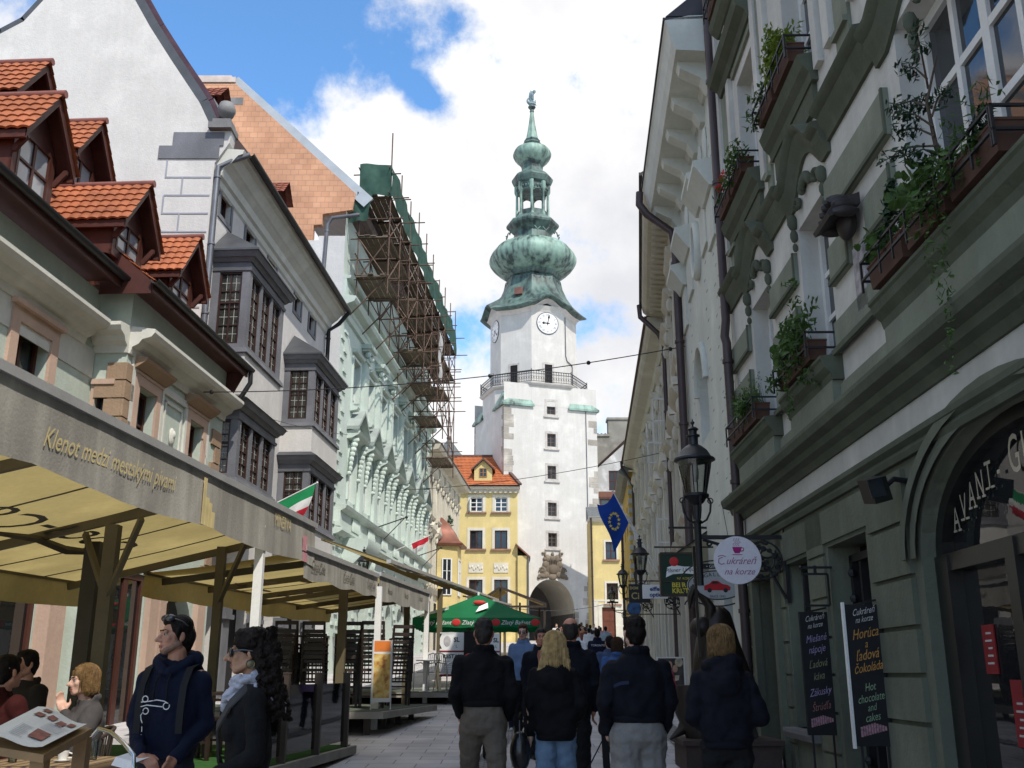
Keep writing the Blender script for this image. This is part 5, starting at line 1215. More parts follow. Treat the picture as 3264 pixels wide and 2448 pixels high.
def old_house():
    T=lambda s,d,z:(s*1.048,88-d*1.048,1.62+(z-1.62)*1.048); root=empty('old_house',(9.6,88,gz(88)),'weathered white gabled house with clay chimney pots behind the yellow houses','house')
    wl=plaster('flaking white render',(.63,.62,.60),.2,.35,.6); a,b=7.25,13
    wn=[(8.2,9.2,16.5,18.2)]; low=(7.4,9.6,13.7,15.8)
    mb=MB(T); mb.wall(a,b,2,18.4,wn+[low],0,.2); mb.face([(a,0,18.4),(b,0,18.4),(b,0,23.6)]); mb.build('wall',wl,root,0)
    window(T,root,*wn[0],-.1,2,2,M_BROWNWIN,glass_dark(),.09,.06); window(T,root,*low,-.1,3,2,mat('rusty wood',(.16,.07,.045),.6,.2,3),glass_dark('hazy glass',(.12,.13,.13),.2),.12,.08,'glazed_gallery')
    m=MB(T); m.box(a-.1,9.8,0,.35,15.85,16.0); m.box(a-.1,9.8,.3,.36,15.95,16.35); m.build('gallery_roof',mat('rusty wood',(.16,.07,.045)),root,0)
    m=MB(T); m.bar(T(a-.3,.2,18.6),T(b,.2,24.2),.5,.22,(0,1,0)); m.face([(a-.3,0,18.4),(b,0,24),(b,-8,24),(a-.3,-8,18.4)]); m.build('roof',mat('mossy red brown tiles',(.17,.10,.085),.8,.35,2),root,0)
    for x,z,w_,h in ((7.9,20.4,1.1,1.7),(9.6,21.0,2.3,2.6)):
        m=MB(T); m.box(x-w_/2,x+w_/2,-3,-1.8,z-2.4,z+h-.5); m.box(x-w_/2-.1,x+w_/2+.1,-3.1,-1.7,z+h-.5,z+h-.3); c=m.build('chimney',plaster('grey chimney render',(.36,.35,.31),.25,.3),root,0)
        n=3; 
        for q in range(n):
            m=MB(); px,py,_=T(x-w_*.3+q*w_*.3,-2.4,0); m.lathe([(.16,z+h-.3),(.14,z+h+.3),(.2,z+h+.32),(.2,z+h+.42),(.14,z+h+.44),(.13,z+h+.75),(.18,z+h+.78),(.05,z+h+.9)],(px,py,0),8); m.build('chimney_pot',mat('dark clay pot',(.09,.06,.06),.7,.2,4),c,40)
    # gutter turret seen against the sky
    m=MB(T); m.box(9.9,10.2,.2,.6,19.2,21.6); m.lathe([(.2,18.5),(.35,18.8),(.55,19.0),(.6,19.3),(.5,19.4)],T(10.1,.4,0),8); m.build('wall_lantern_bracket',mat('roof four',(.1,.06,.05)),root,0)
old_house()
def far_turret():
    root=empty('turret',(-7.2,112,4),'far small dark turret roof with a cross behind the yellow house','turret')
    m=MB(); z=26.; m.lathe([(2.6,z-1.6),(1.3,z-.2),(.5,z+.9),(.08,z+1.4)],(-7.2,112,0),8); m.lathe([(2.2,4),(2.2,z-1.6)],(-7.2,112,0),8); m.build('turret_roof',mat('grey slate roof',(.11,.12,.125)),root,0)
    m=MB(); m.ball((-7.2,112,z+1.5),.28,8,6); m.bar((-7.2,112,z+1.4),(-7.2,112,z+4),.07); m.bar((-7.65,112,z+3.3),(-6.75,112,z+3.3),.07); m.build('cross',mat('dark ridge tiles',(.10,.06,.05)),root,0)
far_turret()
# ================================================================== STREET FURNITURE
FAB=mat('weathered cream canvas',(.47,.375,.16),.85,.15,1.2,.2,40,0,.1,.15,.06,0,.55,); FABV=mat('dirty grey valance canvas',(.46,.44,.395),.9,.14,1.5,.2,40,0,.1,.2,.05,.2,.12)
POSTB=mat('olive brown post',(.115,.095,.055),.6,.2,3); POSTW=mat('white painted post',(.72,.72,.70),.5,.08,3); ALU=mat('pale aluminium',(.52,.51,.50),.4,.1,3,0,30,.5)
GOLD=mat('faded gold print',(.60,.49,.24),.7,.15,6); INK=mat('faded dark print',(.10,.085,.06),.8,.15,5)
def quad_sheet(mb,P,nu,nv,fn=None):
    """bilinear sheet P00,P10,P11,P01 with optional offset fn(u,v)->Vector"""
    P=[Vector(p) for p in P]; ids=[]
    for j in range(nv+1):
        row=[]
        for i in range(nu+1):
            u,v=i/nu,j/nv; p=P[0]*(1-u)*(1-v)+P[1]*u*(1-v)+P[2]*u*v+P[3]*(1-u)*v
            if fn: p=p+fn(u,v)
            row.append(mb.P(tuple(p)))
        ids.append(row)
    for j in range(nv):
        for i in range(nu): mb.fi([ids[j][i],ids[j][i+1],ids[j+1][i+1],ids[j+1][i]])
def awning(x0,k,y0,y1,zf,zb,wd,val,bval,label,texts=(),posts=(),beams=(),scal=4,canopy_text=None,slope=0.0,side=True):
    T=frame_T(x0,k,'L'); zz=lambda z,y:z+slope*(y-y0)
    root=empty('awning',(x0+k*y1-1,(y0+y1)/2,gz((y0+y1)/2)),label,'awning','café awnings along the left side')
    m=MB(); n=int((y1-y0)*2.5)
    P=[T(y0,0,zz(zf,y0)),T(y1,0,zz(zf,y1)),T(y1,-wd,zz(zb,y1)),T(y0,-wd,zz(zb,y0))]
    quad_sheet(m,P,n,8,lambda u,v:Vector((0,0,-.05*math.sin(PI*v)*(.6+.4*abs(math.sin(PI*u*scal)))))); cp=m.build('canopy',FAB,root,60)
    m=MB()      # seams of the canvas strips
    ns=max(int((y1-y0)/1.1),2)
    for q in range(1,ns):
        y=y0+(y1-y0)*q/ns
        for j in range(6):
            v0,v1=j/6,(j+1)/6; a=Vector(T(y,-wd*v0,zz(zf+(zb-zf)*v0,y)-.012-.045*math.sin(PI*v0))); b=Vector(T(y,-wd*v1,zz(zf+(zb-zf)*v1,y)-.012-.045*math.sin(PI*v1))); m.bar(a,b,.025,.008)
    m.build('canvas_seam',INK,cp,0)
    m=MB(); 
    P=[T(y0,.01,zz(zf,y0)),T(y1,.01,zz(zf,y1)),T(y1,.02,zz(zf-val,y1)),T(y0,.02,zz(zf-val,y0))]
    rr=random.Random(int(y0*10)); ph=rr.uniform(0,6)
    wv=lambda u,v:Vector((.010*v*math.sin(u*(y1-y0)*3.1+ph)+.005*v*math.sin(u*(y1-y0)*7.7),0,-.05*v*abs(math.sin(PI*u*scal+ph*.2))))
    quad_sheet(m,P,n*3,5,wv); 
    if side: quad_sheet(m,[T(y1,.01,zz(zf,y1)),T(y1+.02,-.75,zz(zf-.05,y1)),T(y1+.1,-.42,zz(zf-val*.5,y1)),T(y1+.04,.0,zz(zf-val,y1))],6,4)
    vl=m.build('valance',FABV,root,60)
    if bval:
        m=MB(); quad_sheet(m,[T(y0,-wd,zz(zb,y0)),T(y1,-wd,zz(zb,y1)),T(y1,-wd-.02,zz(zb-bval,y1)),T(y0,-wd-.02,zz(zb-bval,y0))],n*2,3,lambda u,v:Vector((.03*v*math.sin(u*(y1-y0)*4+ph),0,-.03*v*abs(math.sin(PI*u*scal))))); m.build('back_valance',FAB,root,60)
    m=MB()
    m.bar(T(y0,.0,zz(zf,y0)+.035),T(y1,.0,zz(zf,y1)+.035),.09,.07); m.build('front_rail',ALU,root,0)
    m=MB(); m.bar(T(y0,-wd,zz(zb,y0)+.0),T(y1,-wd,zz(zb,y1)+.0),.05)
    for yb in beams:
        m.bar(T(yb,-.05,zz(zf,yb)-.12),T(yb,-wd,zz(zb,yb)-.08),.06,.09)
    m.build('frame_beam',POSTB,root,0)
    for (px,py,top,mt,brace,wdp) in posts:
        m=MB(); m.box(px-wdp/2,px+wdp/2,py-wdp/2,py+wdp/2,gz(py)-.05,top); p=m.build('post',mt,root,0)
        if brace:
            b=MB()
            for sx,sy in brace: b.bar((px,py,top-.75),(px+sx,py+sy,top-.02),.05,.06)
            b.build('brace',mt,p,0)
    for (txt,s,z,size,shear,mt,squash,rise) in texts:
        t=MB(T); text_mb(t,txt,lambda u,v,w_:(s+u*squash,.025+w_,zz(z,s)+v+rise*u),size,shear,.003,'LEFT'); t.build('lettering',mt,vl,0)
    return root,T,vl,cp
r1_,T1_,v1_,c1_=awning(-3.7,.066,4.2,14.1,3.46,2.72,3.2,.50,.32,'largest cream awning in the foreground with gold script on its grey valance',
    [('Klenot medzi mestskými pivami',6.75,3.10,.21,.35,GOLD,.86,.035),('MINERVA',12.15,3.26,.21,0,GOLD,.8,.01)],
    [(-4.12,10.4,3.1,POSTB,((.5,-.6),(-.5,.5)),.13),(-4.54,11.0,3.0,mat('dark olive post',(.05,.043,.028),.6,.2,3),(),.16),(-2.95,11.85,3.3,POSTW,(),.10),(-3.87,13.5,3.25,POSTB,((.45,-.55),),.11),(-4.3,6.5,3.1,POSTB,(),.12)],(5.2,7.8,10.4,13.6),3,slope=.012)
def awn1_extra():
    m=MB(T1_)      # crown motif and pink badge on the valance
    for q,h in ((0,.42),(1,.24),(2,.2),(3,.12)): m.box(9.75+q*.09,9.83+q*.09,.034,.038,3.02,3.06+h)
    m.build('crown_motif',GOLD,v1_,0)
    m=MB(T1_); m.box(13.42,13.62,.034,.038,3.2,3.4); m.box(13.46,13.66,.034,.038,3.06,3.18); m.build('pink_badge',mat('faded pink print',(.55,.25,.28),.8,.2,6),v1_,0)
    m=MB(T1_)
    text_mb(m,'Coca-Cola',lambda u,v,w_:(10.25-u*.9,-1.5-v*.8,3.46-.23*(1.5+v*.8)+.012*6-.085-w_),.95,.35,.004,'CENTER'); 
    m.tube([(11.9,-1.75,2.98),(11.0,-1.95,2.93),(10.2,-1.85,2.95),(9.3,-2.0,2.92)],[.01,.05,.04,.01],5); m.build('print',INK,c1_,0)
awn1_extra()
a2=awning(-3.7,.066,13.6,18.65,3.22,2.93,2.15,.33,.30,'cream awning with dark script repeated on the valance beside the banner stand',
    [('Coca-Cola',13.95,2.98,.22,.3,INK,.8,0),('Coca-Cola',15.9,2.98,.22,.3,INK,.8,0),('Coca-Cola',17.7,3.0,.2,.3,INK,.8,0)],
    [(-2.96,18.0,3.1,POSTB,(),.14),(-2.42,18.62,3.15,POSTW,(),.11)],(14.2,16.,18.2),3,slope=.018)
def awn2_extra():
    m=MB(a2[1])
    for q in range(4):
        for r in range(10): 
            a=2*PI*r/10; 
        m.ball((14.4+q*1.1,-.8-.25*(q%2),3.08-.1*(q%2)),(.42,.1,.004),14,4)
        m.ball((14.9+q*1.1,-1.6,2.97),(.34,.08,.004),14,4)
    m.build('printed_ovals',mat('brown canvas print',(.19,.12,.06),.85,.2,4),a2[3],0)
awn2_extra()
awning(-3.7,.066,18.8,25.2,3.36,3.0,2.4,.40,.30,'cream awning with small dark prints on its valance between the white posts',
    [('Nescafé',19.6,3.08,.17,.3,INK,.9,0),('Nescafé',21.5,3.1,.17,.3,INK,.9,0),('Nescafé',23.5,3.14,.17,.3,INK,.9,0)],
    [(-2.08,25.1,3.5,POSTW,(),.11),(-2.45,24.0,3.4,POSTB,(),.13)],(19.6,22,24.6),3,slope=.022)
awning(-3.75,.066,20.,47.,3.72,4.2,1.35,.0001,0,'long yellowish awning strip running above the others along the mint palace',(),
    [(-2.0,28.5,3.9,POSTB,(),.14),(-1.35,32.5,4.0,POSTB,(),.13),(-1.1,41.5,4.2,POSTB,(),.14)],(24,30,36,42),6,slope=.042,side=False)
awning(-3.35,.066,40.,50.,4.35,4.55,1.2,.62,0,'far awning with two grey lettered flaps above the green umbrella',
    [('Minerva',40.6,3.9,.3,0,INK,1.2,0)],[(-.35,49.8,4.8,POSTB,(),.13)],(44,49),2,slope=.045,side=False)
def terrace_roof():
    root=empty('pergola',(-.3,56,gz(56)),'small dark framed terrace roof with pale sunlit slopes before the gate arch','pergola')
    m=MB(); y0,y1=52.,62.; xa,xb,xm=-1.9,1.75,-.6; z0=5.0
    for a,b,za,zb in ((xa,xm,z0,z0+.85),(xm,xb,z0+.85,z0)):
        m.loft([[(a,y0,za),(b,y0,zb),(b,y0,zb+.06),(a,y0,za+.06)],[(a+.5,y1,za+.5),(b+.3,y1,zb+.5),(b+.3,y1,zb+.56),(a+.5,y1,za+.56)]])
    m.build('roof_panel',FAB,root,0)
    m=MB()
    for x in (xa+.1,xm,.4,xb-.1): m.bar((x,y0+.1,gz(y0)),(x,y0+.1,z0+.1 if x!=xm else z0+.8),.11)
    m.bar((xa,y0,z0),(xm,y0,z0+.85),.1,.12); m.bar((xm,y0,z0+.85),(xb,y0,z0),.1,.12); m.bar((xa,y0,z0-.1),(xb,y0,z0-.1),.1); m.bar((xb-.1,y1,gz(y1)),(xb-.1,y1,z0+.5),.11)
    m.build('timber_frame',M_DARKWOOD,root,0)
terrace_roof()
# ---- decks
def deck(name,y0,y1,xl,xr0,xr1,z,label,carpet):
    root=empty('terrace_platform',((xl+xr0)/2,(y0+y1)/2,gz((y0+y1)/2)),label,'platform')
    m=MB(); m.loft([[(xl,y0,zz),(xr0,y0,zz),(xr1,y1,zz),(xl,y1,zz)] for zz in (z-.11,z)]); m.build('deck_board',mat('worn grey deck edge',(.25,.235,.21),.8,.25,3,.3,30),root,0)
    m=MB(); m.loft([[(xl,y0+.06,zz),(xr0-.08,y0+.06,zz),(xr1-.08,y1-.06,zz),(xl,y1-.06,zz)] for zz in (z+.002,z+.012)]); m.build('carpet',carpet,root,0)
    m=MB()
    for q in range(4):
        t=(q+.3)/4; x=xr0+(xr1-xr0)*t-.35; y=y0+(y1-y0)*t; m.box(x-.05,x+.05,y-.05,y+.05,gz(y)-.02,z-.11); m.box(xl+.2,xl+.3,y-.05,y+.05,gz(y)-.02,z-.11)
    m.build('support_leg',M_DARKWOOD,root,0)
GRASSC=mat('green artificial turf',(.035,.10,.028),.95,.25,6,.6,120,0,.1); GREYC=mat('dark grey green carpet',(.10,.115,.095),.95,.2,5,.4,90,0,.1)
deck('a',10.7,14.95,-5.9,-2.62,-2.18,.66,'nearest terrace platform with green turf behind the curly haired woman',GRASSC)
deck('b',17.4,21.4,-6.3,-2.12,-1.52,1.02,'raised terrace platform under the banner stand and stacked chairs',GREYC)
deck('c',24.6,33.,-5.6,-1.2,-.7,1.2,'far terrace platform with metal chair and white restaurant boards',GREYC)
# ---- glass wind screen on the near platform
def screen():
    root=empty('glass_screen',(-2.5,12,.66),'low glass wind screen with dark posts along the nearest platform edge','glass screen')
    pts=[(-2.72,10.85),(-2.58,11.95),(-2.43,13.2),(-2.3,14.6)]
    for x,y in pts:
        m=MB(); m.box(x-.045,x+.045,y-.045,y+.045,.66,1.62); m.box(x-.05,x+.05,y-.05,y+.05,1.62,1.64); m.build('screen_post',M_DARKWOOD,root,0)
    for (xa,ya),(xb,yb) in zip(pts,pts[1:]):
        m=MB(); d=Vector((xb-xa,yb-ya,0)).normalized(); a=Vector((xa,ya,0))+d*.07; b=Vector((xb,yb,0))-d*.07
        m.loft([[(a.x,a.y,z),(b.x,b.y,z),(b.x-.008,b.y,z),(a.x-.008,a.y,z)] for z in (.74,1.5)]); m.build('glass_panel',clear_glass(),root,0)
screen()
# ---- stacked dark wooden chairs
CHW=mat('dark brown chair wood',(.03,.019,.014),.4,.25,6,0,30,0,.4)
def chair0():
    root=empty('stacked_chair',(0,0,0),'x','chair','dark wooden chairs stacked on the platform')
    m=MB(); m.box(-.21,.21,-.22,.20,.43,.455); 
    for q in range(5): m.box(-.2+q*.083,-.145+q*.083,-.21,.2,.455,.462)
    m.build('seat',CHW,root,0)
    for sx in (-1,1):
        m=MB(); m.bar((sx*.2,-.2,0),(sx*.195,-.2,.66),.04); m.bar((sx*.2,-.22,.66),(sx*.2,.22,.66),.05,.03); m.build('front_leg',CHW,root,0)
        m=MB(); m.bar((sx*.2,.2,0),(sx*.195,.2,.45),.04); m.bar((sx*.195,.2,.45),(sx*.19,.30,.92),.04); m.build('rear_leg',CHW,root,0)
    m=MB(); m.bar((-.19,.295,.89),(.19,.295,.89),.03,.07); m.bar((-.19,.255,.66),(.19,.255,.66),.03,.05)
    for q in range(-2,3): m.bar((q*.07,.257,.66),(q*.07,.215,.46),.025,.015)
    m.build('backrest',CHW,root,0)
    m=MB(); m.bar((-.2,-.2,.2),(.2,-.2,.2),.025); m.bar((-.2,.2,.2),(.2,.2,.2),.025); m.build('stretcher',CHW,root,0)
    return root
c0=chair0(); used=[0]
def put_chair(x,y,z,rz,label,group='dark wooden chairs stacked on the platform'):
    o=c0 if not used[0] else copy_tree(c0); used[0]=1
    o.location=(x,y,z); o.rotation_euler=(0,0,rz); o['label']=label; o['group']=group; return o
ordn=['lowest','second','middle','fourth','topmost']
stk=[(-4.15,19.0,'stack nearest the curly haired woman'),(-3.62,19.15,'second stack from the woman'),(-3.06,19.3,'central stack beside the brown post'),(-2.55,19.05,'stack behind the orange banner stand'),(-2.25,20.6,'stack at the far platform corner')]
for si,(x,y,nm) in enumerate(stk):
    for q in range(5):
        put_chair(x+.01*q*(-1)**si,y+.035*q,1.03+.15*q,PI*(1 if si!=9 else 0)+.06*si,'%s dark wooden chair of the %s'%(ordn[q],nm))
for si,(x,y,nm) in enumerate([(-4.6,20.6,'back row stack behind the woman'),(-3.9,20.7,'back row stack in shade'),(-3.3,20.8,'back row stack by the post')]):
    for q in range(4): put_chair(x,y-.03*q,1.03+.15*q,PI*.02+.1*si,'%s dark wooden chair of the %s'%(ordn[q],nm))
put_chair(-3.6,12.4,.67,PI*.9,'single dark chair tucked at the turf table','chairs on the turf platform'); put_chair(-3.2,13.6,.67,PI*.1,'single dark chair facing away beyond the turf table','chairs on the turf platform'); put_chair(-4.4,13.2,.67,-PI*.5,'single dark chair left of the turf table','chairs on the turf platform')
def table(x,y,z,label,top=CHW,w_=.75,cloth=None,h=.74):
    root=empty('table',(x,y,z),label,'table')
    m=MB(); m.box(x-w_/2,x+w_/2,y-w_/2,y+w_/2,z+h-.035,z+h); m.build('tabletop',top,root,0)
    for sx in (-1,1):
        for sy in (-1,1): m=MB(); m.box(x+sx*(w_/2-.05)-.025,x+sx*(w_/2-.05)+.025,y+sy*(w_/2-.05)-.025,y+sy*(w_/2-.05)+.025,z,z+h-.035); m.build('leg',CHW,root,0)
    return root
table(-3.3,12.9,.67,'dark square table on the turf platform behind the glass screen')
def posy(x,y,z,label):
    m=MB(); m.lathe([(.04,0),(.05,.06),(.03,.1)],(x,y,z),10); root=solo(m,'flower_pot',mat('pale ceramic',(.6,.55,.4),.5,.1,3),label,'flower pot',None,(x,y,z)); m=MB(); leaves(m,(x,y,z+.14),(.06,.06,.06),40,.03); m.build('flowers',mat('yellow petals',(.6,.45,.05),.6,.2,5),root,0)
posy(-3.25,12.8,1.41,'small pot of yellow flowers on the turf platform table')
# ---- orange roll-up banner
def banner():
    x,y,z=-2.28,18.3,1.03; root=empty('banner_stand',(x,y,z),'tall narrow orange and yellow ice cream banner on thin steel stand','banner')
    def TB(u,d,zz): return (x+u*.97+d*.1,y-d+u*.22,z+zz)
    m=MB(TB); m.box(-.16,.16,0,.006,.12,1.16)
    b=m.build('banner',mat('white banner vinyl',(.62,.60,.57),.5,.05,2),root,0)
    mm=bpy.data.materials.new('banner picture'); mm.use_nodes=True; N_,L_=nodes_of(mm); bs=N_['Principled BSDF']; bs.inputs['Roughness'].default_value=.5
    tc_=N_.new('ShaderNodeTexCoord'); nn=N_.new('ShaderNodeTexNoise'); nn.inputs['Scale'].default_value=9; nn.inputs['Detail'].default_value=3; cr_=N_.new('ShaderNodeValToRGB'); e=cr_.color_ramp
    e.elements[0].position=.35; e.elements[0].color=(.28,.10,.03,1); e.elements[1].position=.7; e.elements[1].color=(.62,.5,.22,1); k_=e.elements.new(.5); k_.color=(.55,.33,.07,1)
    L_.new(tc_.outputs['Object'],nn.inputs[0]); L_.new(nn.outputs[0],cr_.inputs[0]); L_.new(cr_.outputs[0],bs.inputs[0])
    m=MB(TB); m.box(-.145,.145,.007,.009,.19,.93); m.build('picture',mm,b,0)
    m=MB(TB); m.box(-.145,.145,.007,.009,.97,1.15); m.prism([(-.05,1.0),(.05,1.0),(.0,1.1)],.01,.012); m.build('header',mat('orange print',(.60,.17,.03),.5,.05,3),b,0)
    m=MB(TB)
    for u in (-.17,.17): m.box(u-.01,u+.01,-.01,.01,0,1.17); m.box(u-.012,u+.012,-.2,.2,0,.02)
    m.build('stand_frame',ALU,root,0)
banner()
# ---- restaurant boards and speaker column
def board(x,y,z,w_,h,label,t1,t2,n):
    root=empty('menu_board',(x,y,z),label,'sign board','white restaurant boards')
    WB=mat('white sign board',(.72,.72,.70),.45,.04,2); mr=mat('dark red stripe',(.20,.02,.03),.5,.1,2); bt=mat('black print',(.02,.02,.025),.5,.1,3)
    m=MB(); m.box(x,x+w_,y,y+.03,z+.35,z+h); b=m.build('panel',WB,root,0)
    m=MB(); m.box(x+.0,x+w_,y-.004,y-.001,z+h*.66,z+h*.69); m.box(x,x+w_,y-.004,y-.001,z+.35,z+.40); m.build('stripe',mr,b,0)
    m=MB(); 
    text_mb(m,t1,lambda u,v,d:(x+.34+u,y-.003-d,z+h*.84+v),.15,0,.003,'LEFT',.004); text_mb(m,'L',lambda u,v,d:(x+.39+u,y-.003-d,z+h*.74+v),.10,0,.003,'LEFT'); text_mb(m,t2,lambda u,v,d:(x+.08+u,y-.003-d,z+h*.56+v),.13,0,.003,'LEFT',.004)
    m.face([(x+.0,y-.003,z+h*.98),(x+.05,y-.003,z+h*.98),(x+.0,y-.003,z+h*.9)]); m.face([(x,y-.003,z+h*.8),(x,y-.003,z+h*.72),(x+.05,y-.003,z+h*.72)])
    m.build('lettering',bt,b,0)
    m=MB(); 
    for q in range(7): m.box(x+.1,x+w_-.12-.06*(q%3),y-.003,y-.001,z+h*.5-.05*q,z+h*.5-.05*q+.015)
    m.ball((x+.18,y-.005,z+h*.85),(.09,.006,.13),12,6); m.build('crest_and_menu_lines',mat('grey print',(.42,.41,.41),.6,.2,12),b,0)
    m=MB(); m.box(x,x+.03,y,y+.03,z,z+.35); m.box(x+w_-.03,x+w_,y,y+.03,z,z+.35); m.build('board_leg',ALU,root,0)
board(-1.78,25.6,1.21,.78,1.4,'white restaurant board with dark red stripe left of the black column','SL','RESTAU',1); board(-.82,26.6,1.21,.5,1.42,'white restaurant board mostly hidden behind the man in khaki trousers','SL','RES',2)
m=MB(); m.box(-1.17,-.86,25.2,25.6,1.21,2.62); m.box(-1.15,-.88,25.18,25.2,1.3,2.5); solo(m,'loudspeaker_column',mat('black speaker cloth',(.012,.012,.013),.8,.2,8),'tall black box standing beside the white restaurant board','black box',None,(-1,25.4,1.21),0)
# ---- aluminium chair and steel table on the far platform
def metal_chair(x,y,z,rz,label):
    root=empty('metal_chair',(x,y,z),label,'chair','metal chairs'); 
    V=lambda a,b,c:(x+a*math.cos(rz)-b*math.sin(rz),y+a*math.sin(rz)+b*math.cos(rz),z+c)
    m=MB(); m.loft([[V(.21*math.cos(t)*(1.05),.2*math.sin(t),.44+h) for t in [2*PI*q/14 for q in range(14)]] for h in (0,.02)]); m.build('seat',ALU,root,0)
    m=MB()
    for sx in (-1,1):
        m.tube([V(sx*.2,-.2,0),V(sx*.2,-.18,.44),V(sx*.21,-.16,.64),V(sx*.22,.1,.68),V(sx*.2,.2,.62)],.014,6); m.tube([V(sx*.22,.24,0),V(sx*.19,.17,.45),V(sx*.19,.25,.75),V(sx*.15,.28,.86),V(0,.29,.9)],.015,6)
    for q in range(-2,3): m.tube([V(q*.06,.19,.46),V(q*.06,.27,.86)],.008,5)
    m.build('frame',mat('brushed aluminium',(.45,.46,.46),.3,.1,3,0,30,.8),root,50)
metal_chair(-1.55,24.95,1.21,2.4,'silver metal chair with curved arms in front of the restaurant boards'); metal_chair(-2.1,25.3,1.21,-.6,'silver metal chair farther left at the round steel table')
m=MB(); m.lathe([(.22,0),(.2,.02),(.03,.04),(.025,.7),(.3,.71),(.3,.73)],(-2.0,24.95,1.21),16); solo(m,'bistro_table',mat('brushed aluminium',(.45,.46,.46)),'round steel bistro table behind the white awning post','table',None,(-2,24.95,1.21))
# ---- green umbrella
def umbrella(cx,cy,hw,zr,za,label):
    root=empty('umbrella',(cx,cy,gz(cy)),label,'umbrella'); GR=mat('green umbrella canvas',(.013,.16,.062),.75,.12,1.5,.15,40,0,.15,0,.05,0,.25)
    m=MB(); n=6
    cor=[(-hw,-hw),(hw,-hw),(hw,hw),(-hw,hw)]
    for k in range(4):
        a=cor[k]; b=cor[(k+1)%4]; rows=[]
        for j in range(n+1):
            t=j/n; z=zr+(za-zr)*(t**1.12); row=[]
            for i in range(9):
                u=i/8; x=(a[0]+(b[0]-a[0])*u)*(1-t)+0.02; y=(a[1]+(b[1]-a[1])*u)*(1-t); row.append((cx+x,cy+y,z-.10*math.sin(PI*u)*(1-t)*t*2))
            rows.append(row)
        m.loft(rows,False,False)
        m.loft([[(cx+a[0]+(b[0]-a[0])*i/8,cy+a[1]+(b[1]-a[1])*i/8,zr-h-.03*abs(math.sin(i*PI/2))*(h>0)) for i in range(9)] for h in (0,.26)],False,False)
    c=m.build('canopy',GR,root,30)
    m=MB(); m.tube([(cx,cy,gz(cy)),(cx,cy,za+.08)],.035,8); m.build('pole',POSTW,root)
    m=MB()
    for a in cor: m.bar((cx,cy,za-.1),(cx+a[0]*.98,cy+a[1]*.98,zr-.0),.03)
    m.build('rib',M_DARKWOOD,root,0)
    wt=mat('white umbrella print',(.74,.74,.72),.6,.05,3); rd=mat('red umbrella print',(.5,.03,.03),.6,.05,3)
    m=MB(); r=MB()
    for q in (-1,0,1):
        text_mb(m,'Zlatý Bažant',lambda u,v,d:(cx+q*hw*.62+u,cy-hw-.006-d,zr-.19+v),.17,.3,.003); r.ball((cx+(q+.5)*hw*.62 if q<1 else cx+hw*.93,cy-hw-.01,zr-.13),(.13,.01,.1),12,6)
    # white label and red seal on the front slope
    def S(u,t): return (cx+u*hw*(1-t),cy-hw*(1-t)-.03,zr+(za-zr)*(t**1.12)+.04)
    m.face([S(.05,.28),S(.30,.40),S(.48,.62),S(.05,.42)]) if False else m.face([S(-.02,.22),S(.30,.40),S(.44,.62),S(.06,.46)])
    m.face([(cx-hw-.03+.0,cy-.9,zr+.1)]*0 or [(cx-hw*.9,cy-hw*.98,zr+.08),(cx-hw*.45,cy-hw*.72,zr+.36),(cx-hw*.45,cy-hw*.70,zr+.28),(cx-hw*.88,cy-hw*.99,zr+.03)])
    a=Vector(S(.08,.62)); r.ball(a,(.2,.05,.07),12,5)
    m.build('lettering',wt,c,0); r.build('red_seal',rd,c,30)
umbrella(-1.05,32.,1.86,3.2,4.0,'large square green umbrella with white lettering among the café terraces')
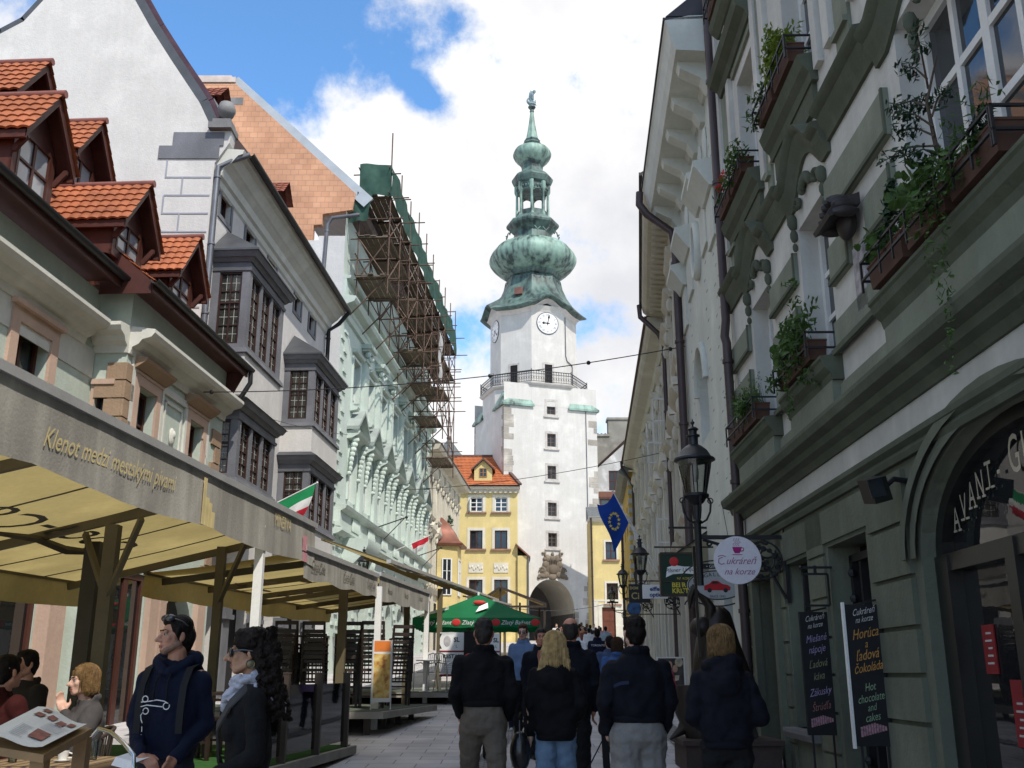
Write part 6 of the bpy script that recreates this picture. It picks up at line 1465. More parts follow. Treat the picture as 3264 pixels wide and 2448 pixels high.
# ================================================================== LANTERNS
LG=mat('lantern glass frosted',(.42,.43,.42),.15,.1,2,0,30,0,.5,0,.05,0,.5)
def lantern(x,y,zt,r,label,wall=None,stub=.55,scroll=True):
    """zt: height of the finial tip, r: brim radius; wall: x of the wall for the bracket"""
    s=r/.255; root=empty('street_lantern',(x,y,zt-1.5*s),label,'street lamp','iron lanterns on the right-hand facades')
    C_=lambda z:(x,y,zt+z*s)
    m=MB(); m.lathe([(r_*s,z*s) for r_,z in ((.005,0),(.012,-.03),(.03,-.05),(.012,-.08),(.012,-.10),(.05,-.115),(.075,-.14),(.05,-.16),(.05,-.21),(.085,-.215),(.085,-.235),(.06,-.245),(.06,-.34),(.1,-.36),(.17,-.42),(.215,-.50),(.255,-.52),(.262,-.545),(.235,-.56),(.2,-.56))],(x,y,zt),24); m.build('lantern_roof',mat('blue black lantern paint',(.02,.021,.026),.4,.2,5,0,30,.3,.5),root,40)
    m=MB(); m.lathe([(.215*s,-.56*s),(.205*s,-.64*s),(.135*s,-.98*s)],(x,y,zt),24); m.v=m.v; m.build('lantern_glass',clear_glass(),root,40)
    m=MB(); m.lathe([(.04*s,-.6*s),(.05*s,-.7*s),(.045*s,-.78*s),(.02*s,-.82*s)],(x,y,zt),10); m.build('lamp_bulb',LG,root,50)
    m=MB()
    for k in range(6):
        a=2*PI*k/6+.2; m.bar((x+.208*s*math.cos(a),y+.208*s*math.sin(a),zt-.62*s),(x+.14*s*math.cos(a),y+.14*s*math.sin(a),zt-.97*s),.012*s)
    m.lathe([(.13*s,-.97*s),(.165*s,-.985*s),(.165*s,-1.01*s),(.12*s,-1.04*s),(.09*s,-1.09*s),(.045*s,-1.12*s),(.04*s,-1.3*s),(.06*s,-1.32*s),(.045*s,-1.36*s),(.04*s,-(1.36+stub)*s)],(x,y,zt),14)
    for k in range(4):
        a=PI*k/2+.1; V=lambda q,z:(x+q*s*math.cos(a),y+q*s*math.sin(a),zt+z*s)
        m.tube([V(.05,-1.34),V(.12,-1.30),V(.17,-1.2),V(.185,-1.08),V(.15,-1.02)],.014*s,6); 
        for q in range(8):
            t0,t1=2*PI*q/8,2*PI*(q+1)/8; m.bar(V(.18+.035*math.cos(t0),-1.06+.035*math.sin(t0)),V(.18+.035*math.cos(t1),-1.06+.035*math.sin(t1)),.012*s)
    m.build('lantern_frame',M_IRON,root,40)
    if wall:
        z0=zt-1.52*s; m=MB(); m.bar((x,y,z0),(wall,y,z0),.035*s,.05*s); L_=wall-x
        rr=random.Random(3)
        for q in range(6):
            u=.12+q*.13
            cx=x+L_*u; rad=(.035+.02*q)*s*1.0
            pts=[]
            for j in range(18):
                t=j/17*5.2; rd=rad*(1-j/22); pts.append((cx+rd*math.cos(t),y+.01,z0-.05*s-rad*.8-rd*math.sin(t)*.9))
            m.tube(pts,.012*s,5)
        m.tube([(x+.05*L_,y,z0-.03),(x+.35*L_,y,z0-.12*s),(x+.6*L_,y,z0-.2*s),(x+.82*L_,y,z0-.42*s),(wall-.02,y,z0-.75*s)],.02*s,6)
        for q in range(26):
            a=rr.uniform(0,6.28); rd=rr.uniform(.02,.22)*s; m.ball((wall-.27*s+rd*math.cos(a),y+rr.uniform(-.02,.02),z0-.28*s+rd*math.sin(a)),(.035*s,.02*s,.03*s),6,4)
        for j in range(24):
            t0,t1=2*PI*j/24,2*PI*(j+1)/24; c=(wall-.27*s,z0-.28*s)
            for rd in (.23*s,.14*s): m.bar((c[0]+rd*math.cos(t0),y,c[1]+rd*math.sin(t0)),(c[0]+rd*math.cos(t1),y,c[1]+rd*math.sin(t1)),.02*s)
        m.box(wall-.02,wall+.03,y-.05,y+.05,z0-.8*s,z0+.1*s)
        m.build('wall_bracket',M_IRON,root,40)
lx=lambda u,y:(u-1106)/F_*1.0
def Xat(u,v,Y): b=(829.5-v)/F_; return (u-1106)/F_*Y/(cP-b*sP)
lantern(Xat(1500,1000,12.9),12.9,zat(905,12.9),.262,'largest black iron lantern on scrolled bracket above the round white sign',3.475,.75)
lantern(Xat(1382,1190,28.),28.,zat(1155,28.),.255,'black iron lantern left of the green beer sign under the flag pole',4.66,.15)
lantern(Xat(1345,1240,42.),42.,zat(1212,42.),.255,'black iron lantern farther on at the corner of the quoined house',5.8,.15)
lantern(Xat(1322,1280,61.),61.,zat(1262,61.),.255,'smallest and farthest black lantern before the narrow yellow house',7.0,.1)
# left-hand lantern hanging over the awning
lantern(Xat(786,1205,38.),38.,zat(1180,38.),.26,'dark lantern on the mint palace wall above the long awning',None,.1)
# ================================================================== SIGNS
def sign_round():
    y=12.85; x,z=Xat(1593,1210,y),zat(1210,y); r=.30; root=empty('hanging_sign',(x,y,z),'round white confectionery sign with magenta cup hanging from the lantern bracket','sign')
    m=MB(); n=48; m.loft([[(x+r*math.cos(2*PI*k/n),yy,z+r*math.sin(2*PI*k/n)) for k in range(n)] for yy in (y-.012,y+.012)]); d=m.build('disc',mat('white enamel sign',(.70,.66,.70),.35,.03,2),root,0)
    mg=mat('magenta print',(.36,.015,.16),.5,.05,3); tx=mat('dusty violet lettering',(.33,.12,.22),.5,.05,3)
    P=lambda u,v:(x+u,y-.0135,z+v)
    m=MB(); m.face([P(-.06,.165),P(.06,.165),P(.05,.12),P(.03,.085),P(-.03,.085),P(-.05,.12)]); m.face([P(-.075,.072),P(.075,.072),P(.05,.062),P(-.05,.062)]); m.tube([P(.055,.155),P(.085,.15),P(.08,.12),P(.045,.11)],.006,5); m.build('cup',mg,d,0)
    m=MB()
    for q in (-.03,0,.03): m.tube([P(q,.175),P(q-.02,.2),P(q+.02,.225),P(q-.012,.25),P(q+.005,.275)],.0032,4)
    m.tube([P(-.19,.035),P(-.235,.02),P(-.245,-.03),P(-.21,-.055),P(-.17,-.04)],.006,5); m.tube([P(-.25,.045),P(-.2,.06),P(-.15,.045)],.005,5)
    text_mb(m,'ukráreň',lambda u,v,d_:(x-.155+u*.93,y-.0135-d_,z-.05+v),.125,.45,.002,'LEFT'); text_mb(m,'na korze',lambda u,v,d_:(x+.01+u*.95,y-.0135-d_,z-.18+v),.115,.45,.002)
    m.build('lettering',tx,d,0)
    m=MB(); m.bar((x-.1,y,z+.285),(x-.16,y,z+.75),.006); m.bar((x+.12,y,z+.275),(x+.14,y,z+.72),.006); m.build('hanger_wire',M_IRON,root,0)
sign_round()
def sign_oval():
    y=15.9; x,z=Xat(1548,1262,y),zat(1264,y); root=empty('hanging_sign',(x,y,z),'grey oval gallery sign with a red car partly behind the round white sign','sign')
    n=40; rx,rz=.46,.23
    m=MB(); m.loft([[(x+rx*math.cos(2*PI*k/n),yy,z+rz*math.sin(2*PI*k/n)) for k in range(n)] for yy in (y-.02,y+.02)]); d=m.build('oval_plate',mat('silver grey plate',(.42,.43,.43),.35,.1,2,0,30,.2),root,0)
    m=MB(); m.tube([(x+(rx-.012)*math.cos(2*PI*k/n),y-.022,z+(rz-.012)*math.sin(2*PI*k/n)) for k in range(n+1)],.009,5,False)
    m.tube([(x+(rx+.1)*math.cos(2*PI*k/n),y,z+.03+(rz+.12)*math.sin(2*PI*k/n)) for k in range(n+1)],.012,5,False)
    for sg in (-1,1): m.tube([(x+sg*(.42+.09*(1-j/16)*math.cos(j*.45)),y,z-.3+.09*(1-j/16)*math.sin(j*.45)) for j in range(15)],.011,5); 
    m.tube([(x+.1-.08*(1-j/16)*math.cos(j*.45),y,z+.44+.08*(1-j/16)*math.sin(j*.45)) for j in range(15)],.011,5)
    m.bar((x+.45,y,z+.2),(3.62,y,z+.35),.02); m.bar((x+.45,y,z-.2),(3.62,y,z-.35),.02); m.build('scroll_frame',M_IRON,root,40)
    m=MB(); w_='AUTOGALLERY.SK'
    for i,ch in enumerate(w_):
        a=PI*.5+1.15-i*2.3/(len(w_)-1); cx,cz=x+.40*math.cos(a)*.92,z+.165*math.sin(a)-.03
        rot=(a-PI/2)*.45
        text_mb(m,ch,lambda u,v,d_:(cx+u*math.cos(rot)-v*math.sin(rot),y-.022-d_,cz+u*math.sin(rot)+v*math.cos(rot)),.085,0,.002)
    text_mb(m,'SINCE 1993',lambda u,v,d_:(x+u,y-.022-d_,z-.19+v),.05,0,.002); m.build('lettering',mat('black print',(.02,.02,.025)),d,0)
    P=lambda u,v:(x+u,y-.024,z+v)
    m=MB(); m.face([P(-.2,-.08),P(.2,-.08),P(.21,-.03),P(.17,.0),P(.08,.02),P(.02,.065),P(-.07,.065),P(-.12,.02),P(-.2,-.01)]); m.build('car_picture',mat('red paint print',(.42,.02,.025),.4,.05,3),d,0)
    m=MB(); 
    for u in (-.12,.13): m.ball(P(u,-.08),(.035,.004,.035),12,6)
    m.face([(x-.06,y-.0255,z+.055),(x+.0,y-.0255,z+.055),(x+.04,y-.0255,z+.022),(x-.09,y-.0255,z+.022)]); m.build('car_wheels',mat('black print',(.02,.02,.025)),d,0)
    m=MB(); m.box(x-.2,x+.16,y-.015,y+.015,z+.25,z+.33); g=m.build('gift_plate',mat('black signboard',(.02,.02,.022)),root,0)
    m=MB(); text_mb(m,'• GIFTS •',lambda u,v,d_:(x-.02+u,y-.017-d_,z+.265+v),.07,0,.002); m.build('lettering',mat('grey white print',(.5,.5,.48),.5,.05,3),g,0)
sign_oval()
def sign_pub():
    y=18.8; x0,x1=Xat(1427,1240,y),Xat(1512,1240,y); z0,z1=zat(1286,y),zat(1196,y); root=empty('hanging_sign',((x0+x1)/2,y,z0),'dark green framed beer pub sign with red seal and yellow letters','sign'); w_=x1-x0;h=z1-z0
    m=MB(); m.box(x0,x1,y-.05,y+.05,z0,z1); d=m.build('panel',mat('bottle green sign',(.012,.035,.022),.35,.1,2),root,0)
    m=MB(); 
    for a,b,c,e in ((x0-.02,x0+.02,z0,z1),(x1-.02,x1+.02,z0,z1),(x0,x1,z1-.02,z1+.02),(x0,x1,z0-.02,z0+.02),(x0,x1,z0+h*.31,z0+h*.34)): m.box(a,b,y-.065,y+.06,c,e)
    m.bar((x0-.1,y,z1+.12),(4.0,y,z1+.12),.03); m.bar((x0+.1,y,z1),(x0+.1,y,z1+.12),.012); m.bar((x1-.1,y,z1),(x1-.1,y,z1+.12),.012); m.build('sign_frame',M_DARKWOOD,root,0)
    P=lambda u,v:(x0+u*w_,y-.053,z0+v*h)
    m=MB(); m.face([P(.12,.42),P(.3,.50),P(.6,.52),P(.85,.50),P(.95,.56),P(.92,.68),P(.6,.68),P(.34,.72),P(.16,.66)]); m.build('ribbon',mat('white umbrella print',(.74,.74,.72)),d,0)
    m=MB(); m.ball(P(.34,.80),(.085,.012,.085),16,8); m.build('seal',mat('red umbrella print',(.5,.03,.03)),d,30)
    m=MB(); text_mb(m,'Pilsner Urquell',lambda u,v,d_:(x0+.54*w_+u,y-.055-d_,z0+.56*h+v+.06*u),.105,.2,.002); m.build('ribbon_lettering',mat('black print',(.02,.02,.025)),d,0)
    m=MB(); text_mb(m,'BEER PUB',lambda u,v,d_:(x0+.26*w_+u,y-.054-d_,z0+.19*h+v),.12,0,.002,'LEFT',.003); text_mb(m,'KRISTIAN',lambda u,v,d_:(x0+.26*w_+u,y-.054-d_,z0+.05*h+v),.12,0,.002,'LEFT',.003); text_mb(m,'NA KORZE',lambda u,v,d_:(x0+.6*w_+u,y-.054-d_,z0+.37*h+v),.06,0,.002); m.build('lettering',mat('yellow print',(.62,.50,.06),.5,.05,3),d,0)
sign_pub()
def small_sign(u0,u1,v0,v1,y,label,lines,bg,fg,shape='rect',wall=None,shear=0):
    x0,x1=Xat(u0,(v0+v1)/2,y),Xat(u1,(v0+v1)/2,y); z1,z0=zat(v0,y),zat(v1,y); xc,zc=(x0+x1)/2,(z0+z1)/2; root=empty('hanging_sign',(xc,y,z0),label,'sign'); m=MB(); w_=x1-x0; h=z1-z0
    if shape=='rect': m.box(x0,x1,y-.03,y+.03,z0,z1); m.box(x0+.015,x1-.015,y-.034,y-.03,z0+.015,z1-.015)
    else:
        n=28; m.loft([[(xc+w_/2*math.cos(2*PI*k/n),yy,zc+h/2*math.sin(2*PI*k/n)) for k in range(n)] for yy in (y-.03,y+.03)])
    d=m.build('panel',bg,root,0)
    m=MB()
    for (t,fx,fz,sz) in lines: text_mb(m,t,lambda u,v,d_:(x0+fx*w_+u,y-.036-d_,z0+fz*h+v),sz*h,shear,.003,'CENTER',.004)
    if lines: m.build('lettering',fg,d,0)
    m=MB(); 
    if wall: m.bar((x0,y,z1+.08),(wall,y,z1+.08),.025); m.bar((x0+.05,y,z1),(x0+.05,y,z1+.08),.012); m.bar((x1-.05,y,z1),(x1-.05,y,z1+.08),.012); m.build('sign_arm',M_IRON,root,0)
    return root
blu=mat('dark blue print',(.03,.05,.19),.5,.05,3)
small_sign(1388,1442,1263,1293,22.5,'white optician sign with dark blue lettering under the beer sign',[('eiffel',.5,.55,.42),('optic',.5,.14,.42)],mat('white sign board',(.72,.72,.70)),blu,'rect',4.0)
small_sign(1358,1404,1262,1302,26.,'black sign with dull gold letters behind the optician sign',[('DOM',.25,.72,.2),('Ci',.3,.2,.5)],mat('black signboard',(.02,.02,.022)),mat('dull gold letters',(.42,.33,.14),.4,.1,3,0,30,.4),'rect',4.4)
small_sign(1354,1385,1298,1330,30.5,'round blue pictorial sign hanging near the black sign',[],mat('mottled blue sign',(.05,.12,.26),.4,.6,7),blu,'oval',5.0)
small_sign(1346,1388,1333,1350,29.,'small dark nameplate below the round blue sign',[],mat('dark brown plate',(.03,.022,.02),.5,.1,3),blu,'rect',4.8)
# beige pub canopy above the signs
def pub_canopy():
    root=empty('door_canopy',(3.5,20.3,3.6),'small beige fabric canopy on the pale wall behind the beer sign','canopy'); m=MB(); x0,x1=3.05,3.88
    m.loft([[(x0,19.6,3.75),(x1,19.6,4.3),(x1,19.6,4.34),(x0,19.6,3.79)],[(x0,21.2,3.75),(x1,21.2,4.3),(x1,21.2,4.34),(x0,21.2,3.79)]]); m.box(x0-.005,x0+.005,19.6,21.2,3.5,3.78); m.face([(x0,19.6,3.5),(x0,19.6,3.76),(x1,19.6,4.3),(x1,19.6,3.5)]) ; m.build('canopy_cloth',mat('beige canopy cloth',(.34,.30,.20),.85,.15,2,.2,40,0,.1,0,.05,0,.3),root,0)
    m=MB(); m.bar((x0,19.58,3.78),(x1,19.58,4.34),.03); m.bar((x0,19.6,4.36),(x1+.05,19.6,4.36),.04); m.build('canopy_frame',M_IRON,root,0)
pub_canopy()
# ---- blackboards
def blackboard(y,x0,x1,z0,z1,label,lines,strip):
    root=empty('chalkboard',((x0+x1)/2,y,z0),label,'chalkboard','tall chalk menu boards by the door'); m=MB(); w_=x1-x0;h=z1-z0
    m.box(x0,x1,y-.02,y+.02,z0,z1); b=m.build('board',mat('chalkboard black',(.014,.014,.015),.7,.3,6),root,0)
    m=MB(); 
    if strip: m.box(x0-.022,x0-.002,y-.024,y+.024,z0-.02,z1+.02); m.build('white_edge',POSTW,root,0)
    m=MB(); m.bar((x0+.05,y,z0),(x0+.05,y,z0-.45),.02); m.bar((x1-.05,y,z0),(x1-.05,y,z0-.45),.02); m.bar((x0+.1,y,z1),(x1+.05,y,z1+.06),.02); m.build('hanging_frame',M_IRON,root,0)
    groups={}
    for (t,fz,sz,col,shear) in lines: groups.setdefault(col,[]).append((t,fz,sz,shear))
    for col,ls in groups.items():
        m=MB()
        for t,fz,sz,shear in ls: text_mb(m,t,lambda u,v,d_:((x0+x1)/2+u*.62,y-.021-d_,z0+fz*h+v+.12*u),sz,shear,.002)
        m.build('chalk_writing',mat('chalk '+col,{'white':(.55,.53,.52),'orange':(.52,.26,.07),'green':(.25,.36,.22),'lilac':(.33,.26,.42),'olive':(.25,.24,.13),'rose':(.30,.14,.13)}[col],.9,.3,30),b,0)
    m=MB(); 
    for q in range(10): m.face([((x0+x1)/2-.12+.024*q,y-.022,z0+.08+.006*q),((x0+x1)/2-.10+.024*q,y-.022,z0+.08+.006*q),((x0+x1)/2-.10+.024*q,y-.022,z0+.2-.007*abs(q-5)),((x0+x1)/2-.12+.024*q,y-.022,z0+.2-.007*abs(q-5))])
    m.build('chalk_cake',mat('pink chalk',(.36,.2,.23),.9,.5,40),b,0)
blackboard(9.55,3.085,3.42,zat(1612,9.55),zat(1306,9.55),'taller chalk menu board with white edge beside the shop pier',[('Cukráreň',.93,.085,'white',.4),('na korze',.875,.075,'white',.4),('Horúca',.76,.13,'orange',.3),('a',.69,.1,'orange',.3),('ľadová',.605,.13,'orange',.3),('čokoláda',.52,.115,'orange',.3),('Hot',.385,.1,'green',.2),('chocolate',.31,.1,'green',.2),('and',.245,.09,'green',.2),('cakes',.175,.1,'green',.2)],True)
blackboard(11.2,3.12,3.44,zat(1588,11.2),zat(1322,11.2),'dimmer chalk menu board farther from the camera by the iron frame',[('Cukráreň',.93,.085,'white',.4),('na korze',.87,.075,'white',.4),('Miešané',.755,.11,'lilac',.3),('nápoje',.665,.11,'lilac',.3),('Ľadová',.545,.11,'olive',.3),('káva',.445,.11,'olive',.3),('Zákusky',.32,.11,'lilac',.3),('Štrúdľa',.2,.11,'rose',.3)],False)
def iron_bracket():
    y=11.0; x0,x1=Xat(1737,1275,y),Xat(1790,1275,y); z0,z1=zat(1308,y),zat(1240,y); m=MB()
    for p,q in (((x0,z0),(x1,z0)),((x0,z1),(x1,z1)),((x0,z0),(x0,z1)),((x1,z0),(x1,z1))): m.bar((p[0],y,p[1]),(q[0],y,q[1]),.022)
    m.bar((x0-.02,y,z1+.07),(3.46,y,z1+.07),.025); m.bar(((x0+x1)/2,y,z1),((x0+x1)/2,y,z1+.09),.03); m.ball((x0-.02,y,z1+.07),.022,8,6); solo(m,'sign_bracket',M_IRON,'empty rectangular iron sign frame above the dimmer chalkboard','bracket',None,(x0,y,z0),0)
iron_bracket()
def floodlight():
    y=8.55; root=empty('floodlight',(3.2,y,3.1),'black floodlight on short arm beside the shop arch','floodlight')
    m=MB(); c=Vector((3.12,y,3.14)); m.obox(c,(.085,.025,.025),(-.02,.085,.015),(-.025,-.01,.10)); m.build('lamp_housing',M_SHOPWOOD,root,0)
    m=MB(); m.obox(c+Vector((-.02,-.10,0)),(.07,.017,.017),(0,.004,0),(-.017,0,.078)); m.build('lamp_glass',glass_dark(),root,0)
    m=MB(); m.tube([(3.2,y,3.16),(3.3,y+.02,3.24),(3.44,y+.03,3.22)],.025,7); m.build('arm',M_IRON,root)
floodlight()
# ---- poster stand
def poster():
    y=23.2; x0,x1=Xat(1423,1470,y),Xat(1478,1470,y); z0,z1=zat(1506,y),zat(1422,y); root=empty('poster_stand',((x0+x1)/2,y,gz(y)),'white framed poster of a woman in a red dress on pavement','poster stand'); w_=x1-x0;h=z1-z0
    m=MB(); m.box(x0,x1,y,y+.02,z0,z1); b=m.build('poster',mat('dark poster ground',(.07,.065,.06),.4,.6,7),root,0)
    m=MB()
    for a,b_,c,e in ((x0-.03,x0,z0,z1),(x1,x1+.03,z0,z1),(x0-.03,x1+.03,z1,z1+.03),(x0-.03,x1+.03,z0-.03,z0)): m.box(a,b_,y-.01,y+.03,c,e)
    m.bar((x0-.015,y,z0),(x0-.0,y-.02,gz(y)),.025); m.bar((x1+.015,y,z0),(x1,y-.02,gz(y)),.025); m.bar((x0,y+.5,gz(y)),(x0,y+.02,z1-.2),.02); m.build('poster_frame',POSTW,root,0)
    P=lambda u,v:(x0+u*w_,y-.003,z0+v*h)
    m=MB(); m.face([P(.30,.03),P(.72,.03),P(.66,.35),P(.60,.55),P(.58,.70),P(.36,.70),P(.34,.5),P(.33,.3)]); m.build('red_dress',mat('crimson print',(.42,.05,.09),.4,.3,9),b,0)
    m=MB(); m.ball(P(.47,.83),(.05,.003,.08),12,6); m.face([P(.28,.52),P(.36,.70),P(.42,.70),P(.34,.5)]); m.face([P(.36,.5),P(.62,.56),P(.62,.51),P(.38,.44)]); m.ball(P(.66,.73),(.06,.003,.08),12,6); m.build('skin_tone',mat('skin print',(.5,.31,.22),.4,.2,9),b,0)
    m=MB(); m.face([P(.05,.02),P(.05,.12),P(.2,.2),P(.3,.1),P(.3,.02)]); m.ball(P(.82,.9),(.09,.003,.1),12,6); m.face([P(.62,.4),P(.78,.44),P(.82,.56),P(.66,.56)]); m.build('cream_shapes',mat('cream print',(.52,.45,.33),.4,.4,9),b,0)
    m=MB(); m.box(x0+.02,x1-.02,y+.06,y+.4,gz(y)-.02,z0-.08); solo(m,'planter_box',mat('brown crate wood',(.07,.03,.025),.7,.2,3),'low brown crate behind the framed poster','crate',None,(x0,y+.2,gz(y)),0)
poster()
# ---- planter with dark wooden figure
def sculpture():
    y=13.4; g=gz(y); m=MB(); m.box(2.12,3.28,y-.42,y+.5,g-.05,.78); m.box(2.08,3.32,y-.46,y+.54,.78,.84); solo(m,'planter',mat('dark planter timber',(.05,.033,.028),.7,.25,3,.3,25),'long dark timber planter under the wooden figure','planter',None,(2.7,y,g),0)
    W=mat('dark oiled carving wood',(.024,.017,.013),.45,.35,3,.35,14,0,.35); root=empty('wooden_sculpture',(2.75,y,.84),'dark carved wooden figure with pointed cape and hooked head behind the woman','sculpture')
    X=lambda u:Xat(u,1400,y); Z=lambda v:zat(v,y)
    # cape: thick lens sections following the silhouette
    secs=[(1312,1545,1572,.07),(1322,1533,1585,.14),(1345,1518,1592,.22),(1380,1508,1600,.27),(1420,1500,1612,.28),(1450,1496,1622,.27),(1470,1494,1630,.22),(1482,1497,1636,.12),(1486,1500,1606,.06)]
    m=MB(); rings=[]
    for v,a,b,d in secs:
        xa,xb=X(a),X(b); n=20; ring=[]
        for k in range(n):
            t=2*PI*k/n; ring.append(((xa+xb)/2+(xb-xa)/2*math.cos(t),y+.1+d*math.sin(t)*(1-.45*max(math.cos(t),0)),Z(v)+.02*math.sin(3*t)))
        rings.append(ring)
    m.loft(rings); m.build('cape',W,root,50)
    m=MB(); xs=[(1505,1262,.03),(1512,1280,.08),(1528,1292,.12),(1540,1310,.13),(1538,1335,.12),(1530,1352,.08),(1526,1362,.02)]
    m.loft([[(X(u)+r*.55*math.cos(2*PI*k/12),y+.05+r*.8*math.sin(2*PI*k/12),Z(v)) for k in range(12)] for u,v,r in xs]); m.tube([(X(1506),y,Z(1268)),(X(1497),y,Z(1290)),(X(1493),y,Z(1316))],[.05,.045,.01],7); m.ball((X(1520),y+.05,Z(1355)),(.16,.15,.14),12,8); m.build('hooked_head',W,root,50)
    m=MB(); m.bar((X(1506),y-.1,Z(1182)),(X(1508),y-.1,Z(1420)),.035); m.build('staff',W,root,0)
    m=MB(); m.loft([[(X(1500)+.24*math.cos(2*PI*k/14),y+.1+.2*math.sin(2*PI*k/14),Z(1480)) for k in range(14)],[(X(1505)+.3*math.cos(2*PI*k/14),y+.1+.2*math.sin(2*PI*k/14),Z(1540)) for k in range(14)],[(X(1515)+.22*math.cos(2*PI*k/14),y+.1+.18*math.sin(2*PI*k/14),Z(1600)) for k in range(14)],[(X(1520)+.2*math.cos(2*PI*k/14),y+.1+.18*math.sin(2*PI*k/14),.84) for k in range(14)]]); m.build('body',W,root,50)
    m=MB(); m.tube([(X(1490),y+.1,Z(1555)),(X(1465),y+.1,Z(1580)),(X(1440),y+.05,Z(1597))],[.16,.06,.012],8); m.build('tail',W,root,50)
    m=MB(); m.bar((X(1600),y+.12,Z(1490)),(X(1622),y+.12,.84),.07,.1); m.bar((X(1585),y+.2,Z(1520)),(X(1590),y+.2,.84),.09,.12); m.build('leg',W,root,0)
sculpture()
# ================================================================== FLAGS
def flag(base,tip,bands,drop,label,span=(.25,.98),nfold=2.2,stars=False,amp=.05,skew=.45):
    base=Vector(base);tip=Vector(tip); root=empty('flag',base,label,'flag'); m=MB(); m.tube([base,tip],.016,7); m.ball(tip,.03,8,6); m.build('pole',POSTW,root)
    n=22;mm=16; d=tip-base
    for (f0,f1,mt) in bands:
        m=MB(); ids=[]
        for j in range(mm+1):
            v=f0+(f1-f0)*j/mm; row=[]
            for i in range(n+1):
                u=span[0]+(span[1]-span[0])*i/n; p=base+d*u
                # hoist lies on the pole; the fly hangs down and gathers in folds
                q=p+Vector(drop)*v*(1-.25*(i/n)*v)+Vector((-d.x,0,0)).normalized()*(.0)+Vector((0,amp*v*math.sin(nfold*PI*i/n+v*2.2),0))+Vector((.35*amp*v*math.sin(nfold*1.3*PI*i/n),0,0))-d*(u-.6)*skew*v*v
                row.append(m.P(tuple(q)))
            ids.append(row)
        for j in range(mm):
            for i in range(n): m.fi([ids[j][i],ids[j][i+1],ids[j+1][i+1],ids[j+1][i]])
        m.build('flag_cloth',mt,root,80)
    if stars:
        m=MB()
        for k in range(12):
            a=2*PI*k/12; u=.84+.055*math.cos(a); v=.5+.2*math.sin(a); p=base+d*u+Vector(drop)*v-d*(u-.6)*skew*v*v+Vector((0,-.16,0))
            pts=[]
            for j in range(10):
                rr=.06 if j%2==0 else .025; t=PI/2+j*PI/5; pts.append(tuple(p+Vector((rr*math.cos(t),0,rr*math.sin(t)))))
            m.face(pts)
        m.build('stars',mat('yellow print',(.62,.50,.06)),root,0)
fm=lambda n,c:mat(n,c,.75,.12,3,0,30,0,.15,0,.05,0,.35)
flag((-6.65,27.,5.92),(-5.3,27.,6.62),((0,.36,fm('flag green',(.02,.25,.09))),(.36,.68,fm('flag white',(.72,.71,.70))),(.68,1,fm('flag red',(.55,.03,.05)))),(-.12,-.1,-1.0),'green white and red flag drooping from a pole on the white house',(.2,.97),1.8,False,.1)
flag((4.55,30.,3.8),(3.04,30.,6.92),((0,1,fm('flag blue',(.015,.06,.34))),),(-.42,-.1,-1.02),'dark blue flag with yellow stars hanging from a long slanting pole',(.70,.985),1.6,True,.12,-.35)
flag((4.75,30.6,3.9),(3.5,30.6,6.3),((0,1,fm('flag white',(.72,.71,.70))),),(.1,0,-.85),'white flag partly hidden behind the dark blue flag',(.6,.9),1.5,False,.08)
flag((-6.0,49.5,7.3),(-4.05,49.5,8.15),((0,.5,fm('flag red',(.55,.03,.05))),(.5,1,fm('flag white',(.72,.71,.70)))),(.15,0,-.55),'small red and white flag blown along its pole on the mint palace',(.55,.97),3,False,.12)
for s_,lab in ((45.5,'bare iron flag bracket nearest on the mint palace ledge'),(57.,'bare iron flag bracket farthest on the mint palace ledge')):
    Tp=frame_T(-9.66,.0698,'L'); m=MB(); a=Vector(Tp(s_,.4,8.0)); m.bar(a,a+Vector((1.3,0,.45)),.045); m.bar(a+Vector((.3,0,-.55)),a+Vector((1.2,0,.4)),.035); m.ball(a+Vector((1.3,0,.45)),.07,8,6); solo(m,'flag_bracket',M_IRON,lab,'bracket','empty flag brackets on the mint palace',tuple(a),0)
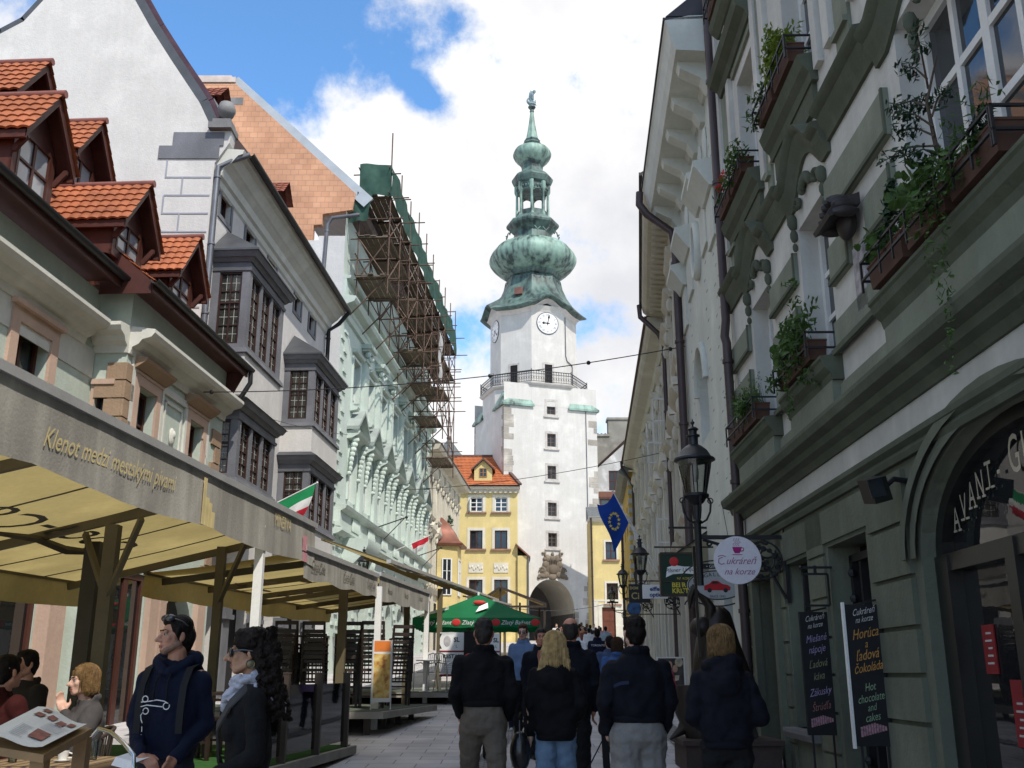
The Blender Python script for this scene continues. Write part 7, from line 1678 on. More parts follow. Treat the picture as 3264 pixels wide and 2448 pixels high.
# ================================================================== WINDOW BOXES
def window_box(s0,s1,z,label,plants,boxm=M_TERRA,x0=3.3,k=.0137,d=.18):
    T=frame_T(x0,k,'R'); root=empty('window_box',T((s0+s1)/2,d,z),label,'window box','flower boxes on the sage green house'); rr=random.Random(int(s0*100+z))
    n=max(int((s1-s0)/.75),1)
    for q in range(n):
        a=s0+(s1-s0)*q/n+.03; b=s0+(s1-s0)*(q+1)/n-.03; m=MB(T); m.loft([[(a+e,d-.10+e*.3,zz),(b-e,d-.10+e*.3,zz),(b-e,d+.10-e*.5,zz),(a+e,d+.10-e*.5,zz)] for e,zz in ((.03,z),(0,z+.2),(-.01,z+.2),(-.01,z+.22),(.02,z+.22),(.02,z+.19))]); m.build('trough',boxm,root,0)
    m=MB(T)
    for zz in (z+.10,z+.27): m.box(s0-.03,s1+.03,d+.13,d+.15,zz,zz+.02); 
    for s_ in (s0-.03,s1+.01): m.box(s_,s_+.02,-.0,d+.15,z+.27,z+.29); m.box(s_,s_+.02,-.0,d+.15,z+.10,z+.12); m.box(s_,s_+.02,d+.13,d+.15,z,z+.29)
    for q in range(int((s1-s0)/.3)): m.box(s0+q*.3,s0+q*.3+.015,d+.135,d+.15,z,z+.28)
    m.build('iron_rail',M_IRON,root,0)
    for kind,s_,h,w_ in plants:
        c=T(s_,d,z+.2); nm=MB()
        if kind=='ivy':
            for q in range(int(w_*26)): leaves(nm,T(s_+rr.uniform(-w_,w_)*.5,d+rr.uniform(0,.2),z+.2+rr.uniform(-.15,.3)*h),(.12,.1,.1),16,.045,rr)
            nm.build('leafy_plant',M_LEAF,root,0)
        elif kind=='trail':
            p=Vector(T(s_,d+.16,z+.2))
            for q in range(22):
                p=p+Vector((rr.uniform(-.02,.02),rr.uniform(-.035,.035),-.05*h)); leaves(nm,p,(.04,.05,.04),5,.028,rr)
            nm.build('trailing_plant',M_LEAF,root,0)
        elif kind=='broad':
            for q in range(int(w_*115)):
                p=Vector(T(s_+rr.uniform(-w_,w_)*.5,d+rr.uniform(-.1,.16),z+.22+rr.uniform(0,.38)*h)); a=Vector((rr.gauss(0,1),rr.gauss(0,1),rr.gauss(0,.6)+.6)).normalized(); b=a.orthogonal().normalized(); w2=a.cross(b); r_=rr.uniform(.035,.075)
                nm.face([tuple(p+(b*math.cos(t)+w2*math.sin(t))*r_+a*.012*math.cos(2*t)) for t in [2*PI*j/7 for j in range(7)]])
            nm.build('broad_leaves',M_LEAF,root,0)
        elif kind=='conifer':
            for q in range(int(150*h)):
                t=rr.random(); zz=z+.2+h*.62*t; r_=(.15*(1-t)+.03); a=rr.uniform(0,6.28); p=Vector(T(s_+r_*math.cos(a)*rr.uniform(.4,1),d+r_*math.sin(a)*rr.uniform(.4,1),zz)); leaves(nm,p,(.03,.03,.03),5,.03,rr)
            nm.build('dwarf_conifer',M_LEAFD,root,0)
        elif kind=='pine':
            # sparse twisted little pine
            p0=Vector(T(s_,d,z+.2)); tips=[]
            nm.tube([p0,p0+Vector((-.05,.1,.35)),p0+Vector((-.1,.05,.7)),p0+Vector((-.05,-.1,1.0))],[.022,.018,.012,.006],6)
            for q in range(9):
                t=.25+.08*q; b=p0+Vector((-.08,.04,t)); e=b+Vector((rr.uniform(-.3,.12),rr.uniform(-.45,.45),rr.uniform(.0,.3))); nm.tube([b,(b+e)/2+Vector((0,0,.05)),e],[.01,.007,.004],5); tips.append(e); tips.append((b+e*2)/3)
            tr=nm.build('pine_trunk',mat('grey bark',(.08,.06,.045),.8,.3,8),root,40); nl=MB()
            for e in tips: leaves(nl,e,(.08,.09,.08),34,.035,rr)
            nl.build('pine_needles',M_LEAFD,tr,0)
        elif kind in ('lime','grass'):
            mt=M_LEAF2
            if kind=='grass':
                for q in range(170):
                    p=Vector(T(s_+rr.uniform(-w_,w_)*.5,d+rr.uniform(-.08,.08),z+.2)); e=p+Vector((rr.uniform(-.14,.05),rr.uniform(-.12,.12),rr.uniform(.2,.42)*h)); nm.face([tuple(p+Vector((0,.008,0))),tuple(p-Vector((0,.008,0))),tuple(e)])
                    if rr.random()<.25: leaves(nm,e,(.01,.01,.03),3,.018,rr)
            else:
                for q in range(int(90*h)):
                    t=rr.random(); leaves(nm,T(s_+rr.gauss(0,w_*.25),d+rr.gauss(0,.08),z+.2+.55*h*t),(.07,.06,.09),7,.05,rr)
            nm.build('light_green_plant',mt if kind=='lime' else M_LEAF,root,0)
        elif kind=='geranium':
            for q in range(int(w_*12)): leaves(nm,T(s_+rr.uniform(-w_,w_)*.5,d+rr.uniform(-.05,.15),z+.28),(.11,.1,.12),14,.05,rr)
            g=nm.build('geranium_leaves',M_LEAF,root,0); fl=MB()
            for q in range(5): leaves(fl,T(s_-w_*.45+q*w_*.16,d+.12,z+.28+rr.uniform(-.05,.22)),(.06,.06,.06),34,.035,rr)
            fl.build('red_flowers',M_RED,g,0)
window_box(5.7,8.25,4.84,'largest flower box with small pine and conifer above the shop arch',[('pine',6.6,1,1),('conifer',7.75,1.0,1),('broad',7.3,1,.6),('ivy',6.9,1,.9),('broad',8.1,.75,.35),('trail',6.75,1.3,1),('ivy',6.2,1,.8),('trail',6.6,.9,1),('conifer',6.05,.5,1)])
window_box(10.15,11.55,4.84,'flower box with dark bushy shrub in the middle first floor window',[('ivy',10.9,1.2,1.2),('broad',11.3,.9,.4),('ivy',10.4,2.6,.4),('trail',10.9,.6,1),('ivy',10.55,1.8,.5)])
window_box(12.75,14.5,4.84,'flower box with wispy grasses in the far first floor window',[('grass',13.8,1.3,.9),('grass',13.2,1,.8),('ivy',13.2,.7,.6)])
window_box(9.98,11.6,8.38,'flower box with bright lime green plants on the second floor',[('lime',10.9,1.3,.5),('lime',10.5,.9,.5),('ivy',11.35,1,.5)])
window_box(12.62,14.35,8.38,'flower box with red geraniums near the brown downpipe',[('geranium',13.9,1,.8),('ivy',13.0,.8,.9)])
window_box(12.5,14.3,11.95,'flower box with brown trough highest beside the downpipe',[('ivy',13.3,.6,.8)])
# ================================================================== CABLES
def cable(p,q,sag,r,label,clamps=()):
    p=Vector(p);q=Vector(q); m=MB(); n=30; pts=[p+(q-p)*t/n+Vector((0,0,-sag*4*(t/n)*(1-t/n))) for t in range(n+1)]; m.tube(pts,r,5)
    for c in clamps: m.ball(pts[int(c*n)],(.05,.05,.05),7,5)
    solo(m,'overhead_cable',M_IRON,label,'cable',None,tuple(p))
TLh=frame_T(-8.5,.06,'L')
cable(TLh(21.9,.02,7.75),(3.95,21.6,8.75),.28,.012,'thin overhead cable crossing the street in front of the clock tower',(.04,.62,.8,.97))
cable(frame_T(-9.66,.0698,'L')(46.,.3,9.75),(5.4,35,9.2),.3,.012,'second thin cable stretched from the mint palace across the street',())
cable(TLh(21.9,.02,7.72),(-5.7,34,9.6),.15,.008,'pale cord sagging from the dormer house to the stone oriel',())
cable((-1.5,76,6.6),(7.3,79,6.8),.5,.02,'string of small bulbs hanging across the gate arch',(.25,.5,.75))
# ================================================================== SCAFFOLD
def scaffold():
    T=frame_T(-9.66,.0698,'L'); root=empty('scaffold',T(50,.8,17),'rusty tube scaffold with plank decks and green netting hung on the mint palace','scaffold')
    RU=mat('rusty scaffold tube',(.125,.08,.06),.65,.4,5,.2,40,.3); PL=mat('weathered scaffold planks',(.16,.13,.095),.85,.3,4,.3,20); rr=random.Random(11)
    ss=[39.1+2.45*k for k in range(10)]; di,do=.45,1.75
    low=lambda k:17.3 if k<4 else (16.4 if k<6 else (15.2 if k<8 else 13.9))
    for k,s in enumerate(ss):
        for d in (di,do):
            m=MB(); top=23.6+rr.uniform(-.3,.7) if d==do else 22.4+rr.uniform(-.2,.4)
            m.tube([T(s,d,low(k)-rr.uniform(.2,.9)),T(s,d,top)],.032,6)
            for z in (17.6,19.4,21.2): m.ball(T(s,d,z),(.06,.06,.06),6,4)
            m.build('standard',RU,root,40)
    for z in (17.45,18.35,19.3,20.2,21.15,22.3):
        m=MB()
        for d in (di,do): m.tube([T(ss[0]-.5,d,z+.05),T(ss[-1]+.4,d,z+.05)],.028,6)
        m.build('ledger',RU,root,40)
        m=MB()
        for s in ss: m.tube([T(s+.06,di-.35,z),T(s+.06,do+rr.uniform(.3,.8),z)],.028,6)
        m.build('transom',RU,root,40)
    for k in range(4,10):
        z=low(k); 
        for zz in (z,z+.9):
            m=MB(); s=ss[k]; m.tube([T(s-.3,di-.2,zz),T(s-.3,do+.6,zz)],.028,6)
            if k<9: m.tube([T(s,do,zz),T(s+2.6,do,zz)],.028,6); m.tube([T(s,di,zz),T(s+2.6,di,zz)],.028,6)
            m.build('transom',RU,root,40)
    for k in range(9):
        a,b=ss[k],ss[k+1]
        for d,z0,z1 in ((do,17.4,19.3),(do,19.3,21.2),(di,17.4,19.3)):
            m=MB()
            if (k+int(z0))%2: m.tube([T(a,d,z0),T(b,d,z1)],.028,6)
            else: m.tube([T(b,d,z0),T(a,d,z1)],.028,6)
            m.build('brace',RU,root,40)
        m=MB(); m.tube([T(a,di,19.3),T(a,do,17.4)],.028,6); m.tube([T(a,di,17.4),T(a,do,19.3)],.028,6)
        m.tube([T(a,do,17.5),T(a+.1,.2,15.9)],.03,6); 
        if k>3: m.tube([T(a,do,low(k)),T(b,do,17.4)],.028,6); m.tube([T(b,do,low(k)),T(a,do,17.4)],.028,6); m.tube([T(a,do,low(k)),T(a,.2,low(k)-1.5)],.03,6)
        m.build('brace',RU,root,40)
    def planks(s0,s1,z,name='plank_deck'):
        m=MB(T); n=5
        for q in range(n):
            d0=di+.02+(do-di-.04)*q/n; m.box(s0+rr.uniform(-.25,.1),s1+rr.uniform(-.1,.2),d0,d0+(do-di)/n-.03,z+rr.uniform(0,.02),z+.05)
        for s in (s0,s1): m.box(s-.05,s+.05,di,do,z-.05,z)
        m.build(name,PL,root,0)
    for k in range(9): planks(ss[k],ss[k+1],21.2)
    for k in range(9): planks(ss[k],ss[k+1],19.35) if k not in (2,) else None
    planks(ss[0]-.2,ss[1],17.5); planks(ss[4],ss[5],17.5); planks(ss[5],ss[6],16.45); planks(ss[6]+.2,ss[7],15.25); planks(ss[8],ss[9]+.3,13.95); planks(ss[7],ss[8],17.5)
    net=mat('green debris netting',(.085,.175,.14),.8,.25,2.5,.2,30,0,.1,.2,.1,0,.5)
    m=MB(); n=60
    for z0,z1 in ((21.15,22.55),):
        quad_sheet(m,[T(ss[0]-.3,do+.06,z0),T(ss[-1]+.2,do+.06,z0),T(ss[-1]+.2,do+.06,z1),T(ss[0]-.3,do+.06,z1)],n,6,lambda u,v:Vector((.05*math.sin(u*70+v*3)+.03*math.sin(u*23),0,.05*math.sin(u*31)*v)))
    quad_sheet(m,[T(ss[0]-.3,di,21.1),T(ss[0]-.3,do+.06,21.15),T(ss[0]-.3,do+.06,22.55),T(ss[0]-.3,di,22.6)],10,6,lambda u,v:Vector((0,.05*math.sin(u*8+v*4),.05*math.sin(u*5))))
    quad_sheet(m,[T(ss[0]-.3,.05,19.9),T(ss[0]-.3,di+.4,20.),T(ss[0]-.3,do*.6,21.3),T(ss[0]-.3,.05,21.3)],8,6,lambda u,v:Vector((0,.07*math.sin(u*9+v*4),0)))
    m.build('debris_net',net,root,60)
    m=MB(); quad_sheet(m,[T(54.,do+.03,17.6),T(55.2,do+.03,17.7),T(55.2,do+.03,20.2),T(53.8,do+.03,20.3)],6,8,lambda u,v:Vector((.06*math.sin(v*9),0,0))); m.build('white_sheet',mat('torn white sheeting',(.62,.61,.6),.8,.2,3,.2,20,0,.1,0,.1,0,.3),root,60)
scaffold()
# ================================================================== PEOPLE
def skinmat(n,c): return mat('skin '+n,c,.5,.12,9,.12,120,0,.35)
def cloth(n,c,r=.85): return mat('cloth '+n,c,r,.18,5,.25,160,0,.15,0,.08)
SK=skinmat('tan',(.44,.22,.145)); SKF=skinmat('fair',(.50,.30,.225)); SKR=skinmat('ruddy',(.46,.20,.13))
HAIR=lambda n,c:mat('hair '+n,c,.6,.45,22,.4,90,0,.14)
H_DK=HAIR('dark',(.009,.0065,.0055)); H_BR=HAIR('brown',(.05,.027,.015)); H_BL=HAIR('blonde',(.44,.30,.135)); H_GR=HAIR('greying',(.034,.029,.026)); H_GO=HAIR('dark blonde',(.16,.095,.04))
def remesh(name,mb,m,parent,vox,sm=3,disp=None,loc=None,rz=0,smooth=70):
    me=bpy.data.meshes.new(name); me.from_pydata(mb.v,[],mb.f); o=bpy.data.objects.new(name,me); COL.objects.link(o)
    bm=bmesh.new(); bm.from_mesh(me); bmesh.ops.recalc_face_normals(bm,faces=bm.faces); bm.to_mesh(me); bm.free()
    r=o.modifiers.new('r','REMESH'); r.mode='VOXEL'; r.voxel_size=vox; r.adaptivity=0
    if sm: s=o.modifiers.new('s','SMOOTH'); s.iterations=sm; s.factor=.5
    dg=bpy.context.evaluated_depsgraph_get(); ne=bpy.data.meshes.new_from_object(o.evaluated_get(dg)); ne.name=name
    o.modifiers.clear(); o.data=ne; bpy.data.meshes.remove(me); ne.materials.clear(); ne.materials.append(m)
    if disp:
        amp,f=disp[0],disp[1]; st=disp[2] if len(disp)>2 else (1,1,1); off=Vector((rng.uniform(0,50),0,0))
        cs=[v.co+v.normal*amp*noise.fractal(Vector((v.co.x*f*st[0],v.co.y*f*st[1],v.co.z*f*st[2]))+off,1.,2.,3) for v in ne.vertices]
        for v,c in zip(ne.vertices,cs): v.co=c
    ne.polygons.foreach_set('use_smooth',[True]*len(ne.polygons)); ne.update()
    if parent: o.parent=parent
    if loc: o.location=loc; o.rotation_euler=(0,0,rz); ORG[o.name]=Vector((0,0,0))
    return o
def ringset(mb,secs,n=20,pw=2.4):
    rings=[]
    for sec in secs:
        z,hw,hd,yc=sec[:4]; xc=sec[4] if len(sec)>4 else 0; ring=[]
        for k in range(n):
            t=2*PI*k/n; c,s=math.cos(t),math.sin(t)
            ring.append((xc+hw*math.copysign(abs(c)**(2/pw),c),yc+hd*math.copysign(abs(s)**(2/pw),s),z))
        rings.append(ring)
    mb.loft(rings)
def hand(mb,w,d,up,curl=.5,s=1.,thumb=1):
    w=Vector(w);d=Vector(d).normalized();up=Vector(up); up=(up-d*up.dot(d)).normalized(); side=d.cross(up)*thumb
    mb.caps(w-d*.02,.028*s,w+d*.03*s,.03*s,8); 
    for k in range(4):
        mb.caps(w+d*.02*s+side*(.027-.018*k)*s,.016*s,w+d*.085*s+side*(.03-.02*k)*s,.0125*s,7)
        L=(.075,.085,.08,.06)[k]*s; b=w+d*.085*s+side*(.03-.02*k)*s
        c1=d*math.cos(curl*(.8+.1*k))-up*math.sin(curl*(.8+.1*k)); c2=d*math.cos(curl*2)-up*math.sin(curl*2)
        m1=b+c1*L*.5; mb.caps(b,.0105*s,m1,.0095*s,7); mb.caps(m1,.0095*s,m1+c2*L*.5,.0075*s,7)
    b=w+d*.015*s+side*.028*s; t1=b+(side*.75+d*.6-up*.25).normalized()*.045*s; mb.caps(b,.016*s,t1,.0125*s,7); mb.caps(t1,.012*s,t1+(d*.9+side*.2-up*.4).normalized()*.035*s,.009*s,7)
def person(label,x,y,H,rz,pose,outfit,group=None,detail=.011,zoff=0,name='person'):
    s=H/1.75; P=lambda a,b,c:Vector((a*s,b*s,c*s))
    yaw=pose.get('yaw',0); lean=pose.get('lean',0); hx,hy,hz=pose.get('head',(0,.015,1.632)); tilt=pose.get('tilt',0)
    RM=Matrix.Rotation(yaw,3,'Z')@Matrix.Rotation(tilt,3,'X')
    hc=P(hx,hy,hz)
    h=lambda a,b,c:hc+RM@Vector((a,b,c))*s
    F=outfit.get('face',True); fem=outfit.get('fem',False)
    b=MB()
    hw=.93 if fem else 1.
    def hb(c,r): b.ball(h(*c),[q*s for q in r],14,10,RM)
    hb((0,-.018,.038),(.077*hw,.097,.082)); hb((0,.028,-.03),(.063*hw,.062,.083)); hb((0,.058,-.094),(.031*hw,.028,.024))
    for sg in (-1,1):
        b.caps(h(sg*.052*hw,-.005,-.058),.024*s,h(sg*.02,.062,-.092),.022*s,8); hb((sg*.04*hw,.062,-.022),(.022,.022,.026)); hb((sg*.079*hw,-.012,-.008),(.011,.021,.032))
    b.caps(h(-.042,.08,.024),.0125*s,h(.042,.08,.024),.0125*s,8)
    nl=outfit.get('nose',1)
    b.caps(h(0,.086,.012),.0095*s,h(0,.086+.034*nl,-.034),.0135*s,8)
    for sg in (-1,1): b.ball(h(sg*.012,.098,-.037),[.0105*s]*3,8,6)
    b.caps(h(-.02,.083,-.064),.0085*s,h(.02,.083,-.064),.0085*s,8); b.caps(h(-.016,.083,-.077),.0085*s,h(.016,.083,-.077),.0085*s,8)
    nk=P(0,pose.get('ny',-.02),1.04 if pose.get('sit') else 1.44); dzs=-.40 if pose.get('sit') else 0
    b.caps(h(0,-.025,-.085),(.05 if fem else .056)*s,nk,(.055 if fem else .065)*s,12)
    # slim torso under the clothes
    ringset(b,[((z+dzs)*s,w*s,d*s,(yc+lean*(z-.95))*s) for z,w,d,yc in ((.84,.12,.085,0),(1.0,.13,.085,0),(1.25,.15,.09,0),(1.38,.15,.075,0),(1.45,.07,.06,-.01))],14)
    st=pose.get('step',(0.12,-.12)); kb=pose.get('knee',(.05,.03)); sp=pose.get('spread',.1)
    legs=[]
    for i,sg in enumerate((-1,1)):
        hip=P(sg*.088,0,.90); kn=P(sg*sp*.95,st[i]*.5+kb[i],.5); an=P(sg*sp,st[i],.085); legs.append((hip,kn,an))
        if pose.get('sit'): hip=P(sg*.09,0,.50); kn=P(sg*.11,.42,.50); an=P(sg*.11,.40,.08); legs[-1]=(hip,kn,an)
        b.caps(hip,.078*s,kn,.052*s,10); b.caps(kn,.05*s,an,.036*s,10); b.ball(kn+P(0,-.03,-.14),[.045*s,.05*s,.1*s],8,6)
        b.caps(an+P(0,-.03,-.04),.035*s,an+P(0,.12,-.055),.026*s,8)
    arms=pose.get('arms') or [[(-.19,-.01,1.405),(-.255,-.05,1.13),(-.25,.06,.88)],[(.19,-.01,1.405),(.255,-.05,1.13),(.25,.06,.88)]]
    for i,(a,e,w_) in enumerate(arms):
        a,e,w2=P(*a),P(*e),P(*w_); b.caps(a,.05*s,e,.038*s,10); b.caps(e,.037*s,w2,.026*s,10)
        hd=pose.get('hd',[None,None])[i]; d=(w2-e).normalized()
        if hd: hand(b,w2+d*.02*s,hd[0],hd[1],hd[2],s*.98,hd[3] if len(hd)>3 else 1)
        else: hand(b,w2+d*.03*s,d,(1 if i==0 else -1,0,0) if False else ((1,0,0) if i==0 else (-1,0,0)),.45,s*.98,-1 if i==0 else 1)
    gx=gz(y)+zoff
    body=remesh(name,b,outfit.get('skin',SK),None,outfit.get('bvox',detail*.75),2,None,(x,y,gx),rz); tag(body,label,'person',group)
    if F:
        for sg in (-1,1):
            e=MB(); e.ball(h(sg*.031,.074,.004),[.0118*s]*3,10,7); eo=e.build('eye',mat('eye white',(.30,.28,.26),.25,.05,4),None,60); eo.parent=body
            e=MB(); e.ball(h(sg*.031+.0,.0815,.004),[.0072*s]*3,8,6); io=e.build('iris',mat('dark iris',(.02,.013,.01),.15,.05,4),None,60); io.parent=eo
            e=MB(); e.caps(h(sg*.016,.094,.027),.0045*s,h(sg*.048,.085,.031),.0035*s,6); eb=e.build('eyebrow',outfit.get('hairm',H_DK),None,60); eb.parent=body
        e=MB(); e.caps(h(-.019,.0895,-.0655),.0055*s,h(.019,.0895,-.0655),.0055*s,6); e.caps(h(-.015,.0895,-.0755),.006*s,h(.015,.0895,-.0755),.006*s,6); l=e.build('lips',mat('lips',(.34,.115,.095),.4,.1,9),None,60); l.parent=body
    # ---- clothes
    def child(nm,mb,m,vox=detail,sm=3,disp=None): return remesh(nm,mb,m,body,vox,sm,disp)
    tr=outfit.get('trousers')
    if tr:
        m_,r0,r1,r2,zend,wz=tr[:6]; t=MB(); jk=outfit.get('jacket'); pk=1. if (not jk or jk[1]>1.0) else .84; r0=r0*(1 if pk==1 else .88)
        for (hip,kn,an) in legs:
            if pose.get('sit'): t.caps(hip,r0*s,kn,r1*s,12); t.caps(kn,r1*s,an,r2*s,12); continue
            if zend>.45: 
                f=(hip.z-zend*s)/(hip.z-kn.z); e=hip+(kn-hip)*f; t.caps(hip,r0*s,e-P(0,0,-.0),r1*s,12)
            else:
                t.caps(hip,r0*s,kn,r1*s,12); t.caps(kn,r1*s,an+P(0,0,-.02 if zend<.1 else .05),r2*s,12)
        if not pose.get('sit'): ringset(t,[(z*s,w*s,d*s,yc*s) for z,w,d,yc in ((.80,.12*pk,.09,0),(.86,.165*pk,.125*pk,-.005),(.95,.172*pk,.13*pk,-.005),(wz,.158*pk,.115*pk,0))],16)
        else: t.ball(P(0,-.02,.55),[.19*s,.15*s,.13*s],12,8)
        child('trousers',t,m_,detail,2,(.016,9,(1,1,1.3)))
        if zend<.2:
            for (hip,kn,an) in legs:
                q=MB(); q.caps(an+P(0,-.04,-.045),.042*s,an+P(0,.07,-.05),.04*s,10); q.caps(an+P(0,.06,-.055),.04*s,an+P(0,.16,-.062),.028*s,10); child('shoe',q,outfit.get('shoes',cloth('black leather',(.015,.014,.014),.4)),.012,1)
    j=outfit.get('jacket')
    if j:
        m_,hem,wd,dp,ar=j[:5]; opts=j[5] if len(j)>5 else {}
        t=MB(); L=lambda z:lean*(z-.95)
        if pose.get('sit'): hem=.52
        secs=[(hem,wd*.86,dp*.92,0),(hem+.05,wd*.95,dp,0),((hem+1.25)/2,wd*opts.get('waist',.97),dp,0),(1.25,wd,dp*.98,0),(1.34,wd*.99,dp*.93,-.005),(1.405,wd*.86,dp*.78,-.012),(1.455,wd*.5,dp*.6,-.02),(1.49,.078,.075,-.02)]
        if pose.get('sit'): dz=-.40; secs=[(z+(dz if z>.9 else 0),w,d,yc) for z,w,d,yc in secs]; secs[0]=(.48,wd*.9,dp,0); secs[1]=(.55,wd*.95,dp,0); secs[2]=(.72,wd*.95,dp,0)
        if opts.get('bust'): t.ball(P(-.075,.085,1.23),[.075*s,.065*s,.075*s],12,8); t.ball(P(.075,.085,1.23),[.075*s,.065*s,.075*s],12,8)
        ringset(t,[(z*s,w*s,d*s,(yc+L(z))*s) for z,w,d,yc in secs],24)
        for i,(a,e,w_) in enumerate(arms):
            a,e,w2=P(*a),P(*e),P(*w_); t.caps(a+P(0,0,-.01),ar*1.12*s,e,ar*.92*s,12); t.caps(e,ar*.9*s,w2-(w2-e).normalized()*.0*s,ar*.66*s,12)
            t.caps(w2-(w2-e).normalized()*.03*s,ar*.76*s,w2,ar*.72*s,12)
        if opts.get('lowhood'): t.ball(P(0,-.125,1.30),[.13*s,.05*s,.10*s],12,8)
        if opts.get('hood'):
            for k in range(14):
                a=PI*1.0*k/13; t.ball(P(-.115*math.cos(a),-.035-.085*math.sin(a),1.475+.02*math.sin(a)),[.05*s,.05*s,.055*s],8,6)
            if opts['hood']>1: t.ball(P(0,-.14,1.38),[.12*s,.06*s,.12*s],12,8)
            t.caps(P(-.10,.03,1.47),.036*s,P(-.02,.105,1.405),.034*s,8); t.caps(P(.10,.03,1.47),.036*s,P(.02,.105,1.405),.034*s,8)
        else:
            for k in range(16): a=2*PI*k/16; (opts.get('lowhood') and math.sin(a)<.2) or t.ball(P(.082*math.cos(a),-.02+.078*math.sin(a),1.485+(-.4 if pose.get('sit') else 0)+(.018 if math.sin(a)<0 else -.012)),[.026*s,.026*s,.034*s],8,6)
        jo=child('jacket' if 'nm' not in opts else opts['nm'],t,m_,detail,2,opts.get('disp',(.02,6.5,(1,1,.8))))
        if not opts.get('nohem'):
            t=MB(); z=hem
            ringset(t,[((hem-.035+q)*s,wd*f*s,dp*f2*s,L(hem)*s) for q,f,f2 in ((0,.80,.88),(.01,.86,.93),(.045,.88,.94),(.055,.8,.9))],24); hm=remesh('hem_band',t,m_,jo,detail,1)
        if opts.get('back_text'):
            t=MB(); 
            text_mb(t,opts['back_text'],lambda u,v,w_:(u*s,-(dp*.99+.02-.25*u*u)*s-w_+L(1.3)*s,1.30*s+v*s),.075*s,0,.003); o=t.build('back_print',mat('white jacket print',(.7,.7,.7),.6,.05,3),None,0); o.parent=jo
    return body,h,P,s,child
def hair_strands(body,h,s,m,style):
    t=MB(); r=random.Random(3); R0=.098
    L=.27 if style=='long' else .14
    for q in range(230):
        a=r.uniform(-2.3,2.3); el=r.uniform(.15,1.45); pts=[]
        for k in range(6):
            u=k/5; e=el*(1-u*1.0) if u<.55 else el*.45*(1-u); rr=R0*(1.0+.04*r.random())+(.02*u if style=='long' else .004)
            cx,cy=rr*math.cos(max(e,0))*math.sin(a)*(.95),-.022-rr*1.1*math.cos(max(e,0))*math.cos(a)
            z=.045+R0*math.sin(max(e,0)) if u<.55 else .045+R0*math.sin(max(el*.45,0))*(1-u)*2-(u-.55)/.45*L*r.uniform(.85,1.05)
            pts.append(h(cx+r.uniform(-.004,.004),cy+r.uniform(-.004,.004),z))
        t.tube(pts,[.0028*s,.0034*s,.0034*s,.003*s,.0026*s,.001*s],4)
    o=t.build('hair_strands',m,None,80); o.parent=body
def hair_cap(body,h,s,child,m,style='short',detail=.008,amp=.006):
    b=MB(); 
    def hb(c,r,n=14): b.ball(h(*c),[q*s for q in r],n,10)
    if style in ('short','balding','greyshort'):
        if style!='balding': hb((0,-.026,.052),(.082,.098,.084)); hb((0,.03,.085),(.06,.05,.04))
        hb((0,-.05,.0),(.078,.078,.085)); hb((0,-.06,-.05),(.058,.052,.055))
        for sg in (-1,1): hb((sg*.066,.0,.02),(.018,.045,.05))
        if style=='balding': hb((0,-.05,.03),(.08,.072,.055))
        return child('hair',b,m,detail,2,(amp,38,(1,1,.6)))
    if style in ('bob','long'): hair_strands(body,h,s,m,style)
    if style=='bob':
        hb((0,-.022,.045),(.092,.108,.09)); hb((0,-.055,-.03),(.094,.078,.095)); hb((0,-.055,-.085),(.08,.06,.05))
        for sg in (-1,1): hb((sg*.07,-.01,-.03),(.03,.055,.09))
        return child('hair',b,m,detail,2,(amp*1.9,26,(2.2,2.2,.45)))
    if style=='long':
        hb((0,-.022,.045),(.093,.108,.09)); hb((0,-.06,-.04),(.105,.075,.1))
        for k in range(9):
            a=-1.+2*k/8; b.caps(h(a*.085,-.07-.03*(1-a*a),-.03),.038*s,h(a*.125,-.075-.035*(1-a*a),-.22-.02*((k*7)%3)),.03*s,9)
        for sg in (-1,1): b.caps(h(sg*.07,.0,.02),.035*s,h(sg*.1,-.03,-.18),.03*s,9)
        return child('hair',b,m,detail,1,(amp*3.0,30,(2.8,2.8,.3)))
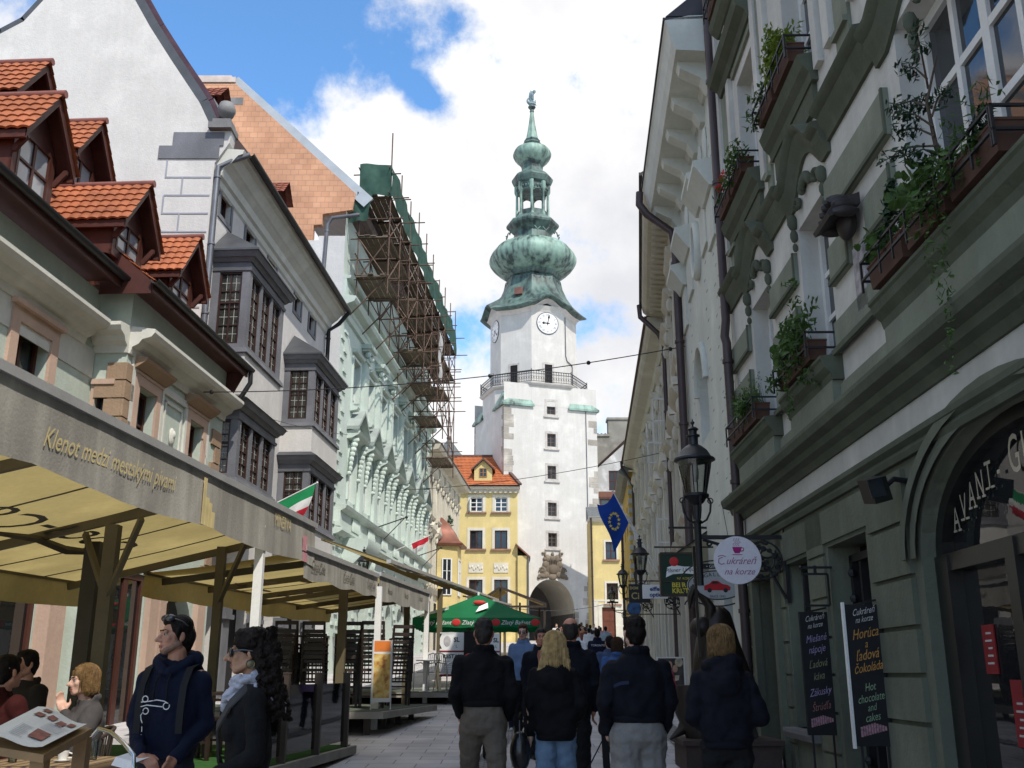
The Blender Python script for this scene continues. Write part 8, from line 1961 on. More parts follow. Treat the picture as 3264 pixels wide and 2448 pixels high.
# ---- foreground couple
def couple():
    NAVY=cloth('navy sweatshirt',(.007,.010,.026)); BLK=cloth('black knit',(.010,.010,.011)); DJ=cloth('dark denim',(.02,.024,.035))
    x,y=-2.13,6.6
    body,h,P,s,ch=person('man in navy hooded sweatshirt with sunglasses on his head, looking left',x,y,1.745,PI-.12,
        dict(yaw=-.78,tilt=.03,head=(.0,.03,1.632),step=(0,.02),arms=[[(-.172,-.01,1.375),(-.218,-.03,1.10),(-.15,.2,.92)],[(.172,-.01,1.375),(.225,.02,1.10),(.05,.26,.935)]],hd=[None,((-.8,.42,-.18),(.1,.3,1),.55,-1)]),
        dict(skin=SK,hairm=H_DK,nose=1.0,trousers=(DJ,.105,.082,.07,.05,1.02),jacket=(NAVY,.93,.192,.135,.058,dict(hood=1,nm='sweatshirt',disp=(.018,7.5,(1,1,.7))))),detail=.0085)
    hair_cap(body,h,s,ch,H_DK,'short',.006,.004)
    st=MB();  # stubble shadow is hair, cut close to the jaw
    for sg in (-1,1): st.caps(h(sg*.057,.0,-.05),.0255*s,h(sg*.022,.061,-.094),.0235*s,8)
    st.ball(h(0,.058,-.098),[.032*s,.0285*s,.022*s],10,7); ch('beard_stubble',st,mat('stubble skin',(.20,.115,.08),.6,.4,40),.006,2)
    g=MB()   # sunglasses pushed up
    for sg in (-1,1):
        g.ball(h(sg*.036,.062,.105),[.034*s,.022*s,.024*s],12,8); g.tube([h(sg*.068,.045,.10),h(sg*.083,.0,.085),h(sg*.086,-.04,.06)],.005*s,6)
    g.caps(h(-.01,.08,.105),.006*s,h(.01,.08,.105),.006*s,6); o=g.build('sunglasses',mat('glossy black lens',(.01,.011,.016),.06,.1,3,0,30,0,.9),None,60); o.parent=body
    t=MB(); 
    t.tube([P(.092*math.sin(a),-.01+.098*math.cos(a),1.452-.055*math.cos(a)-.0) for a in [-1.5+3*k/14 for k in range(15)]],[.014*s]*15,8); o=t.build('tshirt_collar',mat('white cotton',(.72,.72,.73),.8,.05,4),None,60); o.parent=body
    t=MB()    # white line drawing printed on the chest
    pr=lambda u,v:P(u,.172-.16*u*u,v+.06)
    def poly(pts,r=.0032): t.tube([pr(*p) for p in pts],r*s,5)
    c=lambda cx,cz,r,a0,a1,n=12:[(cx+r*math.cos(a0+(a1-a0)*k/n),cz+r*math.sin(a0+(a1-a0)*k/n)) for k in range(n+1)]
    poly(c(.095,1.19,.018,0,6.28)); poly([(.12,1.172),(.06,1.178),(.02,1.185),(-.03,1.178),(-.055,1.165)]+c(-.045,1.15,.02,1.2,-3.6)); poly([(.12,1.145),(.08,1.155),(.03,1.15),(-.02,1.145)])
    poly(c(.085,1.12,.018,0,5.5)); poly([(.1,1.115),(.115,1.095),(.11,1.07),(.1,1.05)]); poly([(.1,1.03),(.098,1.0)]); poly([(.1,.985),(.102,.97)])
    o=t.build('chest_print',mat('white jacket print',(.7,.7,.7)),None,0); o.parent=body
    t=MB()
    for sx in (-.035,.035): t.tube([P(sx,.125,1.40),P(sx*1.1,.165,1.35),P(sx*1.2,.175,1.27)],.006*s,6); t.caps(P(sx*1.2,.175,1.27),.008*s,P(sx*1.2,.176,1.25),.008*s,6)
    o=t.build('drawstring',BLK,None,0); o.parent=body
    t=MB()
    for sg in (-1,1): t.loft([[tuple(P(sg*(.135+dx),yy,z)) for dx in (-.022,.022)]+[tuple(P(sg*(.135+dx),yy+.012,z)) for dx in (.022,-.022)] for yy,z in ((.16,1.05),(.16,1.2),(.14,1.33),(.07,1.435),(-.03,1.462),(-.12,1.40),(-.16,1.2))])
    o=t.build('backpack_strap',mat('black webbing',(.005,.005,.007),.7,.1,8),None,60); o.parent=body
    # folded paper he holds: a thing of its own
    Rw=Matrix.Rotation(PI-.12,3,'Z'); base=Vector((x,y,gz(y))); W=lambda a,b,c:tuple(base+Rw@P(a,b,c))
    m=MB(); m.face([W(.18,.30,.925),W(.0,.40,.905),W(-.04,.28,.93),W(.13,.19,.95)]); m.face([W(.18,.30,.925),W(.0,.40,.905),W(.02,.41,.86),W(.2,.31,.88)]); solo(m,'paper_sheet',mat('white paper',(.72,.72,.74),.7,.05,3),'folded white paper sheet held by the man in the navy sweatshirt','paper',None,W(0,.3,.9),0)
    # woman with curly hair
    x2,y2=-1.36,5.5
    body,h,P,s,ch=person('woman with long curly dark hair, sunglasses and pale grey scarf, facing left',x2,y2,1.655,R_(104),
        dict(yaw=.02,tilt=-.03,head=(0,.035,1.632),step=(.02,0),arms=[[(-.175,-.02,1.39),(-.225,-.04,1.10),(-.13,.20,.98)],[(.175,-.02,1.39),(.225,-.05,1.10),(.12,.20,.95)]]),
        dict(skin=skinmat('olive',(.42,.225,.135)),fem=True,hairm=H_DK,nose=1.1,trousers=(BLK,.105,.08,.065,.05,1.02),jacket=(BLK,.86,.175,.12,.055,dict(nm='black_top',waist=.86,bust=True,disp=(.012,8)))),detail=.0085)
    hr=MB(); r2=random.Random(5)
    hr.ball(h(0,-.03,.05),[.098*s,.115*s,.09*s],14,10); hr.ball(h(0,-.10,-.02),[.11*s,.09*s,.12*s],14,10); hr.ball(h(0,.035,.095),[.07*s,.045*s,.035*s],12,8)
    for q in range(520):
        a=r2.uniform(-1.95,1.95); t=r2.random()**.8; rad=(.105+.07*t)*r2.uniform(.74,.98); c_=h(rad*math.sin(a),-.06-rad*math.cos(a)*.75-.06*t,.05-.40*t+r2.uniform(-.03,.03)); rr_=r2.uniform(.009,.020)*s; hr.ball(c_,[rr_]*3,6,4)
    for q in range(60): hr.caps(h(r2.uniform(-.09,.09),-.10-.05*r2.random(),-.02-.1*r2.random()),.03*s,h(r2.uniform(-.12,.12),-.16-.03*r2.random(),-.2-.14*r2.random()),.016*s,6)
    for q in range(160):
        a=r2.uniform(-1.7,1.7); c_=h(.10*math.sin(a),-.03-.115*math.cos(a),.06+r2.uniform(-.04,.07)); hr.ball(c_,[r2.uniform(.010,.018)*s]*3,6,4)
    for sg in (-1,1):
        for q in range(14): hr.ball(h(sg*(.083+r2.uniform(-.004,.01)),.01-.007*q+r2.uniform(-.01,.01),.06-.013*q),[.014*s]*3,6,4)
    ch('hair',hr,HAIR('curly brown black',(.012,.0075,.006)),.0062,0,(.006,60))
    g=MB()
    for sg in (-1,1): 
        g.ball(h(sg*.034,.094,.0),[.030*s,.012*s,.026*s],12,8); g.tube([h(sg*.062,.082,.008),h(sg*.078,.03,.012),h(sg*.082,-.02,.005)],.0055*s,6)
    g.caps(h(-.012,.103,.006),.005*s,h(.012,.103,.006),.005*s,6); o=g.build('sunglasses',mat('glossy black lens',(.01,.011,.016)),None,60); o.parent=body
    for sg in (1,-1):
        e=MB(); e.tube([h(sg*.084+.0,-.012+.022*math.cos(2*PI*k/16),-.065+.022*math.sin(2*PI*k/16)) for k in range(17)],.0035*s,5); e.ball(h(sg*.084,-.012,-.065),[.003*s,.019*s,.019*s],10,7); o=e.build('earring',mat('antique brass',(.16,.14,.09),.35,.3,9,0,30,.8),None,60); o.parent=body
    sc=MB()
    for q in range(7):
        r0=.082+.012*(q%3); zc=1.385+.021*q; tl=.03*math.sin(q*1.7); ph=q*.9
        sc.tube([P((r0+.014*math.sin(3*a+ph))*math.sin(a),.0+(r0*.98+.012*math.sin(2*a+ph))*math.cos(a)+.012,zc+(tl-.035)*math.cos(a)+.008*math.sin(4*a+ph)) for a in [2*PI*k/26 for k in range(27)]],[.019*s]*27,8)
    for q in range(4): sc.tube([P(-.07+.05*q*.5,.075,1.46-.01*q),P(-.03+.03*q,.135,1.40-.012*q),P(.03+.012*q,.14,1.33),P(.045,.125,1.29+.01*q)],[.02*s,.026*s,.024*s,.01*s],8)
    so_=ch('scarf',sc,cloth('pale grey scarf',(.43,.43,.49)),.006,1,(.010,30,(1,1,1.6)))
    fr=MB()
    for q in range(7):
        p0=P(-.085+.004*q,-.045-.010*q,1.41-.004*q); fr.tube([p0,p0+P(-.02,-.03,-.004),p0+P(-.03-.003*(q%3),-.05-.004*q,-.03),p0+P(-.036-.004*(q%2),-.06-.003*q,-.075-.012*(q%3))],[.012*s,.011*s,.009*s,.003*s],6)
    o=fr.build('scarf_fringe',cloth('pale grey scarf',(.43,.43,.49)),None,60); o.parent=so_
    t=MB(); 
    t.loft([[tuple(P(a_+dx*.6,yy,z+dx*.8)) for dx in (-.028,.028)]+[tuple(P(a_+dx*.6,yy+.012,z+dx*.8)) for dx in (.028,-.028)] for a_,yy,z in ((-.13,-.06,1.44),(-.13,.03,1.44),(-.10,.105,1.36),(-.03,.165,1.24),(.06,.15,1.08),(.14,.10,.95),(.18,.02,.88))]); o=t.build('bag_strap',mat('grey webbing',(.05,.047,.048),.8,.15,9),None,60); o.parent=body
couple()
# ---- group walking away
BJ=cloth('black jacket',(.006,.006,.0075)); NJ=cloth('dark navy jacket',(.0065,.0075,.012)); KH=cloth('khaki trousers',(.125,.105,.085)); JN=cloth('blue jeans',(.14,.21,.31)); GS=cloth('grey shorts',(.21,.20,.19)); BT=cloth('black trousers',(.012,.012,.013))
grp='people walking up the street'
aw=[[(-.175,-.01,1.38),(-.235,-.04,1.13),(-.215,.05,.90)],[(.175,-.01,1.38),(.235,-.04,1.13),(.215,.05,.90)]]
b_=person('man from behind in black blouson and khaki trousers, leftmost of the walking group',-.245,9.05,1.77,.05,dict(spread=.125,step=(.24,-.16),arms=[[(-.18,-.01,1.37),(-.25,-.06,1.13),(-.2,.10,.96)],[(.18,-.01,1.37),(.25,-.06,1.13),(.2,.10,.96)]],yaw=-.12),dict(skin=SKR,face=False,trousers=(KH,.112,.078,.07,.05,1.1),jacket=(BJ,1.06,.212,.15,.07,dict(disp=(.026,6.))),shoes=cloth('brown shoe',(.05,.03,.02),.5)),grp)
hair_cap(b_[0],b_[1],b_[3],b_[4],H_GR,'short',.009)
b_=person('woman with long blonde hair in black coat and blue jeans, from behind',.375,9.15,1.66,-.03,dict(step=(-.08,.12),arms=[[(-.17,-.01,1.37),(-.23,-.04,1.11),(-.23,.05,.86)],[(.17,-.01,1.37),(.23,-.06,1.11),(.18,.1,.92)]],head=(.0,.03,1.625)),dict(skin=SKF,face=False,fem=True,trousers=(JN,.118,.092,.082,.05,1.0),jacket=(BJ,.83,.205,.15,.068,dict(lowhood=1,disp=(.026,6.),waist=1.0))),grp)
hair_cap(b_[0],b_[1],b_[3],b_[4],H_BL,'long',.008)
def handbag():
    x,y=.07,9.15; g=gz(y); m=MB(); m.ball((x,y,g+.66),(.09,.10,.17),14,10); m.tube([(x,y-.07,g+.76),(x-.01,y-.05,g+.92),(x,y+.04,g+.98),(x,y+.07,g+.76)],.011,6); solo(m,'handbag',mat('black shiny leather',(.012,.012,.013),.25,.2,6,0,30,0,.6),'shiny black shoulder bag carried by the blonde woman','bag',None,(x,y,g+.5),60)
handbag()
b_=person('tall balding man in dark navy jacket hidden behind the blonde woman',.60,10.6,1.80,-.05,dict(step=(.1,-.1),arms=aw),dict(skin=SKR,face=False,trousers=(BT,.115,.09,.08,.05,1.02),jacket=(NJ,.88,.22,.15,.072,dict(disp=(.026,6.)))),grp)
hair_cap(b_[0],b_[1],b_[3],b_[4],H_GR,'balding',.009)
b_=person('man with short dark hair in black blouson and grey shorts, from behind',.945,7.95,1.77,.06,dict(step=(-.1,.1),arms=[[(-.185,-.01,1.37),(-.25,-.05,1.13),(-.225,.06,.93)],[(.185,-.01,1.37),(.25,-.05,1.13),(.21,.1,.94)]]),dict(skin=SKF,face=False,trousers=(GS,.125,.118,.1,.60,1.06),jacket=(NJ,1.02,.22,.155,.072,dict(disp=(.028,5.5)))),grp)
hair_cap(b_[0],b_[1],b_[3],b_[4],H_DK,'short',.008)
def jacket_piping(b):
    t=MB(); P=b[2]
    t.loft([[tuple(P(x_,-.183+.25*x_*x_,z+dz)) for dz in (-.012,.012)]+[tuple(P(x_,-.187+.25*x_*x_,z+dz)) for dz in (.012,-.012)] for x_,z in ((-.2,1.245),(-.15,1.265),(-.09,1.27))]); o=t.build('jacket_stripe',cloth('slate blue trim',(.03,.035,.07)),None,0); o.parent=b[0]
    t=MB(); x,y=.70,8.02; g=gz(y); t.bar((x,y,g+.9),(x+.02,y+.02,g+.42),.05,.05); t.bar((x-.22,y,g+.50),(x-.02,y,g+.86),.009); solo(t,'folded_umbrella',cloth('black umbrella cloth',(.01,.01,.011)),'folded black umbrella carried by the man in grey shorts','umbrella',None,(x,y,g+.4),0)
jacket_piping(b_)
b_=person('woman with bobbed dark blonde hair in dark hooded anorak and black trousers, beside the planter',1.50,7.45,1.69,-.05,dict(step=(.06,-.06),arms=[[(-.172,-.01,1.37),(-.235,-.05,1.12),(-.13,.09,1.02)],[(.172,-.01,1.37),(.235,-.05,1.12),(.13,.09,1.02)]]),dict(skin=SKF,face=False,fem=True,trousers=(BT,.115,.09,.085,.05,1.0),jacket=(cloth('blue black anorak',(.0075,.008,.013)),.93,.205,.15,.068,dict(hood=2,disp=(.03,6.)))),grp)
hair_cap(b_[0],b_[1],b_[3],b_[4],H_GO,'bob',.008)
# ---- people coming the other way and farther up
b_=person('sturdy man with cropped hair facing the camera in dark jacket and salmon shirt',.40,14.4,1.71,PI+.1,dict(step=(.1,-.1),arms=aw),dict(skin=SKR,hairm=H_GR,trousers=(BT,.11,.085,.075,.05,1.0),jacket=(NJ,.9,.215,.15,.07,dict())),'people coming down the street')
hair_cap(b_[0],b_[1],b_[3],b_[4],H_GR,'short',.009)
t=MB(); P=b_[2]; t.loft([[tuple(P(-w,.172,z)),tuple(P(w,.172,z)),tuple(P(w,.185,z)),tuple(P(-w,.185,z))] for w,z in ((.015,1.1),(.05,1.25),(.075,1.38),(.06,1.45))]); o=t.build('shirt_front',cloth('salmon shirt',(.42,.17,.12)),None,60); o.parent=b_[0]
t=MB(); t.tube([P(-.075,.1,1.47),P(-.09,.185,1.37),P(-.04,.19,1.30)],.012,6); o=t.build('white_trim',mat('white cotton',(.72,.72,.73)),None,60); o.parent=b_[0]
b_=person('young man with glasses in faded blue sweater facing the camera',.185,17.4,1.79,PI-.2,dict(step=(.1,-.1),arms=aw,tilt=-.15),dict(skin=SKF,hairm=H_BR,trousers=(BT,.105,.08,.07,.05,1.0),jacket=(cloth('faded blue sweater',(.12,.18,.30)),.9,.225,.14,.07,dict())),'people coming down the street')
hair_cap(b_[0],b_[1],b_[3],b_[4],H_BR,'short',.01)
g=MB(); h=b_[1]
for sg in (-1,1): g.ball(h(sg*.033,.094,.0),[.026,.007,.02],10,6); g.tube([h(sg*.06,.085,.005),h(sg*.08,.0,.005)],.004,5)
o=g.build('glasses',mat('glossy black lens',(.01,.011,.016)),None,60); o.parent=b_[0]
b_=person('girl in lilac top and dark trousers with white shoes, between the front walkers',.07,18.4,1.27,.1,dict(step=(.12,-.12)),dict(skin=SKF,face=False,fem=True,shoes=mat('white cotton',(.72,.72,.73)),trousers=(cloth('dark leggings',(.02,.02,.04)),.1,.08,.06,.05,1.02),jacket=(cloth('lilac top',(.42,.27,.50)),.92,.215,.14,.07,dict())),'people walking up the street')
hair_cap(b_[0],b_[1],b_[3],b_[4],H_BR,'bob',.011)
b_=person('man in dark jacket printed TORONTO and pale trousers, from behind',2.22,27.,1.72,.05,dict(step=(.1,-.1),arms=aw),dict(skin=SKF,face=False,trousers=(cloth('pale trousers',(.42,.39,.34)),.11,.085,.075,.05,1.),jacket=(cloth('ink blue jacket',(.011,.013,.03)),.88,.215,.15,.07,dict(back_text='TORONTO'))),'people walking up the street',.016)
hair_cap(b_[0],b_[1],b_[3],b_[4],H_DK,'short',.014)
b_=person('man in white top walking up behind the balding man',1.55,25.,1.74,-.1,dict(step=(.1,-.1),arms=aw),dict(skin=SKR,face=False,trousers=(BT,.11,.085,.075,.05,1.),jacket=(mat('white cotton',(.72,.72,.73)),.9,.235,.15,.075,dict())),'people walking up the street',.016)
hair_cap(b_[0],b_[1],b_[3],b_[4],H_GR,'short',.014)
b_=person('brown haired woman in blue top, left of the man in shorts',1.52,15.,1.58,.0,dict(step=(.1,-.1)),dict(skin=SKF,face=False,fem=True,trousers=(BT,.11,.085,.075,.05,1.),jacket=(cloth('mid blue top',(.05,.10,.25)),.9,.215,.14,.07,dict())),'people walking up the street',.014)
hair_cap(b_[0],b_[1],b_[3],b_[4],H_BR,'bob',.011)
b_=person('man in blue jacket hidden behind the brown haired woman',1.62,17.2,1.60,.1,dict(step=(.1,-.1)),dict(skin=SKF,face=False,trousers=(BT,.11,.085,.075,.05,1.),jacket=(cloth('slate blue jacket',(.05,.075,.14)),.9,.24,.15,.075,dict())),'people walking up the street',.016)
hair_cap(b_[0],b_[1],b_[3],b_[4],H_DK,'short',.014)
b_=person('man with red collar hidden behind the man in black blouson, facing the camera',-.42,14.5,1.66,PI,dict(arms=aw),dict(skin=SKR,hairm=H_DK,trousers=(BT,.11,.085,.075,.05,1.),jacket=(cloth('red jacket',(.42,.03,.03)),.9,.235,.15,.075,dict())),'people coming down the street',.014)
hair_cap(b_[0],b_[1],b_[3],b_[4],H_DK,'short',.012)
# small far figures before the gate: (display x, distance, height, facing, top, trousers, label)
far=[(1202,66,1.7,PI,(.55,.55,.56),(.03,.03,.04),'far person in white top by the gate arch left jamb'),(1218,70,1.72,PI,(.20,.09,.06),(.05,.05,.06),'far person in brown top inside the gate arch'),
 (1236,62,1.66,0,(.62,.63,.65),(.06,.07,.12),'far person in white blouse and dark skirt before the arch'),(1242,68,1.74,0,(.60,.60,.60),(.03,.03,.04),'far person in white shirt and black trousers beside the arch'),
 (1247,56,1.68,.3,(.40,.34,.26),(.2,.19,.17),'far person in beige jacket in the middle of the crowd'),(1252,59,1.76,0,(.02,.02,.025),(.02,.02,.025),'far person all in black in the crowd'),
 (1256,64,1.8,0,(.66,.66,.68),(.6,.6,.6),'far tall person all in white near the right jamb'),(1264,50,1.68,.2,(.17,.06,.05),(.03,.03,.03),'far person in maroon top left of the jacket with lettering'),
 (1268,60,1.76,-.2,(.25,.27,.30),(.04,.04,.05),'far person in grey jacket near the yellow door'),(1275,57,1.72,0,(.03,.03,.035),(.03,.03,.03),'far person in black by the stone steps'),
 (1287,60,1.55,0,(.62,.17,.28),(.5,.45,.42),'far child in pink dress beside the door steps'),(1294,63,1.6,PI,(.55,.52,.5),(.3,.28,.26),'far person in cream clothes at the steps'),
 (1205,40,1.7,PI,(.5,.49,.48),(.05,.05,.05),'person in grey white top beyond the green umbrella')]
far+=[(1229,52,1.66,.2,(.60,.58,.55),(.05,.06,.1),'far person in cream blouse beside the balding walker'),(1259,54,1.7,PI,(.50,.22,.10),(.05,.05,.05),'far person in orange top coming through the crowd'),(1272,47,1.64,0,(.66,.66,.67),(.10,.13,.2),'far person in white top and jeans right of the lettered jacket'),
 (1297,55,1.62,.3,(.60,.30,.36),(.4,.38,.36),'far person in pale pink top left of the man in shorts'),(1308,50,1.7,0,(.30,.36,.44),(.05,.05,.06),'far person in pale blue shirt nearest the right wall'),(1283,66,1.68,PI,(.62,.62,.6),(.2,.2,.2),'far person in light top standing on the door steps')]
for (u,Y,H,rz,ct,cb,lab) in far:
    X_=(u-1106)/F_*Y/ (cP-((829.5-1360)/F_)*sP)
    b_=person(lab,X_,Y,H,rz,dict(step=(.12,-.12)),dict(skin=SKF,face=False,trousers=(cloth('far %.2f %.2f %.2f'%cb,cb),.1,.08,.07,.05,1.),jacket=(cloth('far %.2f %.2f %.2f'%ct,ct),.9,.23,.15,.075,dict(nohem=True)),bvox=.022),'distant people before the gate',.024)
    hair_cap(b_[0],b_[1],b_[3],b_[4],(H_DK,H_BR,H_GO)[int(u)%3],'short',.02)
# ---- guests seated under the first awning
sa=[[(-.19,-.01,1.0),(-.25,.05,.74),(-.16,.30,.76)],[(.19,-.01,1.0),(.25,.05,.74),(.14,.30,.78)]]
def guest(label,x,y,z,rz,top,hairm,hs,H=1.75,yaw=0,arms=None,skin=SK,fem=False):
    b_=person(label,x,y,H,rz,dict(sit=True,head=(0,.04,1.235),ny=0,arms=arms or sa,yaw=yaw),dict(skin=skin,fem=fem,trousers=(BT,.09,.075,.06,.05,1.),jacket=(top,.5,.22,.145,.07,dict(nohem=True))),'guests seated under the first awning',.013,z)
    return hair_cap(b_[0],b_[1],b_[3],b_[4],hairm,hs,.009)
GZ=.08
# the builder's seated torso sits 0.40 lower than a standing one
def lower_neck(): pass
guest('seated man in dark red shirt seen from behind under the first awning',-3.98,8.2,GZ,-.5,cloth('dark red shirt',(.035,.006,.006)),H_DK,'short',1.8)  # guest clothes darkened: the awning's deep shade is put into their colours
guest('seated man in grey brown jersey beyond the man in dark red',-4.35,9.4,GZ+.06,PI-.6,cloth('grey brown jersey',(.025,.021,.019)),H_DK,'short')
guest('seated blonde woman in white blouse and black waistcoat, chin on hand',-3.38,8.35,GZ,PI-.9,cloth('shade darkened blouse',(.06,.055,.055)),H_GO,'bob',1.7,.1,[[(-.18,-.01,1.0),(-.22,.10,.72),(-.06,.17,.98)],[(.18,-.01,1.0),(.25,.12,.72),(.10,.34,.76)]],SKF,True)  # white blouse coloured dark to stand for the shade under the awning
# table with plaid cloth, cups
def cafe_table():
    x,y,z=-3.25,7.55,gz(7.5)+.02
    root=table(x,y,z,'café table covered with a plaid cloth in front of the seated guests',M_DARKWOOD,.8)
    m=bpy.data.materials.new('plaid cloth'); m.use_nodes=True; N_,L_=nodes_of(m); bs=N_['Principled BSDF']; bs.inputs['Roughness'].default_value=.9
    tc_=N_.new('ShaderNodeTexCoord'); w1=N_.new('ShaderNodeTexWave'); w1.inputs['Scale'].default_value=3.2; w2=N_.new('ShaderNodeTexWave'); w2.bands_direction='Z'; w2.inputs['Scale'].default_value=3.2
    for q in (w1,w2): L_.new(tc_.outputs['Object'],q.inputs[0])
    ad=N_.new('ShaderNodeMath'); ad.operation='ADD'; L_.new(w1.outputs['Fac'],ad.inputs[0]); L_.new(w2.outputs['Fac'],ad.inputs[1])
    cr_=N_.new('ShaderNodeValToRGB'); e=cr_.color_ramp; e.elements[0].position=.25; e.elements[0].color=(.05,.012,.012,1); e.elements[1].position=.8; e.elements[1].color=(.22,.15,.07,1); k_=e.elements.new(.5); k_.color=(.07,.045,.035,1)
    mu=N_.new('ShaderNodeMath'); mu.operation='MULTIPLY'; mu.inputs[1].default_value=.5; L_.new(ad.outputs[0],mu.inputs[0]); L_.new(mu.outputs[0],cr_.inputs[0]); L_.new(cr_.outputs[0],bs.inputs[0])
    c=MB(); n=10; hw=.42
    c.loft([[(x+hw*a,y+hw*b,z+.745) for a,b in ((-1,-1),(1,-1),(1,1),(-1,1))],[(x+hw*a*1.01,y+hw*b*1.01,z+.75) for a,b in ((-1,-1),(1,-1),(1,1),(-1,1))],[(x+hw*a*1.05,y+hw*b*1.05,z+.30) for a,b in ((-1,-1),(1,-1),(1,1),(-1,1))]],True,False); c.face([(x+hw*a,y+hw*b,z+.752) for a,b in ((-1,-1),(1,-1),(1,1),(-1,1))])
    solo(c,'tablecloth',m,'plaid tablecloth in dull red and yellow on the café table','tablecloth',None,(x,y,z+.7),0)
    CER=mat('white ceramic',(.6,.58,.54),.3,.05,4); GL=clear_glass()
    for dx,dy,lab in ((.12,-.1,'white coffee cup nearest on the plaid table'),(-.15,.1,'white coffee cup farther on the plaid table')):
        q=MB(); q.lathe([(.03,0),(.055,.005),(.06,.012),(.03,.014),(.03,.02),(.042,.07),(.038,.07),(.028,.024)],(x+dx,y+dy,z+.755),14); q.tube([(x+dx+.04,y+dy,z+.815),(x+dx+.07,y+dy,z+.805),(x+dx+.065,y+dy,z+.78),(x+dx+.035,y+dy,z+.78)],.006,6); solo(q,'coffee_cup',CER,lab,'cup','cups on the plaid table',(x+dx,y+dy,z+.755))
    for dx,dy,lab in ((-.02,-.2,'tall water glass at the near edge of the plaid table'),(-.22,-.12,'tall water glass left of the cups on the plaid table'),(.25,.1,'tall water glass at the right edge of the plaid table')):
        q=MB(); q.lathe([(.028,0),(.034,.13),(.031,.13),(.026,.01)],(x+dx,y+dy,z+.755),14); solo(q,'water_glass',GL,lab,'glass','glasses on the plaid table',(x+dx,y+dy,z+.755))
cafe_table()
def guest_chair(x,y,z,rz,label):
    root=empty('cafe_chair',(x,y,z),label,'chair','chairs of the seated guests',rz); ORG[root.name]=Vector((0,0,0))
    m=MB(); m.lathe([(.01,.43),(.21,.43),(.215,.45),(.21,.47),(.01,.475)],(0,0,0),18); m.build('seat',M_DARKWOOD,root,50)
    m=MB(); m.tube([(.2*math.cos(t),-.02-.2*math.sin(t),.78+.08*math.sin(t)) for t in [PI*k/12 for k in range(13)]],.016,7); 
    for k in range(1,12): t=PI*k/12; m.tube([(.2*math.cos(t),-.02-.2*math.sin(t),.78+.08*math.sin(t)),(.18*math.cos(t),-.18*math.sin(t),.46)],.007,5)
    m.build('backrest',M_DARKWOOD,root,50)
    for k in range(4): a=PI/4+k*PI/2; m=MB(); m.tube([(.15*math.cos(a),.15*math.sin(a),.44),(.22*math.cos(a),.22*math.sin(a),0)],.016,6); m.build('leg',M_DARKWOOD,root,50)
guest_chair(-3.98,8.15,gz(8.2)+GZ-.02,-.5,'dark round chair under the man in dark red'); guest_chair(-4.35,9.45,gz(9.4)+GZ+.04,PI-.6,'dark round chair under the man in grey brown'); guest_chair(-3.38,8.4,gz(8.35)+GZ-.02,PI-.9,'dark round chair under the seated blonde woman')
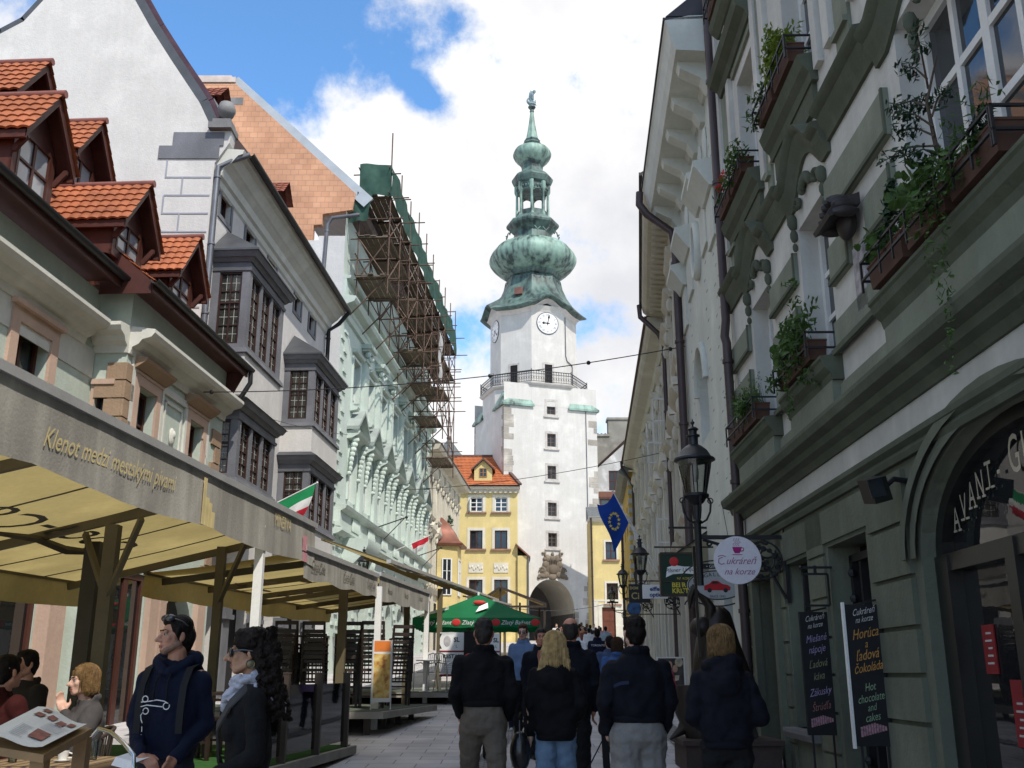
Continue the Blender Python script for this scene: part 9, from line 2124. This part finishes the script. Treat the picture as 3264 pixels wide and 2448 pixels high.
# bent steel armchair and the menu lectern in the near left corner
def steel_chair():
    y=5.35; V=lambda u,v,dy=0:(Xat(u,v,y+dy),y+dy,zat(v,y+dy)); m=MB()
    m.tube([V(213,1574,.3),V(240,1582,.2),V(268,1606,.08),V(289,1632),V(290,1665),V(280,1720),V(278,1800)],.011,8); m.tube([V(213,1574,.3),V(190,1600,.35),V(180,1680,.4),V(178,1800,.4)],.011,8); solo(m,'steel_chair',mat('polished steel',(.55,.55,.54),.18,.1,4,0,30,1.,.5),'bent tubular steel chair arm beside the menu lectern','chair',None,V(240,1700),60)
steel_chair()
def lectern():
    y0=4.75; root=empty('menu_lectern',(-2.45,y0,gz(y0)),'pale wooden lectern with an open picture menu in the near left corner','lectern')
    WD=mat('pale varnished wood',(.28,.16,.06),.45,.3,4,.1,30,0,.4); V=lambda u,v,yy:Vector((Xat(u,v,yy),yy,zat(v,yy)))
    a,b,c,d=V(-40,1600,4.55),V(96,1622,4.45),V(200,1566,5.05),V(60,1545,5.25)
    m=MB(); n=Vector((0,0,.03)); m.loft([[tuple(p-n*1.6) for p in (a,b,c,d)],[tuple(p-n*.5) for p in (a,b,c,d)]]); m.build('lectern_top',WD,root,0)
    m=MB(); 
    for p in (b+(d-b)*.12,c+(a-c)*.08): m.box(p.x-.03,p.x+.03,p.y-.03,p.y+.03,gz(4.8),p.z-.05)
    m.build('lectern_post',WD,root,0)
    # open menu lying on it
    mn=empty('menu',tuple((a+c)/2),'large open menu with red food pictures lying on the wooden lectern','menu'); PW=mat('cream paper',(.66,.63,.55),.55,.06,4)
    A,B,C_,D_=V(-45,1590,4.55),V(92,1611,4.42),V(188,1562,5.0),V(82,1526,5.3)
    E=V(-10,1532,5.0)
    m=MB(); quad_sheet(m,[A,B,C_,D_],10,10,lambda u,v:Vector((0,0,.02*math.sin(PI*v)*math.sin(PI*u)+.012*math.sin(u*6)))); m.build('menu_page',PW,mn,60)
    S=lambda u,v,dz=.012:tuple(A*(1-u)*(1-v)+B*u*(1-v)+C_*u*v+D_*(1-u)*v+Vector((0,0,.02*math.sin(PI*v)*math.sin(PI*u)+.012*math.sin(u*6)+dz-.006)))
    m=MB()
    for (u0,u1,v0,v1) in ((.62,.86,.16,.36),(.5,.62,.66,.8),(.68,.8,.62,.78),(.82,.93,.72,.84),(.3,.45,.6,.72),(.28,.42,.8,.9)): m.face([S(u0,v0),S(u1,v0),S(u1,v1),S(u0,v1)])
    m.build('food_picture',mat('red brown food print',(.25,.06,.04),.5,.6,30),mn,0)
    m=MB()
    for q in range(9):
        v=.42+.02*0
        for cidx,(u0,u1) in enumerate(((.36,.58),(.62,.95))):
            vv=.1+.028*q if cidx==0 else .40+.026*q
            m.face([S(u0,vv,.011),S(u1-.05*((q*3)%4)*.3,vv,.011),S(u1-.05*((q*3)%4)*.3,vv+.009,.011),S(u0,vv+.009,.011)])
    m.build('menu_lines',mat('grey print',(.42,.41,.41)),mn,0)
lectern()
